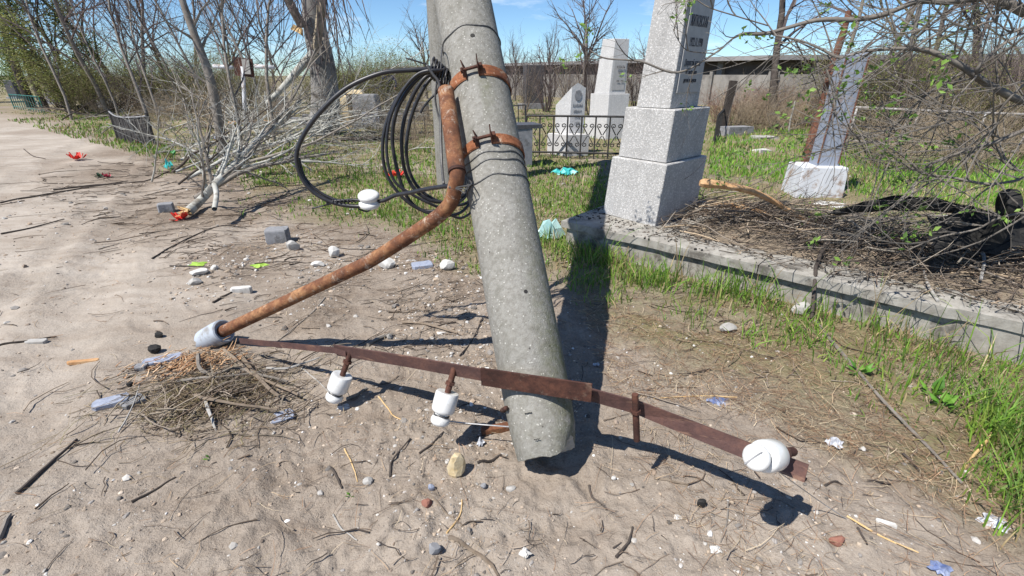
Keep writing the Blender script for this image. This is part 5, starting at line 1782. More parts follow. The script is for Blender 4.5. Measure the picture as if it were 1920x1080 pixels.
ST = ST
STK = [
    ([(34, 930), (92, 882), (147, 830)], .0075, 'longest dark straight stick lying on the bare path at lower left', 'darkbark'),
    ([(250, 946), (292, 920), (331, 897)], .0045, 'thin dark straight stick on the path right of the longest one', 'darkbark'),
    ([(2, 1020), (14, 990), (24, 972)], .009, 'thick grey stick at the left edge of the bottom', 'greybark'),
    ([(842, 1010), (880, 1025), (915, 1050), (935, 1085)], .007, 'thick brown curved stick running off the bottom edge', 'twig'),
    ([(620, 870), (632, 892), (640, 912)], .005, 'short dark stick below the hay pile left of the tan pebble', 'darkbark'),
    ([(732, 895), (735, 868), (752, 845), (770, 822)], .0045, 'dark forked looking twig below the second insulator', 'darkbark'),
    ([(786, 852), (808, 835), (832, 812)], .0045, 'short dark twig right of the forked looking one', 'darkbark'),
    ([(895, 870), (920, 862), (940, 852)], .0055, 'short dark stick right of the yellowish rock', 'darkbark'),
    ([(690, 650), (712, 636), (738, 628)], .011, 'grey stick stub behind the crossarm below the rusty pipe', 'greybark'),
    ([(755, 605), (800, 612), (858, 628)], .0085, 'brown curved bark strip left of the pole above the crossarm', 'twig'),
    ([(862, 668), (885, 640), (905, 600)], .004, 'thin dark upright twig leaning beside the pole shaft', 'darkbark'),
    ([(650, 748), (672, 742), (688, 730)], .0085, 'grey stick stub right of the first insulator', 'greybark'),
    ([(565, 688), (600, 718), (640, 760)], .0035, 'pale thin straight stalk running under the first insulator', 'palestone'),
    ([(710, 745), (735, 775), (760, 790)], .003, 'pale straw stalk between the two hanging insulators', 'yellowwood'),
    ([(0, 652), (60, 638), (105, 627)], .006, 'dark stick at the left edge above the pinkish chip', 'darkbark'),
    ([(2, 440), (60, 428), (120, 410)], .008, 'long dark stick across the path at the left edge', 'darkbark'),
    ([(0, 380), (60, 370), (160, 352), (240, 340)], .010, 'long dark branch across the path below the crimson flower', 'darkbark'),
    ([(100, 357), (180, 347), (270, 338), (330, 318)], .011, 'dark thick branch pointing from the path into the fallen branches', 'darkbark'),
    ([(45, 280), (62, 292), (85, 297)], .009, 'short curved dark twig on the far part of the path', 'darkbark'),
    ([(190, 385), (215, 392), (242, 405)], .006, 'pale thin stick left of the small grey block', 'greybark'),
    ([(285, 485), (350, 450), (415, 425), (460, 425)], .006, 'long thin dark stick arching left of the grey brick', 'darkbark'),
    ([(318, 497), (385, 498), (440, 512)], .005, 'dark stick under the bright green wrapper', 'darkbark'),
    ([(400, 570), (425, 555), (450, 540)], .006, 'dark stick pointing at the curved white plate shard', 'darkbark'),
    ([(610, 560), (590, 590), (560, 610), (520, 640)], .004, 'thin grey curved twig below the rusty pipe', 'greybark'),
    ([(1525, 612), (1580, 680), (1640, 748), (1720, 830), (1800, 915)], .0085, 'long grey dead stem lying through the dry grass at right', 'greybark'),
    ([(1800, 890), (1850, 830), (1895, 775)], .006, 'pale straight stalk rising to the right edge', 'yellowwood'),
    ([(1690, 858), (1710, 875), (1728, 900)], .005, 'dark bent twig in the straw right of the foil ball', 'darkbark'),
    ([(1545, 915), (1565, 905), (1580, 908)], .004, 'short curved dark twig right of the arm end shadow', 'darkbark'),
    ([(1585, 975), (1650, 1010), (1720, 1040)], .0035, 'long pale straw stalk at lower right', 'yellowwood'),
    ([(1605, 998), (1615, 1015), (1622, 1030)], .004, 'short dark twig beside the long pale stalk', 'darkbark'),
    ([(1105, 905), (1110, 925), (1125, 945), (1138, 957)], .0042, 'dark hooked twig below the pin without insulator', 'darkbark'),
    ([(1155, 1045), (1178, 1020), (1186, 990)], .0045, 'dark bent twig right of the bottom centre', 'darkbark'),
    ([(1225, 902), (1260, 910), (1290, 915)], .005, 'brown straight twig beneath the right part of the crossarm', 'twig'),
    ([(1280, 897), (1310, 903), (1335, 920)], .003, 'thin arched twig left of the insulator shadow', 'darkbark'),
    ([(1362, 950), (1361, 985), (1350, 1022)], .003, 'thin grey arched stalk left of the torn paper strip', 'greybark'),
    ([(790, 922), (815, 940), (840, 965), (868, 985)], .0035, 'brown twig below the bluish pebble', 'twig'),
    ([(838, 1000), (862, 965), (866, 935)], .003, 'pale broken stalk crossing the brown twig', 'yellowwood'),
    ([(622, 952), (640, 985), (668, 1003)], .0032, 'pale curved stalk on the bare dirt at bottom centre left', 'palestone'),
    ([(645, 838), (660, 868), (670, 900)], .003, 'pale stalk above the tan pebble', 'yellowwood'),
    ([(1380, 752), (1290, 745), (1225, 752)], .0025, 'thin straw stalk left of the crumpled blue film', 'yellowwood'),
    ([(940, 440), (700, 470), (560, 452), (470, 445)], .004, 'long thin dark twig lying behind the rusty pipe', 'darkbark'),
]
for (pts, r, lab, mt) in STK:
    q = G(*pts[0]); d_ = math.hypot(q.x, q.y)
    stick(pts, r, lab, mt)

# hay and chips round the end of the rusty pipe
HX, HY = [], []
n_ = 1300
a, q = NR.uniform(0, 2 * pi, n_), np.abs(NR.normal(0, .5, n_))
c = G(395, 745)
e1_, e2_ = np.array([.30, .10]), np.array([-.14, .24])
x = c.x + q * np.cos(a) * e1_[0] * 1.6 + q * np.sin(a) * e2_[0] * 1.35
y = c.y + q * np.cos(a) * e1_[1] * 1.6 + q * np.sin(a) * e2_[1] * 1.35
hump = np.exp(-q ** 2 * 2.2) * .020


def hayz(X, Y):
    return gz(X, Y)


L = NR.gamma(3, .03, n_) + .02
tag(rods('hay', x, y, NR.normal(.7, 1.1, n_), L, NR.uniform(.0008, .0018, n_), pick([(.27, .21, .13), (.20, .15, .095), (.34, .28, .18), (.15, .115, .08), (.22, .20, .10)], n_), M['straw'], K=4, zig=.03, lift=hump * .9 + .003, bend=.35, pitch=NR.normal(0, .16, n_)),
    'heap of hay and fine twigs below the grey sleeve of the rusty pipe', 'hay')
n_ = 300
ii = NR.integers(0, len(x), n_)
tag(rods('pile_twigs', x[ii] + .05, y[ii], NR.normal(.5, 1.0, n_), NR.gamma(3, .045, n_) + .04, NR.uniform(.0018, .0048, n_), pick(TWIGC + [(.26, .22, .17)], n_), M['straw'], K=5, zig=.03, lift=.022, bend=.4, pitch=NR.normal(0, .2, n_)),
    'dark broken twigs mixed into the hay heap below the pipe sleeve', 'twigs')
n_ = 420
c = G(362, 688)
x, y = NR.normal(c.x, .11, n_), NR.normal(c.y, .075, n_)
x = x + (y - c.y) * .5
tag(rods('wood_chips', x, y, NR.normal(.9, .6, n_), NR.uniform(.02, .07, n_), NR.uniform(.0022, .0042, n_), pick([(.46, .27, .15), (.55, .36, .21), (.36, .20, .11), (.60, .44, .29)], n_), M['straw'], K=3, zig=.02, lift=.018, bend=.1, pitch=NR.normal(0, .3, n_)),
    'orange wood chips beside the grey sleeve on the pipe end', 'wood chips')
for i, (pts, r, lab) in enumerate((
        ([(372, 665, .06), (375, 690, .07), (400, 702, .06), (440, 690, .05), (478, 700, .04), (540, 715, .02)], .009, 'curved grey branch arching over the hay heap'),
        ([(362, 740, .05), (390, 748, .06), (440, 757, .05), (520, 768, .02)], .008, 'grey branch lying across the middle of the hay heap'),
        ([(385, 752, .04), (395, 780, .03), (405, 808, .01)], .008, 'short brown stick pointing down from the hay heap'),
        ([(330, 715, .05), (380, 708, .07), (430, 705, .06), (500, 695, .03)], .006, 'pale thin branch on top of the hay heap'),
        ([(420, 655, .04), (460, 690, .05), (480, 705, .04), (560, 740, .02)], .008, 'brown branch at the right side of the hay heap'),
        ([(500, 690, .02), (540, 690, .03), (600, 670, .02)], .006, 'grey twig from the hay heap towards the crossarm'),
        ([(222, 810, .01), (245, 770, .03), (262, 722, .05)], .004, 'pale straight stalk over the left end of the hay heap'),
        ([(450, 665, .03), (500, 725, .04), (530, 745, .02)], .010, 'thick brown stick under the crossarm at the hay heap'))):
    stick(pts, r, lab, ['greybark', 'twig', 'palestone'][i % 3] if i not in (6,) else 'palestone', 'branch', 'branch', False)

# ------------------------------------------------------------------ trees and shrubs
def base(px, Y): return Vector(((px - 960) / FPX * (Y * CT + CH * ST), Y, 0))


class Tw:
    """collects thin tapering twigs quickly"""
    def __init__(s): s.v, s.f = [], []

    def limb(s, pts, rads, sides=3):
        o = len(s.v)
        k_ = len(pts)
        t = (pts[-1] - pts[0])
        u = t.orthogonal().normalized(); w = t.normalized().cross(u)
        for p, r in zip(pts, rads):
            for j in range(sides):
                a = 2 * pi * j / sides
                q = p + (u * cos(a) + w * sin(a)) * r
                s.v.append((q.x, q.y, q.z))
        for i in range(k_ - 1):
            for j in range(sides):
                j2 = (j + 1) % sides
                s.f.append((o + i * sides + j, o + i * sides + j2, o + (i + 1) * sides + j2, o + (i + 1) * sides + j))

    def obj(s, name, mat, parent=None, kind=None, smooth=False):
        o = npmesh(name, np.array(s.v), np.array(s.f), mat, None, smooth, kind, parent=parent)
        return o


def walk(p, d, L, n_, rng, wob=.12, grav=0.0):
    pts = [p.copy()]
    d = d.normalized()
    for i in range(n_):
        d = (d + Vector((rng.gauss(0, wob), rng.gauss(0, wob), rng.gauss(0, wob) + grav))).normalized()
        p = p + d * (L / n_)
        pts.append(p.copy())
    return pts, d


def branch(tw, p, d, L, r, lev, rng, spec, tips=None):
    """spec: list per level of (children, length ratio, angle, segments, sides, gravity)"""
    nch, lr, an, seg, sides, grav = spec[lev]
    pts, dend = walk(p, d, L, seg, rng, .10 + .05 * lev, grav)
    tw[min(lev, len(tw) - 1)].limb(pts, [max(r * (1 - .72 * i / seg), .0012) for i in range(seg + 1)], sides)
    if lev + 1 >= len(spec):
        if tips is not None: tips.append((pts[-1], dend)); tips.append((pts[len(pts) // 2], dend))
        return
    for c in range(nch):
        f = .22 + .78 * (c + rng.random()) / nch
        x = f * seg
        i = min(int(x), seg - 1)
        q = pts[i].lerp(pts[i + 1], x - i)
        dd = (pts[i + 1] - pts[i]).normalized()
        ort = dd.orthogonal().normalized()
        ort.rotate(Matrix.Rotation(rng.uniform(0, 2 * pi), 3, dd))
        a = radians(an * rng.uniform(.7, 1.25))
        nd = (dd * cos(a) + ort * sin(a))
        branch(tw, q, nd, L * lr * rng.uniform(.65, 1.2) * (1.15 - .5 * f), r * (1 - .6 * f) * .55, lev + 1, rng, spec, tips)


def leafmesh(name, tips, size, pal, parent, rng, per=4, spread=.06, kind='stuff'):
    V, F, C = [], [], []
    for (p, d) in tips:
        for q in range(per):
            c = p + Vector((rng.gauss(0, spread), rng.gauss(0, spread), rng.gauss(0, spread)))
            a = Vector((rng.gauss(0, 1), rng.gauss(0, 1), rng.gauss(0, .6) + .3)).normalized()
            b_ = a.orthogonal().normalized(); b_.rotate(Matrix.Rotation(rng.uniform(0, 6.3), 3, a))
            s_ = size * rng.uniform(.6, 1.3)
            n2 = a.cross(b_)
            o = len(V)
            V += [c, c + a * s_ * .5 + b_ * s_ * .28 + n2 * s_ * .08, c + a * s_, c + a * s_ * .5 - b_ * s_ * .28 + n2 * s_ * .08]
            F.append((o, o + 1, o + 2, o + 3))
            col = pal[rng.randrange(len(pal))]; k_ = rng.uniform(.75, 1.25)
            C += [[min(1, x_ * k_) for x_ in col]] * 4
    return npmesh(name, np.array([tuple(v) for v in V]), np.array(F), M['leaf'], np.array(C), False, kind, parent=parent)


LEAFG = [(.10, .17, .03), (.13, .21, .04), (.08, .14, .03), (.17, .24, .05)]
OLIVE = [(.19, .22, .055), (.24, .26, .075), (.15, .18, .05), (.26, .25, .09)]
DARKG = [(.11, .17, .05), (.14, .21, .06), (.09, .14, .05), (.17, .23, .07)]


def make_tree(name, h, seed, bark, twig, spec, r, lean=(0, 0), leaves=None, cat='tree', nstem=1, spread=0.0, label='', leafsize=.05, per=3, lspread=.08):
    rng = random.Random(seed)
    root = thing(name, (0, 0, 0), label, cat)
    t0, t1 = Tw(), Tw()
    tips = []
    for s_ in range(nstem):
        a = rng.uniform(0, 2 * pi)
        sp = spread * rng.uniform(.3, 1)
        d = Vector((cos(a) * sp + lean[0], sin(a) * sp + lean[1], 1))
        p = Vector((cos(a) * spread * .25 * rng.random(), sin(a) * spread * .25 * rng.random(), -.06))
        branch([t0, t1], p, d, h * rng.uniform(.65, 1.1) if nstem > 1 else h, r * (rng.uniform(.6, 1.1) if nstem > 1 else 1), 0, rng, spec, tips)
    t0.obj('trunk' if nstem == 1 else 'stems', bark, root, None if nstem == 1 else 'stuff', True)
    if t1.v: t1.obj('crown' if nstem == 1 else 'twigs', twig, root, 'stuff')
    if leaves: leafmesh('foliage', tips, leafsize, leaves, root, rng, per, lspread)
    return root


def put(proto, used, loc, rz, sc, label, group=None):
    o = proto if not used[0] else copy_tree(proto)
    used[0] = True
    o.location = loc
    o.rotation_euler = (0, 0, rz)
    o.scale = (sc[0], sc[0], sc[1]) if hasattr(sc, '__len__') else (sc, sc, sc)
    o['label'] = label
    if group: o['group'] = group
    elif 'group' in o: del o['group']
    return o


# spec rows: children, length ratio, angle, segments, sides, gravity
SP_TREE = [(11, .50, 48, 7, 8, .01), (7, .55, 42, 4, 4, .03), (6, .5, 40, 3, 3, .03), (3, .5, 38, 2, 3, .02)]
SP_VASE = [(9, .85, 28, 4, 7, .0), (9, .42, 36, 5, 4, .04), (6, .5, 36, 3, 3, .03), (3, .5, 34, 2, 3, .02)]
SP_SLIM = [(16, .42, 26, 7, 6, .02), (9, .45, 30, 4, 3, .03), (5, .5, 32, 3, 3, .02)]
SP_SHRUB = [(8, .40, 34, 5, 4, .02), (4, .5, 36, 3, 3, .03), (2, .5, 36, 2, 3, .02)]
SP_SHRUBD = [(11, .34, 40, 6, 4, .0), (5, .5, 42, 3, 3, .02), (2, .5, 40, 2, 3, .0)]

TA = make_tree('bare_tree', 7.5, 1, M['greybark'], M['purpletwig'], SP_TREE, .085, cat='tree')
TB = make_tree('bare_tree', 6.5, 2, M['darkbark'], M['purpletwig'], SP_TREE, .10, lean=(.12, 0), cat='tree')
TC = make_tree('bare_tree', 3.2, 3, M['greybark'], M['purpletwig'], SP_VASE, .13, cat='tree')
TD = make_tree('bare_tree', 6.5, 4, M['greybark'], M['olivetwig'], SP_TREE, .09, leaves=OLIVE, leafsize=.07, per=1, cat='tree')
TE = make_tree('bare_tree', 6.0, 14, M['greybark'], M['purpletwig'], SP_SLIM, .05, cat='tree')
SHA = make_tree('bare_shrub', 2.6, 5, M['purpletwig'], M['purpletwig'], SP_SHRUB, .018, nstem=22, spread=.42, cat='shrub')
SHB = make_tree('bare_shrub', 2.4, 6, M['drytwig'], M['purpletwig'], SP_SHRUB, .014, nstem=26, spread=.5, cat='shrub')
SHC = make_tree('budding_shrub', 2.6, 7, M['olivetwig'], M['olivetwig'], SP_SHRUBD, .014, nstem=24, spread=.5, leaves=OLIVE, leafsize=.05, per=1, lspread=.1, cat='shrub')
SHD = make_tree('thorny_thicket', 1.5, 8, M['drytwig'], M['drytwig'], SP_SHRUBD, .009, nstem=30, spread=.8, cat='shrub')
U = {k_: [False] for k_ in 'ABCDEFGHI'}
RT = random.Random(21)


def leafy(px, Y, h, seed, lean, pal, label, trunk_r=.16, crown0=.35, width=.30, dens=1300, mat='darkbark'):
    rng = random.Random(seed)
    b_ = base(px, Y)
    root = thing('leafy_tree', b_, label, 'tree')
    t0, t1 = Tw(), Tw(); tips = []
    pts, d = walk(b_ - Vector((0, 0, .1)), Vector((lean, 0, 1)), h, 8, rng, .04)
    t0.limb(pts, [trunk_r * (1 - .85 * i / 8) for i in range(9)], 8)
    for c in range(46):
        f = crown0 + (1 - crown0) * rng.random()
        i = min(int(f * 8), 7)
        q = pts[i].lerp(pts[i + 1], f * 8 - i)
        a = rng.uniform(0, 2 * pi)
        ww = h * width * (sin(pi * min(1, (f - crown0) / (1 - crown0) * .8 + .18))) * rng.uniform(.4, 1.1)
        bp, bd = walk(q, Vector((cos(a), sin(a), rng.uniform(.1, .9))), ww, 4, rng, .15)
        t1.limb(bp, [.03, .024, .018, .012, .006], 3)
        for z_ in range(dens // 46):
            g_ = rng.random() ** .6
            i2 = min(int(g_ * 4), 3)
            c_ = bp[i2].lerp(bp[i2 + 1], g_ * 4 - i2)
            tips.append((c_ + Vector((rng.gauss(0, .16), rng.gauss(0, .16), rng.gauss(0, .14))), bd))
    t0.obj('trunk', M[mat], root, None, True)
    t1.obj('limbs', M[mat], root, 'stuff')
    leafmesh('foliage', tips, .085, pal, root, rng, 7, .16)
    return root


leafy(62, 23, 6.6, 31, -.08, DARKG + OLIVE, 'tall green conical tree with dark leaning trunk at the far left', .20, .34, .24, 760)
leafy(88, 21, 5.2, 32, -.10, OLIVE + DARKG, 'olive green tree just right of the tallest green tree at far left', .15, .30, .24, 640)
leafy(132, 20, 3.4, 33, -.05, OLIVE, 'low dense olive bushy tree behind the dark gravestone at far left', .12, .15, .38, 800)
leafy(180, 22, 4.2, 34, .05, OLIVE + [(.15, .13, .06)], 'olive brown budding tree behind the oval topped gravestone', .12, .22, .33, 600)
leafy(-20, 28, 3.6, 35, 0, LEAFG, 'bright green bush at the left edge beyond the path', .12, .1, .45, 1300)
leafy(40, 34, 3.0, 36, 0, LEAFG + OLIVE, 'yellow green bush far down the path at left', .12, .1, .5, 1100)

k = 0
for (px, Y, sc, pr, u_, lab) in (
        (112, 24, 1.0, TA, 'A', 'bare grey tree rising behind the leftmost dark gravestone'),
        (165, 22, 1.05, TB, 'B', 'dark bare tree leaning left above the black oval topped gravestone'),
        (205, 19, .95, TA, 'A', 'bare grey tree standing between oval topped gravestone and slatted fence'),
        (240, 24, 1.1, TB, 'B', 'bare tree with dark trunk right behind the slatted fence panel'),
        (280, 20, .95, TA, 'A', 'slender bare tree above the dark iron rail fence at left'),
        (318, 26, 1.05, TB, 'B', 'bare tree far behind the fallen branches left of the grey leaning trunk'),
        (370, 24, 1.0, TA, 'A', 'bare tree far behind the fallen branches right of the grey leaning trunk'),
        (520, 26, .95, TA, 'A', 'bare tree just left of the big pale poplar trunk'),
        (430, 30, 1.0, TB, 'B', 'bare tree far behind the white pipe cross'),
        (135, 17, .9, TE, 'I', 'slim bare tree with steep twigs behind the tall dark gravestone at far left'),
        (188, 26, 1.1, TE, 'I', 'slim bare tree with steep twigs far behind the black oval topped gravestone'),
        (226, 16, .8, TE, 'I', 'slim bare tree with steep twigs just left of the slatted fence'),
        (262, 21, 1.0, TE, 'I', 'slim bare tree with steep twigs right above the slatted fence panel'),
        (300, 15, .8, TE, 'I', 'slim bare tree with steep twigs between slatted fence and leaning grey trunk'),
        (345, 19, 1.0, TE, 'I', 'slim bare tree with steep twigs just left of the leaning grey trunk'),
        (392, 17, .9, TE, 'I', 'slim bare tree with steep twigs between leaning grey trunk and pipe cross'),
        (448, 22, 1.05, TE, 'I', 'slim bare tree with steep twigs behind the pipe cross'),
        (495, 18, .95, TE, 'I', 'slim bare tree with steep twigs between pipe cross and poplar'),
        (545, 20, .9, TE, 'I', 'slim bare tree with steep twigs just left of the poplar trunk'),
        (455, 9.8, .80, TE, 'I', 'nearest slim bare tree, standing right in front of the pipe cross'),
        (515, 10.8, .85, TE, 'I', 'near slim bare tree between the pipe cross and the poplar foot'),
        (288, 11.0, .75, TE, 'I', 'near slim bare tree just right behind the slatted fence panel'),
        (1095, 21, 1.0, TC, 'C', 'vase shaped bare tree rising behind the small white gravestone'),
        (1030, 25, .72, TC, 'C', 'small bare tree behind the tall dark gravestone at the pole'),
        (965, 30, .70, TC, 'C', 'small bare tree against the sky right beside the leaning pole'),
        (1205, 20, .62, TC, 'C', 'small bare tree between slim white obelisk and big obelisk'),
        (800, 32, .95, TC, 'C', 'bare tree against the sky left of the concrete poles'),
        (1450, 14, 1.15, TB, 'B', 'bare tree with straight dark trunk between obelisk and rusty post'),
        (1610, 17, 1.1, TA, 'A', 'bare tree directly behind the faded metal pillar'),
        (1665, 15, 1.0, TD, 'D', 'budding tree just right of the faded metal pillar'),
        (1735, 19, 1.15, TA, 'A', 'bare tree behind the pipe railing near its left end'),
        (1800, 16, 1.0, TB, 'B', 'dark bare tree behind the middle of the pipe railing'),
        (1880, 18, 1.1, TD, 'D', 'budding tree behind the pipe railing at the right edge'),
        (1545, 21, 1.05, TA, 'A', 'bare tree far behind the rusty post')):
    put(pr, U[u_], base(px, Y), RT.uniform(0, 6.28), sc * RT.uniform(.92, 1.08), lab)

ORD = ['first', 'second', 'third', 'fourth', 'fifth', 'sixth', 'seventh', 'eighth', 'ninth', 'tenth', 'eleventh', 'twelfth']
LG = 'bare shrubs in the thicket behind the left hand graves'
for i in range(20):
    px = 120 + 20 * i + RT.uniform(-12, 12)
    Y = RT.uniform(18, 27)
    pr, u_ = ((SHA, 'E'), (SHC, 'G'), (SHC, 'G'), (SHB, 'F'))[i % 4]
    put(pr, U[u_], base(px, Y), RT.uniform(0, 6.28), (RT.uniform(1.0, 1.3), RT.uniform(.55, .95)), 'thin stemmed bushy shrub in the dense thicket behind the graves at left', LG)
MG = 'shrubs forming the low brown hedge between the poplar and the poles'
for i in range(12):
    px = 600 + 17 * i
    Y = RT.uniform(20, 30)
    pr, u_ = ((SHC, 'G'), (SHB, 'F'), (SHC, 'G'))[i % 3]
    put(pr, U[u_], base(px, Y), RT.uniform(0, 6.28), (1.2, RT.uniform(.72, .95)), 'brown green shrub in the low hedge between poplar and concrete poles, ' + ORD[i] + ' from the left', MG)
CG = 'bare shrubs in front of the concrete wall behind the white gravestones'
for i in range(7):
    px = 940 + 42 * i + RT.uniform(-10, 10)
    Y = RT.uniform(17, 22)
    put((SHA, SHB)[i % 2], U['EF'[i % 2]], base(940 + 42 * i, Y), RT.uniform(0, 6.28), (RT.uniform(.8, 1.05), RT.uniform(.7, 1.05)), 'bare shrub against the grey concrete wall behind the white gravestones, ' + ORD[i] + ' from the left', CG)
RG = 'bare and budding shrubs of the thicket at the right edge'
for i in range(34):
    px = 1560 + 12.5 * i + RT.uniform(-10, 10)
    Y = RT.uniform(9.5, 16)
    pr, u_ = ((SHA, 'E'), (SHB, 'F'), (SHC, 'G'), (SHB, 'F'))[i % 4]
    put(pr, U[u_], base(px, Y), RT.uniform(0, 6.28), (RT.uniform(.8, 1.1), RT.uniform(.6, 1.0)), 'straggly shrub in the dense thicket behind the pipe railing at right', RG)
TG = 'low dry brambles around the graves'
for i, (px, Y, s_) in enumerate([(1370, 13.5, .8), (1400, 14.5, .9), (1425, 13, .75), (1455, 13.8, .9), (1490, 14.5, .8), (1625, 8.2, .7), (1700, 8.6, .8), (1760, 9.0, .8), (1830, 8.3, .75), (1890, 8.6, .8), (1670, 7.6, .6), (1800, 7.6, .55),
                                 (300, 14.5, .6), (395, 14, .6), (500, 13, .6), (330, 17, .8), (420, 16, .8), (505, 15.5, .7), (190, 19, .6),
                                 (705, 12.5, .6), (745, 13, .7), (790, 12, .7), (835, 12.5, .7), (640, 14, .6), (770, 10, .5), (880, 10.5, .5)]):
    put(SHD, U['H'], base(px, Y), RT.uniform(0, 6.28), s_, 'tangled low dry bramble growing among the graves', TG)

# the big pale poplar with torn limb
pb = base(603, 12.6)
pop = thing('poplar_tree', pb, 'big pale poplar trunk with torn yellow limb and drooping twigs behind the fallen branches', 'tree')
rng = random.Random(41)
t0 = Tw()
PY = 12.6
tp = [pb + Vector((0, 0, -.1)), P(610, 190, PY), P(604, 120, PY), P(592, 60, PY), P(585, 0, PY), P(577, -80, PY), P(570, -200, PY), P(566, -330, PY)]
tp = spline(tp, 4)
t0.limb(tp, [.36 - .24 * (i / len(tp)) + (.04 if i < 3 else 0) for i in range(len(tp))], 14)
t0.obj('trunk', M['poplar'], pop, None, True)
t1, t2 = Tw(), Tw()
for pts, rr in (([P(568, 50, PY - .25), P(552, 22, PY - .4), P(540, -5, PY - .5), P(530, -40, PY - .6)], (.11, .10, .09, .08)),
                ([P(606, 70, PY - .3), P(622, 130, PY - .5), P(626, 200, PY - .6), P(622, 245, PY - .6)], (.035, .03, .025, .012))):
    q = spline(pts, 4); t1.limb(q, [rr[0] + (rr[-1] - rr[0]) * i / len(q) for i in range(len(q))], 7)
t1.obj('side_limb', M['greybark'], pop, None, True)
t1 = Tw()
q = spline([P(606, -30, PY - .5), P(602, 20, PY - .6), P(596, 70, PY - .7), P(589, 98, PY - .75)], 4); t1.limb(q, [.10] * len(q), 8)
t1.obj('hanging_limb', M['barebark'], pop, None, True)
t1 = Tw()
q = spline([P(590, 98, PY - .75), P(560, 130, PY - .9), P(530, 165, PY - 1.1), P(500, 195, PY - 1.3)], 4); t1.limb(q, [.105 - .06 * i / len(q) for i in range(len(q))], 8)
t1.obj('broken_limb', M['whitebark'], pop, None, True)
k = MB(); k.box(P(558, 56, PY - .5), (.3, .15, .12), Matrix.Rotation(.4, 4, 'Y'), taper=.5, jit=.03); k.build('torn_wood', M['yellowwood'], pop)
tw = Tw()
for i in range(28):
    p = P(rng.choice([500, 520, 545, 610, 620, 630, 600, 560, 480]) + rng.uniform(-12, 12), rng.uniform(-120, 10), PY - rng.uniform(.3, 1.6))
    pts, d = walk(p, Vector((rng.gauss(0, .15), rng.gauss(0, .15), -1)), rng.uniform(.8, 2.6), 6, rng, .09)
    tw.limb(pts, [.016 - .002 * j for j in range(7)], 3)
    for j in range(5):
        pp_, _ = walk(pts[1 + j], Vector((rng.gauss(0, .5), rng.gauss(0, .5), -1)), rng.uniform(.3, .9), 3, rng, .12)
        tw.limb(pp_, [.008, .006, .005, .003], 3)
tw.obj('drooping_twigs', M['purpletwig'], pop, 'stuff')

# grey young trunk leaning left in front of the thicket
lp = base(418, 8.6)
lt = thing('bare_tree', lp, 'slim grey trunk leaning left out of the fallen branches up to the frame top', 'tree')
t0, t1 = Tw(), Tw()
LY = 8.6
q = spline([lp - Vector((0, 0, .1)), P(408, 215, LY), P(392, 140, LY), P(370, 80, LY), P(352, 30, LY), P(338, -15, LY), P(322, -90, LY)], 4)
t0.limb(q, [.085 - .05 * i / len(q) for i in range(len(q))], 9)
t0.obj('trunk', M['greybark'], lt, None, True)
rng = random.Random(43)
SPL = [(5, .5, 35, 5, 5, .03), (4, .5, 35, 3, 3, .03), (2, .5, 35, 2, 3, .02)]
for pts_ in ([P(368, 78, LY), P(335, 52, LY - .2), P(306, 46, LY - .3)], [P(398, 160, LY), P(360, 128, LY), P(330, 118, LY)], [P(375, 95, LY), P(400, 40, LY + .2), P(425, 0, LY + .3)], [P(455, 110, LY), P(435, 60, LY), P(400, 10, LY)], [P(360, 55, LY), P(385, 20, LY), P(400, -20, LY)]):
    d = pts_[-1] - pts_[0]
    branch([t1, t1], pts_[0], d, d.length * 1.2, .022, 0, rng, SPL)
t1.obj('crown', M['greybark'], lt, 'stuff')

# bleached fallen branch with forks, and the tangle around it
FY = 5.0
fb_ = thing('fallen_branch', G(352, 402, 0), 'big bleached white fallen branch with pale torn end and many upright forks', 'branch')
main = spline([G(352, 398, .05), G(380, 372, .10), P(404, 345, 5.15), P(430, 318, 5.45), P(470, 275, 5.9), P(515, 238, 6.4), P(560, 200, 7.0)], 5)
t0 = Tw(); t0.limb(main, [.050 * (1 - .62 * i / len(main)) for i in range(len(main))], 10); t0.obj('limb', M['whitebark'], fb_, None, True)
t0 = Tw()
q = spline([P(402, 346, 5.15), P(406, 365, 5.0), P(402, 392, 4.72)], 4); t0.limb(q, [.028, .028, .027, .027, .026, .026, .026, .026, .025], 8)
t0.obj('stub', M['whitebark'], fb_, None, True)
k = MB(); r_ = random.Random(2)
for i in range(16):
    c = G(352, 399, .05) + Vector((r_.uniform(-.03, .03), r_.uniform(-.03, .02), r_.uniform(-.02, .04)))
    k.tube([c, c + Vector((r_.uniform(-.10, -.02), r_.uniform(-.09, .0), r_.uniform(-.03, .05)))], [.012, .004], 4)
k.build('torn_end', M['yellowwood'], fb_)
rng = random.Random(47)
SPF = [(6, .5, 36, 6, 6, .0), (4, .55, 40, 4, 4, .0), (3, .55, 42, 3, 3, .0)]
forks = []
for (f, px, py, Y, r_0) in ((.18, 382, 300, 5.15, .020), (.24, 392, 230, 5.4, .022), (.30, 376, 150, 5.6, .020), (.32, 412, 205, 5.5, .022), (.38, 428, 215, 5.7, .018), (.42, 447, 160, 5.9, .02), (.5, 470, 180, 6.1, .018), (.56, 455, 120, 6.2, .018),
                           (.62, 505, 165, 6.4, .018), (.7, 490, 110, 6.6, .016), (.76, 535, 160, 6.8, .016), (.84, 560, 130, 7.0, .015), (.92, 590, 110, 7.1, .014), (.97, 605, 165, 7.2, .012), (.66, 540, 240, 6.2, .014), (.45, 500, 260, 5.8, .014)):
    i = int(f * (len(main) - 1))
    forks.append((main[i], P(px, py, Y), r_0))
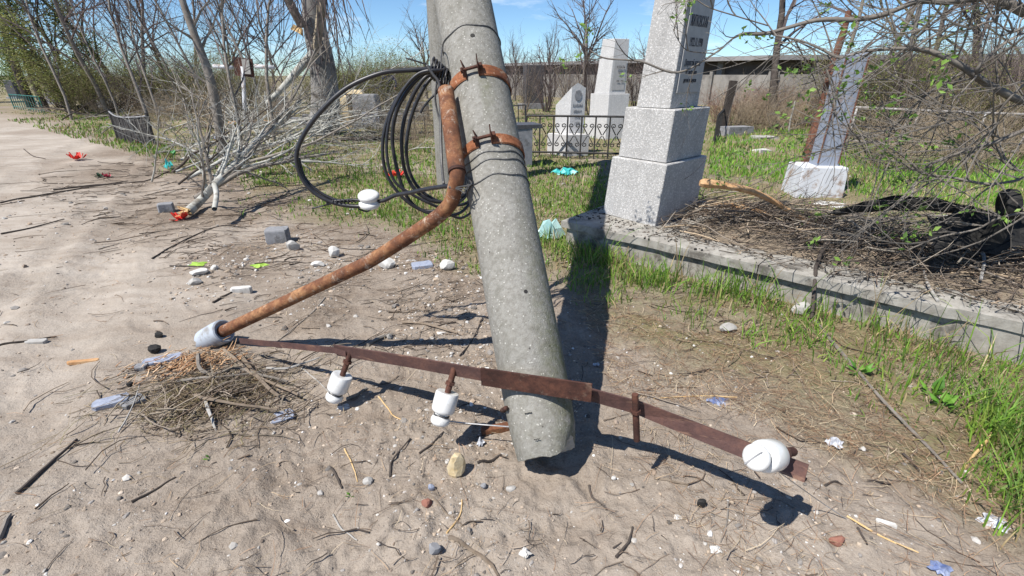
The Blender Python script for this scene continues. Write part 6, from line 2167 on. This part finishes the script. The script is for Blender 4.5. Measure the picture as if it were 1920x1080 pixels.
for j, (a, b_, r_0) in enumerate(forks):
    t1 = Tw()
    d = b_ - a
    if j > 2: d = (d * .55 + (main[-1] - main[0]).normalized() * d.length * .45 + Vector((rng.gauss(0, .12), rng.gauss(0, .25), -.10 * d.length))) * .8
    branch([t1, t1], a, d, d.length, r_0, 0, rng, SPF)
    t1.obj('fork', M['whitebark' if j % 2 else 'greybark'], fb_)

SPB = [(7, .5, 38, 6, 5, .0), (4, .5, 40, 4, 3, .01), (2, .5, 40, 2, 3, .0)]
for (a, b_, r_0, mt, lab) in (
        (G(285, 340, .02), P(350, 205, 6.6), .014, 'whitebark', 'pale thin fallen branch leaning in front of the slatted fence panel'),
        (G(305, 255, .10), P(385, 195, 8.4), .018, 'whitebark', 'pale branch reaching over the slatted fence panel to the right'),
        (G(325, 322, .03), P(420, 215, 6.6), .022, 'darkbark', 'black branch lying under the bleached forks pointing down left'),
        (G(335, 345, .03), P(520, 235, 6.2), .016, 'darkbark', 'thin black branch curving below the bleached limb'),
        (G(345, 300, .10), P(376, 245, 7.2), .018, 'whitebark', 'short pale sawn branch at the left of the bleached forks'),
        (G(500, 255, .05), P(700, 248, 9.5), .016, 'whitebark', 'pale branch lying flat in the grass right of the fallen branches'),
        (G(310, 300, .05), P(340, 200, 8.0), .012, 'greybark', 'thin grey fallen branch standing behind the slatted fence panel'),
        (G(360, 260, .1), P(430, 150, 8.0), .016, 'greybark', 'grey fallen branch leaning against the slim leaning trunk'),
        (G(540, 262, .05), P(480, 140, 8.4), .018, 'whitebark', 'pale fallen branch leaning left in front of the pipe cross'),
        (G(600, 250, .05), P(560, 130, 9.2), .016, 'greybark', 'grey fallen branch leaning on the big poplar trunk'),
        (G(455, 285, .05), P(560, 185, 8.0), .014, 'whitebark', 'pale fallen branch right of the bleached limb pointing up right'),
        (G(760, 285, .04), P(815, 250, 8.6), .012, 'whitebark', 'pale thin branch on the grass behind the cable loops'),
        (G(330, 250, .1), P(470, 205, 9.4), .016, 'drytwig', 'straw coloured fallen branch behind the bleached forks'),
        (G(400, 250, .1), P(300, 150, 9.8), .014, 'greybark', 'grey fallen branch leaning left above the iron rail fence'),
        (G(620, 265, .05), P(700, 225, 10.5), .014, 'greybark', 'grey fallen branch in front of the grey gravestone with ochre side'),
        (G(190, 250, .05), P(255, 200, 11), .014, 'greybark', 'grey fallen branch on the verge left of the slatted fence')):
    d = b_ - a
    root = thing('fallen_branch', a, lab, 'branch')
    t1, t2 = Tw(), Tw()
    branch([t1, t2], a, d, d.length * 1.05, r_0, 0, rng, SPB)
    t1.obj('limb', M[mt], root, None, True)
    t2.obj('twigs', M[mt], root, 'stuff')

# ------------------------------------------------------------------ the near tree that overhangs from the right
ob = S(2.95, 1.02, 0.25)
ot = thing('overhanging_tree', ob, 'near thin branched tree reaching into the frame from the right edge with small fresh leaves', 'tree')
NRG = random.Random(53)
tips = []
limbs = [
    ([ob + Vector((.25, -.05, -.1)), ob + Vector((.3, -.02, .35)), P(1990, 232, 2.75), P(1900, 183, 2.72), P(1850, 157, 2.70), P(1800, 122, 2.72), P(1745, 97, 2.75), P(1690, 91, 2.8), P(1620, 96, 2.85), P(1575, 108, 2.9), P(1540, 92, 2.95), P(1500, 76, 3.0), P(1450, 66, 3.05)], .030, .0035),
    ([ob + Vector((.3, -.02, .35)), ob + Vector((.45, -.02, .8)), P(1985, 60, 2.7), P(1920, 22, 2.7), P(1880, 4, 2.72), P(1840, -5, 2.75), P(1780, 2, 2.8), P(1720, 2, 2.85), P(1660, 26, 2.9), P(1600, 37, 2.95), P(1530, 38, 3.0), P(1440, 62, 3.1), P(1385, 66, 3.15), P(1340, 100, 3.2), P(1270, 136, 3.25), P(1200, 115, 3.3), P(1130, 108, 3.35), P(1092, 82, 3.4)], .034, .003),
    ([P(1862, 165, 2.72), P(1832, 140, 2.65), P(1842, 118, 2.62), P(1885, 80, 2.6), P(1925, 60, 2.6)], .010, .008),
    ([P(1842, 152, 2.70), P(1820, 132, 2.75), P(1770, 155, 2.8), P(1735, 180, 2.85), P(1722, 190, 2.85), P(1680, 235, 2.9), P(1640, 255, 2.95), P(1600, 260, 2.95)], .011, .004),
    ([ob + Vector((.28, -.1, .1)), P(1985, 330, 2.6), P(1900, 340, 2.62), P(1850, 345, 2.65), P(1780, 332, 2.7), P(1730, 325, 2.72), P(1690, 290, 2.75), P(1640, 262, 2.8)], .013, .004),
    ([P(1985, 215, 2.5), P(1930, 240, 2.5), P(1870, 265, 2.52), P(1815, 282, 2.55), P(1760, 300, 2.6), P(1730, 318, 2.65)], .012, .005),
    ([P(1575, 108, 2.9), P(1550, 130, 2.95), P(1560, 150, 2.95), P(1570, 185, 2.95), P(1585, 220, 2.9), P(1600, 250, 2.9), P(1640, 270, 2.85)], .005, .003),
    ([P(1440, 62, 3.1), P(1490, 75, 3.1), P(1530, 95, 3.05), P(1560, 108, 3.0)], .005, .004),
    ([P(1340, 100, 3.2), P(1290, 95, 3.2), P(1270, 72, 3.2), P(1262, 54, 3.2)], .004, .002),
    ([P(1440, 48, 3.1), P(1380, 30, 3.1), P(1330, 14, 3.12), P(1300, -5, 3.15)], .004, .003),
    ([P(1985, 120, 2.4), P(1930, 150, 2.42), P(1880, 200, 2.45), P(1866, 240, 2.48), P(1840, 255, 2.5)], .007, .003),
    ([P(1990, 420, 2.45), P(1930, 400, 2.5), P(1870, 410, 2.55), P(1830, 430, 2.6), P(1760, 445, 2.65), P(1700, 470, 2.7)], .009, .004),
    ([P(1960, 20, 2.55), P(1900, 60, 2.6), P(1860, 40, 2.6), P(1800, 60, 2.65), P(1740, 55, 2.7), P(1690, 62, 2.75), P(1640, 60, 2.8)], .006, .003),
    ([P(1950, 300, 2.5), P(1910, 320, 2.52), P(1880, 300, 2.55), P(1850, 240, 2.55), P(1800, 210, 2.6), P(1755, 215, 2.65)], .006, .003)]
SPO = [(5, .6, 42, 6, 4, .01), (4, .55, 44, 4, 3, .01)]
allw = Tw()
for j, (pts, r0_, r1_) in enumerate(limbs):
    q = spline(pts, 6)
    n_ = len(q)
    t1 = Tw(); t1.limb(q, [r0_ + (r1_ - r0_) * (i / n_) ** .7 for i in range(n_)], 8)
    # side stubs of the limb itself
    t1.obj('limb', M['overbark'], ot, None, True)
    for i in range(6, n_ - 1, 5):
        for _rep in range(2 if q[i].x > 1.9 else 1):
            dd = (q[i + 1] - q[i]).normalized()
            o_ = dd.orthogonal().normalized(); o_.rotate(Matrix.Rotation(NRG.uniform(0, 6.28), 3, dd))
            nd = dd * .75 + o_ * .75 + Vector((0, 0, .1))
            inleft = q[i].x < 1.6
            branch([allw, allw], q[i], nd, NRG.uniform(.12, .34) if inleft else NRG.uniform(.25, .8), .0048, 0, NRG, SPO, tips)
allw.obj('twigs', M['overbark'], ot, 'stuff')
NRG.shuffle(tips)
leafmesh('leaves', tips[:120], .034, [(.15, .27, .05), (.20, .34, .06), (.11, .20, .045), (.24, .36, .09)], ot, NRG, 9, .018)

# broken orange branch and logs lying on the kerb, dark plastic at its right end
def zslab(p, dz=0): return Vector((p.x, p.y, soilz(p.x, p.y) + dz))


k = MB()
q = spline([P(1312, 343, 3.62), P(1350, 347, 3.60), P(1400, 356, 3.58), P(1440, 372, 3.58), P(1475, 392, 3.58), P(1520, 420, 3.5)], 4)
k.tube(q, [.022, .034, .036, .034, .03] + [.028 - .001 * i for i in range(len(q) - 5)], 7)
bb = tag(k.build('broken_branch', M['orangewood'], loc=q[0], smooth=False), 'broken branch with split orange end beside the big obelisk', 'branch')
for (pts, r, mt, lab) in (
        ([(1318, 394), (1370, 400), (1432, 428)], .034, 'orangewood', 'thick pale brown log on the kerb right of the obelisk block'),
        ([(1528, 466), (1600, 470), (1680, 476), (1740, 478)], .024, 'twig', 'brown log lying across the leaf litter in the kerb middle'),
        ([(1545, 470), (1530, 500), (1540, 535)], .014, 'darkbark', 'dark bent branch hanging over the kerb edge'),
        ([(1590, 400), (1660, 410), (1750, 402), (1840, 420)], .012, 'greybark', 'grey branch lying on the black plastic sheet'),
        ([(1560, 450), (1640, 452), (1690, 425), (1702, 382)], .011, 'greybark', 'pale grey curved branch rising in front of the black plastic'),
        ([(1760, 560), (1730, 520), (1725, 480), (1745, 455)], .008, 'palestone', 'pale hooked twig on the right part of the kerb soil'),
        ([(1810, 480), (1830, 510), (1832, 540)], .011, 'palestone', 'pale thick stalk standing at the right part of the kerb'),
        ([(1440, 440), (1520, 450), (1620, 445)], .010, 'darkbark', 'dark branch lying along the back of the leaf litter'),
        ([(1650, 500), (1760, 520), (1880, 515)], .009, 'darkbark', 'dark thin branch on the kerb soil at right'),
        ([(1400, 375), (1440, 410), (1490, 450)], .010, 'darkbark', 'dark branch crossing under the broken orange branch')):
    P3 = spline([zslab(G(px, py, .27), r * .9 + (.03 if 'rising' in lab or 'standing' in lab else 0)) for (px, py) in pts], 5)
    if 'rising' in lab:
        for i, p in enumerate(P3): p.z += .22 * max(0, (i / len(P3) - .5) * 2) ** 1.5
    if 'hanging' in lab:
        for i, p in enumerate(P3):
            u_, w_ = slabuv(p.x, p.y)
            if w_ < 0: p.z = max(.05, SZ - .02 + w_ * 1.0)
    k = MB(); k.tube([p + Vector((RN.uniform(-.2, .2) * r, RN.uniform(-.2, .2) * r, 0)) for p in P3], [r * (1.05 - .4 * i / len(P3)) for i in range(len(P3))], 8)
    tag(k.build('log' if r > .02 else 'branch', M[mt], loc=P3[0], smooth='auto'), lab, 'log' if r > .02 else 'branch')

# black plastic: long draped strip, folded sheet, upright tyre piece
k = MB()
path = spline([P(1560, 396, 3.15), P(1610, 384, 3.1), P(1660, 374, 3.0), P(1720, 374, 2.92), P(1790, 384, 2.82), P(1850, 396, 2.75), P(1900, 402, 2.7)], 6)
vs, fs = [], []
for i, p in enumerate(path):
    w_ = .014 + .062 * sin(pi * min(1, i / len(path) * 1.2 + .05))
    for j, (a, b_) in enumerate(((0, 0), (-.3, .4), (.1, -.5), (-.2, -1.0), (.3, -1.35))):
        vs.append(p + Vector((.004 * sin(i * 1.3 + j), a * w_, b_ * w_ * .8 + .005 * sin(i * .9 + j * 2))))
for i in range(len(path) - 1):
    for j in range(4): fs.append((i * 5 + j, (i + 1) * 5 + j, (i + 1) * 5 + j + 1, i * 5 + j + 1))
k.add(vs, fs)
bs_ = tag(k.build('black_plastic_strip', M['blackplastic'], loc=path[0], smooth=True), 'long black plastic strip draped over the branches on the kerb', 'plastic sheet')
k = MB()
c = P(1835, 432, 2.72)
vs, fs = [], []
rr_ = random.Random(5)
n_ = 9
for i in range(n_):
    for j in range(n_):
        a, b_ = i / (n_ - 1) - .5, j / (n_ - 1) - .5
        vs.append(c + Vector((a * .62 + rr_.uniform(-.015, .015), b_ * .16 - abs(a) * .05, b_ * .20 * (1 - .5 * abs(a)) + .03 * sin(a * 12 + b_ * 5) + rr_.uniform(-.01, .01))))
for i in range(n_ - 1):
    for j in range(n_ - 1): fs.append((i * n_ + j, (i + 1) * n_ + j, (i + 1) * n_ + j + 1, i * n_ + j + 1))
k.add(vs, fs)
tag(k.build('black_plastic_sheet', M['blackplastic'], loc=c), 'folded black plastic sheet at the right end of the kerb', 'plastic sheet')
k = MB()
c = P(1896, 375, 2.62)
k.lathe([(.035, -.03), (.06, -.04), (.085, -.03), (.092, 0), (.085, .03), (.06, .04), (.035, .03)], frame(c + Vector((0, 0, -.03)), (.9, -.45, .25)) @ Matrix.Diagonal((1, 1, 1, 1)), 22)
k.box(c + Vector((0, .0, -.16)), (.09, .05, .16), Matrix.Rotation(.2, 4, 'Y'))
tag(k.build('rubber_cap', M['blackplastic'], loc=c, smooth='auto'), 'round black rubber piece standing upright at the right edge above the plastic sheet', 'rubber piece')
for (px, py, w, lab) in ((1555, 385, 70, 'white paint chips sheet lying below the whitewashed pillar block'), (1490, 360, 34, 'white chip heap at the left foot of the whitewashed pillar block'), (1775, 412, 50, 'white scrap showing under the black plastic strip')):
    film(px, py, w, 8, 'whitechip', lab, 'paper_scrap', 'paper', n=4)

# leaf litter, twigs and green shoots on the kerb soil
n_ = 6800
u = NR.uniform(.62, SLEN - .12, n_); w = NR.uniform(.10, SDEP - .1, n_)
kp = NR.random(n_) < np.clip(.10 + 1.9 * (w - .12), .03, 1) * np.clip((u - .55) * 2, .05, 1)
u, w = u[kp], w[kp]
x, y = SA.x + SDIR.x * u + SIN.x * w, SA.y + SDIR.y * u + SIN.y * w


def szf(X, Y):
    uu, ww = slabuv(X, Y)
    ins = (uu > .9) & (uu < SLEN - .3) & (ww > .24) & (ww < SDEP - .25)
    return np.where(ins, .256 + .10 * np.clip(np.sin(pi * np.clip((ww - .24) / (SDEP - .49), 0, 1)), 0, 1) + .03 * vn(uu * 4, ww * 4, 40) + .02 * vn(uu * 14, ww * 14, 41), SZ + .003)


mid_ = len(x) * 2 // 3
tag(rods('leaf_litter', x[:mid_], y[:mid_], NR.uniform(0, 6.28, mid_), NR.gamma(2, .018, mid_) + .02, NR.uniform(.002, .006, mid_), pick([(.25, .19, .145), (.19, .145, .115), (.33, .26, .19), (.41, .33, .245), (.13, .105, .08)], mid_), M['straw'], K=3, zig=.05, lift=.014, bend=.3, zf=szf, pitch=NR.normal(0, .3, mid_)),
    'brown dead leaves and bark bits covering the soil inside the kerb', 'leaf litter')
x2, y2 = x[mid_:], y[mid_:]
m2 = len(x2)
m3 = 170
ks = NR.integers(0, len(x), m3)
tag(rods('stick_litter', x[ks], y[ks], NR.normal(SANG + .3, .6, m3), NR.gamma(4, .08, m3) + .1, NR.uniform(.003, .008, m3), pick([(.26, .22, .18), (.33, .29, .24), (.20, .155, .115), (.12, .10, .085), (.40, .31, .21)], m3), M['straw'], K=6, zig=.018, lift=.05, bend=.25, zf=szf, sides=5, pitch=NR.normal(0, .2, m3)),
    'thicker dead sticks strewn over the leaf litter inside the kerb', 'sticks')
tag(rods('twig_litter', x2, y2, NR.normal(SANG + .35, .55, m2), NR.gamma(2.2, .075, m2) + .05, NR.uniform(.0014, .0042, m2), pick([(.16, .13, .105), (.24, .20, .165), (.30, .26, .21), (.10, .08, .065)], m2), M['straw'], K=5, zig=.02, lift=np.where((slabuv(x2, y2)[1] > .45), .055, .012), bend=.3, zf=szf, pitch=NR.normal(0, .3, m2)),
    'dry twigs heaped on the soil inside the kerb', 'twigs')
n_ = 1500
u = np.concatenate([NR.uniform(0.02, .95, 500), NR.uniform(.3, SLEN - .1, 1000)]); w = np.concatenate([NR.uniform(.03, .9, 500), NR.uniform(.0, .34, 1000)])
x, y = SA.x + SDIR.x * u + SIN.x * w, SA.y + SDIR.y * u + SIN.y * w
kp = ((u < .42) & (w > .15)) | (NR.random(n_) < np.where(w > .12, .6, .15))
tag(pebbles('charred_bits', x[kp], y[kp], NR.uniform(.003, .014, kp.sum()), pick([(.03, .03, .03), (.06, .055, .05), (.14, .12, .10)], kp.sum()), zf=lambda X, Y: SZ + 0 * X), 'charred bits and crumbs lying on the left end of the kerb slab', 'debris')


def weed(px, py, s_, label, ground=None, n_=9, pal=None):
    p = gp(px, py) if ground is None else G(px, py, ground)
    rng_ = random.Random(int(px + py))
    root = thing('weed', p, label, 'weed')
    for i in range(n_):
        a = rng_.uniform(0, 2 * pi); e = rng_.uniform(.25, 1.1)
        d = Vector((cos(a) * cos(e), sin(a) * cos(e), sin(e)))
        sd = Vector((-sin(a), cos(a), 0)); up_ = sd.cross(d) * -1
        l = s_ * rng_.uniform(.6, 1.2)
        o = p + d * l * .4
        V = [p, o, o + d * l * .3 + sd * l * .26 - up_ * .04 * l, o + d * l * .35 + up_ * .06 * l, o + d * l * .3 - sd * l * .26 - up_ * .04 * l, o + d * l * .9 - up_ * l * .08, p + sd * .003]
        V = [(v - p) + p for v in V]
        col = (pal or [(.13, .30, .04), (.17, .36, .05), (.09, .22, .035)])[rng_.randrange(3)]
        npmesh('leaf', np.array([tuple(v) for v in V]), np.array([(0, 1, 6), (1, 2, 3), (1, 3, 4), (2, 5, 3), (3, 5, 4)]), M['leaf'], np.array([col] * 7), False, parent=root)
    return root


weed(1610, 712, .07, 'bright green weed with broad leaves beside the long grey dead stem')
weed(1745, 750, .075, 'largest broad leaved green weed in the dry grass at right', None, 11)
weed(1762, 775, .06, 'smaller broad leaved weed just below the largest one at right')
weed(1862, 778, .05, 'small round leaved weed near the right edge below the kerb')
weed(1690, 650, .05, 'small green weed at the kerb face behind the large weeds')
weed(1450, 420, .07, 'green seedling on the leaf litter below the broken orange branch', .27)
weed(1580, 420, .05, 'green seedling on the litter left of the black plastic strip', .27)
weed(1860, 478, .06, 'green seedling on the kerb soil near the right edge', .27)
weed(1735, 505, .04, 'tiny green seedling on the kerb soil at right', .27)
weed(655, 923, .018, 'tiny green sprout on the dirt above the tan pebble', None, 5)
weed(394, 860, .02, 'tiny green sprout below the hay heap', None, 5)

# ------------------------------------------------------------------ person in the distance
def person(px, Y):
    b_ = base(px, Y)
    root = thing('person', b_, 'person in navy jacket and pale trousers stooping among the graves behind the cable loops', 'person')
    J = {'pel': (0, 0, .88), 'ch': (-.05, -.12, 1.22), 'neck': (-.08, -.2, 1.38), 'head': (-.10, -.24, 1.50), 'hl': (-.10, 0, .84), 'kl': (-.16, -.1, .46), 'al': (-.22, .02, .09), 'tl': (-.24, -.14, .04),
         'hr': (.10, 0, .84), 'kr': (.13, -.06, .46), 'ar': (.2, .08, .09), 'tr': (.22, -.08, .04), 'sl': (-.22, -.16, 1.30), 'el': (-.36, -.24, 1.06), 'wl': (-.50, -.34, .90), 'fl': (-.56, -.38, .84),
         'sr': (.14, -.16, 1.30), 'er': (.28, -.2, 1.08), 'wr': (.24, -.40, .92), 'fr': (.22, -.46, .86)}
    R_ = {'pel': .15, 'ch': .17, 'neck': .06, 'head': .10, 'hl': .1, 'kl': .07, 'al': .05, 'tl': .04, 'hr': .1, 'kr': .07, 'ar': .05, 'tr': .04, 'sl': .075, 'el': .055, 'wl': .04, 'fl': .035, 'sr': .075, 'er': .055, 'wr': .04, 'fr': .035}
    E = [('pel', 'ch'), ('ch', 'neck'), ('neck', 'head'), ('pel', 'hl'), ('hl', 'kl'), ('kl', 'al'), ('al', 'tl'), ('pel', 'hr'), ('hr', 'kr'), ('kr', 'ar'), ('ar', 'tr'), ('ch', 'sl'), ('sl', 'el'), ('el', 'wl'), ('wl', 'fl'), ('ch', 'sr'), ('sr', 'er'), ('er', 'wr'), ('wr', 'fr')]
    ks = list(J)
    me = bpy.data.meshes.new('body')
    me.from_pydata([J[k_] for k_ in ks], [(ks.index(a), ks.index(c)) for a, c in E], [])
    o = bpy.data.objects.new('body', me); COL.objects.link(o); o.parent = root
    md = o.modifiers.new('skin', 'SKIN')
    for i, k_ in enumerate(ks):
        me.skin_vertices[0].data[i].radius = (R_[k_], R_[k_])
        me.skin_vertices[0].data[i].use_root = (k_ == 'pel')
    o.modifiers.new('sub', 'SUBSURF').levels = 1
    bpy.context.view_layer.update()
    dg = bpy.context.evaluated_depsgraph_get()
    me2 = bpy.data.meshes.new_from_object(o.evaluated_get(dg))
    o.modifiers.clear()
    o.data = me2
    me2.materials.clear()
    for m_ in ('jacket', 'trousers', 'skin'): me2.materials.append(M[m_])
    for p in me2.polygons:
        c = p.center
        p.use_smooth = True
        if c.z > 1.37 and abs(c.x + .09) < .16: p.material_index = 2
        elif (c - Vector((-.55, -.37, .85))).length < .1 or (c - Vector((.22, -.45, .87))).length < .09: p.material_index = 2
        elif c.z < .95 and abs(c.x) < .3 and c.y > -.3: p.material_index = 1
        else: p.material_index = 0
    k = MB()
    hc = b_ + Vector((-.10, -.22, 1.53))
    k.lathe([(.112, -.02), (.116, .03), (.10, .07), (.06, .1), (.01, .112)], frame(hc, (0, .25, 1)), 12, cap=False)
    k.build('hair', M['hair'], root, smooth=True)
    k = MB()
    k.box(b_ + Vector((-.105, -.355, 1.50)), (.03, .04, .045), taper=.6)
    k.build('nose', M['skin'], root)
    return root


person(738, 21.0)

# ------------------------------------------------------------------ brush heaped on the kerb
SPK = [(7, .55, 40, 6, 5, -.01), (4, .5, 42, 4, 3, .0), (2, .5, 40, 3, 3, .0)]
rng = random.Random(71)
for (px, py, ang, L_, r_0, mt, lab) in (
        (1445, 405, 10, .75, .012, 'twig', 'brown brushwood heaped right behind the broken orange branch'),
        (1500, 430, 150, .7, .010, 'twig', 'brown twiggy branch pointing left in the middle of the kerb litter'),
        (1560, 430, -20, .9, .012, 'greybark', 'grey twiggy branch lying left of the black plastic strip'),
        (1640, 440, 5, .9, .011, 'darkbark', 'dark twiggy branch in front of the black plastic strip'),
        (1700, 470, 170, .85, .010, 'greybark', 'grey twiggy branch lying towards the left below the black strip'),
        (1760, 455, -10, .8, .012, 'twig', 'brown twiggy branch in front of the folded black sheet'),
        (1820, 500, 160, .9, .010, 'darkbark', 'dark twiggy branch on the kerb soil at the right edge'),
        (1780, 540, 175, .7, .008, 'twig', 'brown thin branch at the front right of the kerb soil'),
        (1480, 385, 40, .6, .010, 'darkbark', 'dark twiggy branch between the whitewashed block and the kerb'),
        (1610, 400, 20, .8, .011, 'twig', 'brown branch tangled on top of the black plastic strip'),
        (1870, 450, 120, .6, .009, 'greybark', 'grey twiggy branch in front of the round rubber piece'),
        (1400, 420, 60, .5, .008, 'darkbark', 'small dark branch right beside the pale brown log')):
    a = zslab(G(px, py, .27), .03)
    d = Vector((cos(radians(ang)), sin(radians(ang)) * .6, rng.uniform(.02, .16)))
    root = thing('brush_branch', a, lab, 'branch')
    t1, t2 = Tw(), Tw()
    branch([t1, t2], a - d * L_ * .3, d, L_, r_0, 0, rng, SPK)
    t1.obj('limb', M[mt], root, None, True)
    t2.obj('twigs', M[mt], root, 'stuff')

# ------------------------------------------------------------------ loose tangle of dead branches round the fallen bleached one
SPT = [(8, .5, 40, 7, 5, .0), (5, .5, 42, 4, 3, .0), (2, .5, 42, 2, 3, .0)]
rng = random.Random(77)
TANG = 'dead branches tangled round the bleached fallen branch'
for i in range(26):
    px, py = rng.uniform(350, 640), rng.uniform(228, 315)
    if py > 285 and px > 500: py -= 40
    a = G(px, py, 0.04)
    Y = a.y
    ang = rng.choice([rng.uniform(-.2, 1.1), rng.uniform(-.3, .8), rng.uniform(1.7, 2.4)])
    L_ = rng.uniform(1.2, 2.6) * (Y / 8)
    d = Vector((cos(ang), sin(ang) * .5, rng.uniform(.05, .55)))
    root = thing('dead_branch', a, 'thin dead branch in the tangle around the big bleached fallen branch', 'branch', TANG)
    t1, t2 = Tw(), Tw()
    branch([t1, t2], a - d * .15, d, L_, rng.uniform(.011, .024), 0, rng, SPT)
    mt = rng.choice(['whitebark', 'greybark', 'greybark', 'drytwig', 'whitebark'])
    t1.obj('limb', M[mt], root, None, True)
    t2.obj('twigs', M[mt], root, 'stuff')

# low grave clutter between the verge and the thicket at left
for (px, py, w, d_, h, mt, lab) in (
        (198, 204, .9, .3, .34, 'greystone', 'low pale grave slab left of the iron rail fence at left'),
        (300, 214, .35, .3, .26, 'whitechip', 'small white block on the dark rail behind the slatted fence'),
        (240, 198, .6, .2, .62, 'darkstone', 'dark small gravestone straight behind the slatted fence panel'),
        (400, 216, .7, .25, .55, 'greystone', 'grey gravestone half hidden behind the leaning grey trunk'),
        (520, 220, .8, .25, .7, 'darkstone', 'dark gravestone between the pipe cross and the poplar'),
        (555, 232, .9, .5, .16, 'greystone', 'low grey grave border left of the poplar foot'),
        (150, 208, .4, .3, .22, 'charcoal', 'dark lump on the far grassy verge at left'),
        (745, 232, .9, .4, .3, 'greystone', 'low grey grave block right of the grey gravestone with ochre side'),
        (790, 228, .5, .2, .6, 'darkstone', 'small dark gravestone seen through the cable loops')):
    b_ = G(px, py)
    o = prism(Vector((b_.x - w / 2, b_.y, 0)), D1, D2, w, d_, -.1, h, s1=.95, bev=.02).build('grave_block' if h < .4 else 'small_gravestone', M[mt], loc=b_)
    tag(o, lab, 'gravestone')

# thicker limbs sprawling low in the heap of fallen branches
SPW = [(7, .45, 42, 7, 7, -.02), (4, .5, 42, 5, 4, .0), (3, .5, 42, 3, 3, .0)]
rng = random.Random(83)
LOWG = 'bleached limbs lying low in the heap of fallen branches'
for (px, py, ang, L_, r_0) in ((400, 330, .35, 1.8, .026), (430, 318, .7, 2.0, .024), (340, 300, .15, 2.2, .024), (470, 285, .25, 2.2, .022), (380, 290, 2.7, 1.3, .02), (520, 262, .5, 2.6, .024), (365, 372, .62, 2.4, .034), (395, 352, .5, 2.6, .032), (425, 335, .8, 2.2, .028), (350, 335, .55, 2.4, .03), (460, 305, .45, 2.4, .03), (385, 310, 1.2, 2.0, .026), (500, 275, .9, 2.0, .026), (415, 285, 2.3, 1.6, .026),
                              (330, 322, .9, 1.8, .018), (450, 262, 2.5, 2.0, .022), (560, 255, .2, 2.4, .022), (420, 250, .4, 3.0, .026), (360, 270, 1.0, 2.2, .022), (490, 300, 1.1, 1.6, .018), (300, 285, .5, 2.0, .02)):
    a = G(px, py, .06)
    d = Vector((cos(ang), sin(ang) * .8, rng.uniform(.10, .55)))
    root = thing('bleached_limb', a, 'bleached grey white limb sprawling low in the heap of fallen branches', 'branch', LOWG)
    t1, t2 = Tw(), Tw()
    branch([t1, t2], a, d, L_ * (a.y / 7), r_0, 0, rng, SPW)
    mt = rng.choice(['whitebark', 'whitebark', 'greybark'])
    t1.obj('limb', M[mt], root, None, True)
    t2.obj('twigs', M[mt], root, 'stuff')

# clutter along the far verge: rails, cut wood and brush
for (q0, q1, h_, n_, lab) in (((118, 203), (205, 209), .6, 9, 'dark iron grave fence along the far verge left of the slatted panel'),
                              ((380, 226), (470, 232), .55, 9, 'dark iron grave fence behind the heap of fallen branches'),
                              ((640, 232), (735, 226), .5, 9, 'dark iron grave fence right of the poplar foot')):
    g0, g1 = G(*q0), G(*q1)
    iron_fence((g0.x, g0.y, 0), (g1.x, g1.y, 0), h_, n_, lab, scroll=False)
VG = 'dead brush thrown along the far verge'
for i in range(12):
    a = G(rng.uniform(90, 300), rng.uniform(203, 226), .03)
    d = Vector((rng.choice([-1, 1]), rng.uniform(-.3, .5), rng.uniform(.02, .4)))
    root = thing('brush_branch', a, 'dead brush branch thrown on the far verge left of the slatted fence', 'branch', VG)
    t1, t2 = Tw(), Tw()
    branch([t1, t2], a, d, rng.uniform(1.4, 2.6), rng.uniform(.02, .035), 0, rng, SPT)
    mt = rng.choice(['darkbark', 'greybark', 'darkbark', 'drytwig'])
    t1.obj('limb', M[mt], root, None, True)
    t2.obj('twigs', M[mt], root, 'stuff')
for (px, py, ang, L_, r, mt, lab) in ((430, 232, .1, 1.2, .07, 'orangewood', 'short pale sawn log behind the leaning grey trunk'),
                                      (205, 222, .4, .9, .06, 'darkbark', 'dark short log on the far grassy verge'),
                                      (640, 262, -.1, 1.8, .05, 'darkbark', 'dark log lying in the grass in front of the grey gravestone'),
                                      (345, 238, -.3, 1.4, .05, 'greybark', 'grey log lying behind the slatted fence panel')):
    a = G(px, py, r)
    d = Vector((cos(ang), sin(ang), .03))
    k = MB(); k.tube([a, a + d * L_ * .35 + Vector((0, .02, .01)), a + d * L_], [r, r * .93, r * .8], 9)
    tag(k.build('log', M[mt], loc=a, smooth='auto'), lab, 'log')

# reddish bramble hedge between the big obelisk and the white stake
M['redtwig'] = simple('reddish_twigs', (0.17, 0.095, 0.07), (0.26, 0.155, 0.115), 3, 0.9, 0.1, 0, rnd=0.3)
SHR = make_tree('red_bramble', 1.15, 18, M['redtwig'], M['redtwig'], SP_SHRUBD, .009, nstem=34, spread=.8, cat='shrub')
ur = [False]
for (px, Y, s_, lab) in ((1375, 15.0, .9, 'reddish brown bramble directly right of the dark wooden post'), (1412, 15.6, 1.0, 'reddish brown bramble behind the grey tomb box'),
                         (1445, 15.2, 1.05, 'reddish brown bramble in front of the dark straight tree trunk'), (1480, 15.6, 1.0, 'reddish brown bramble behind the white stake'),
                         (1515, 15.0, .95, 'reddish brown bramble just left of the rusty post'), (1345, 16.0, .9, 'reddish brown bramble between the big obelisk and the wooden post')):
    put(SHR, ur, base(px, Y), RT.uniform(0, 6.28), s_, lab)
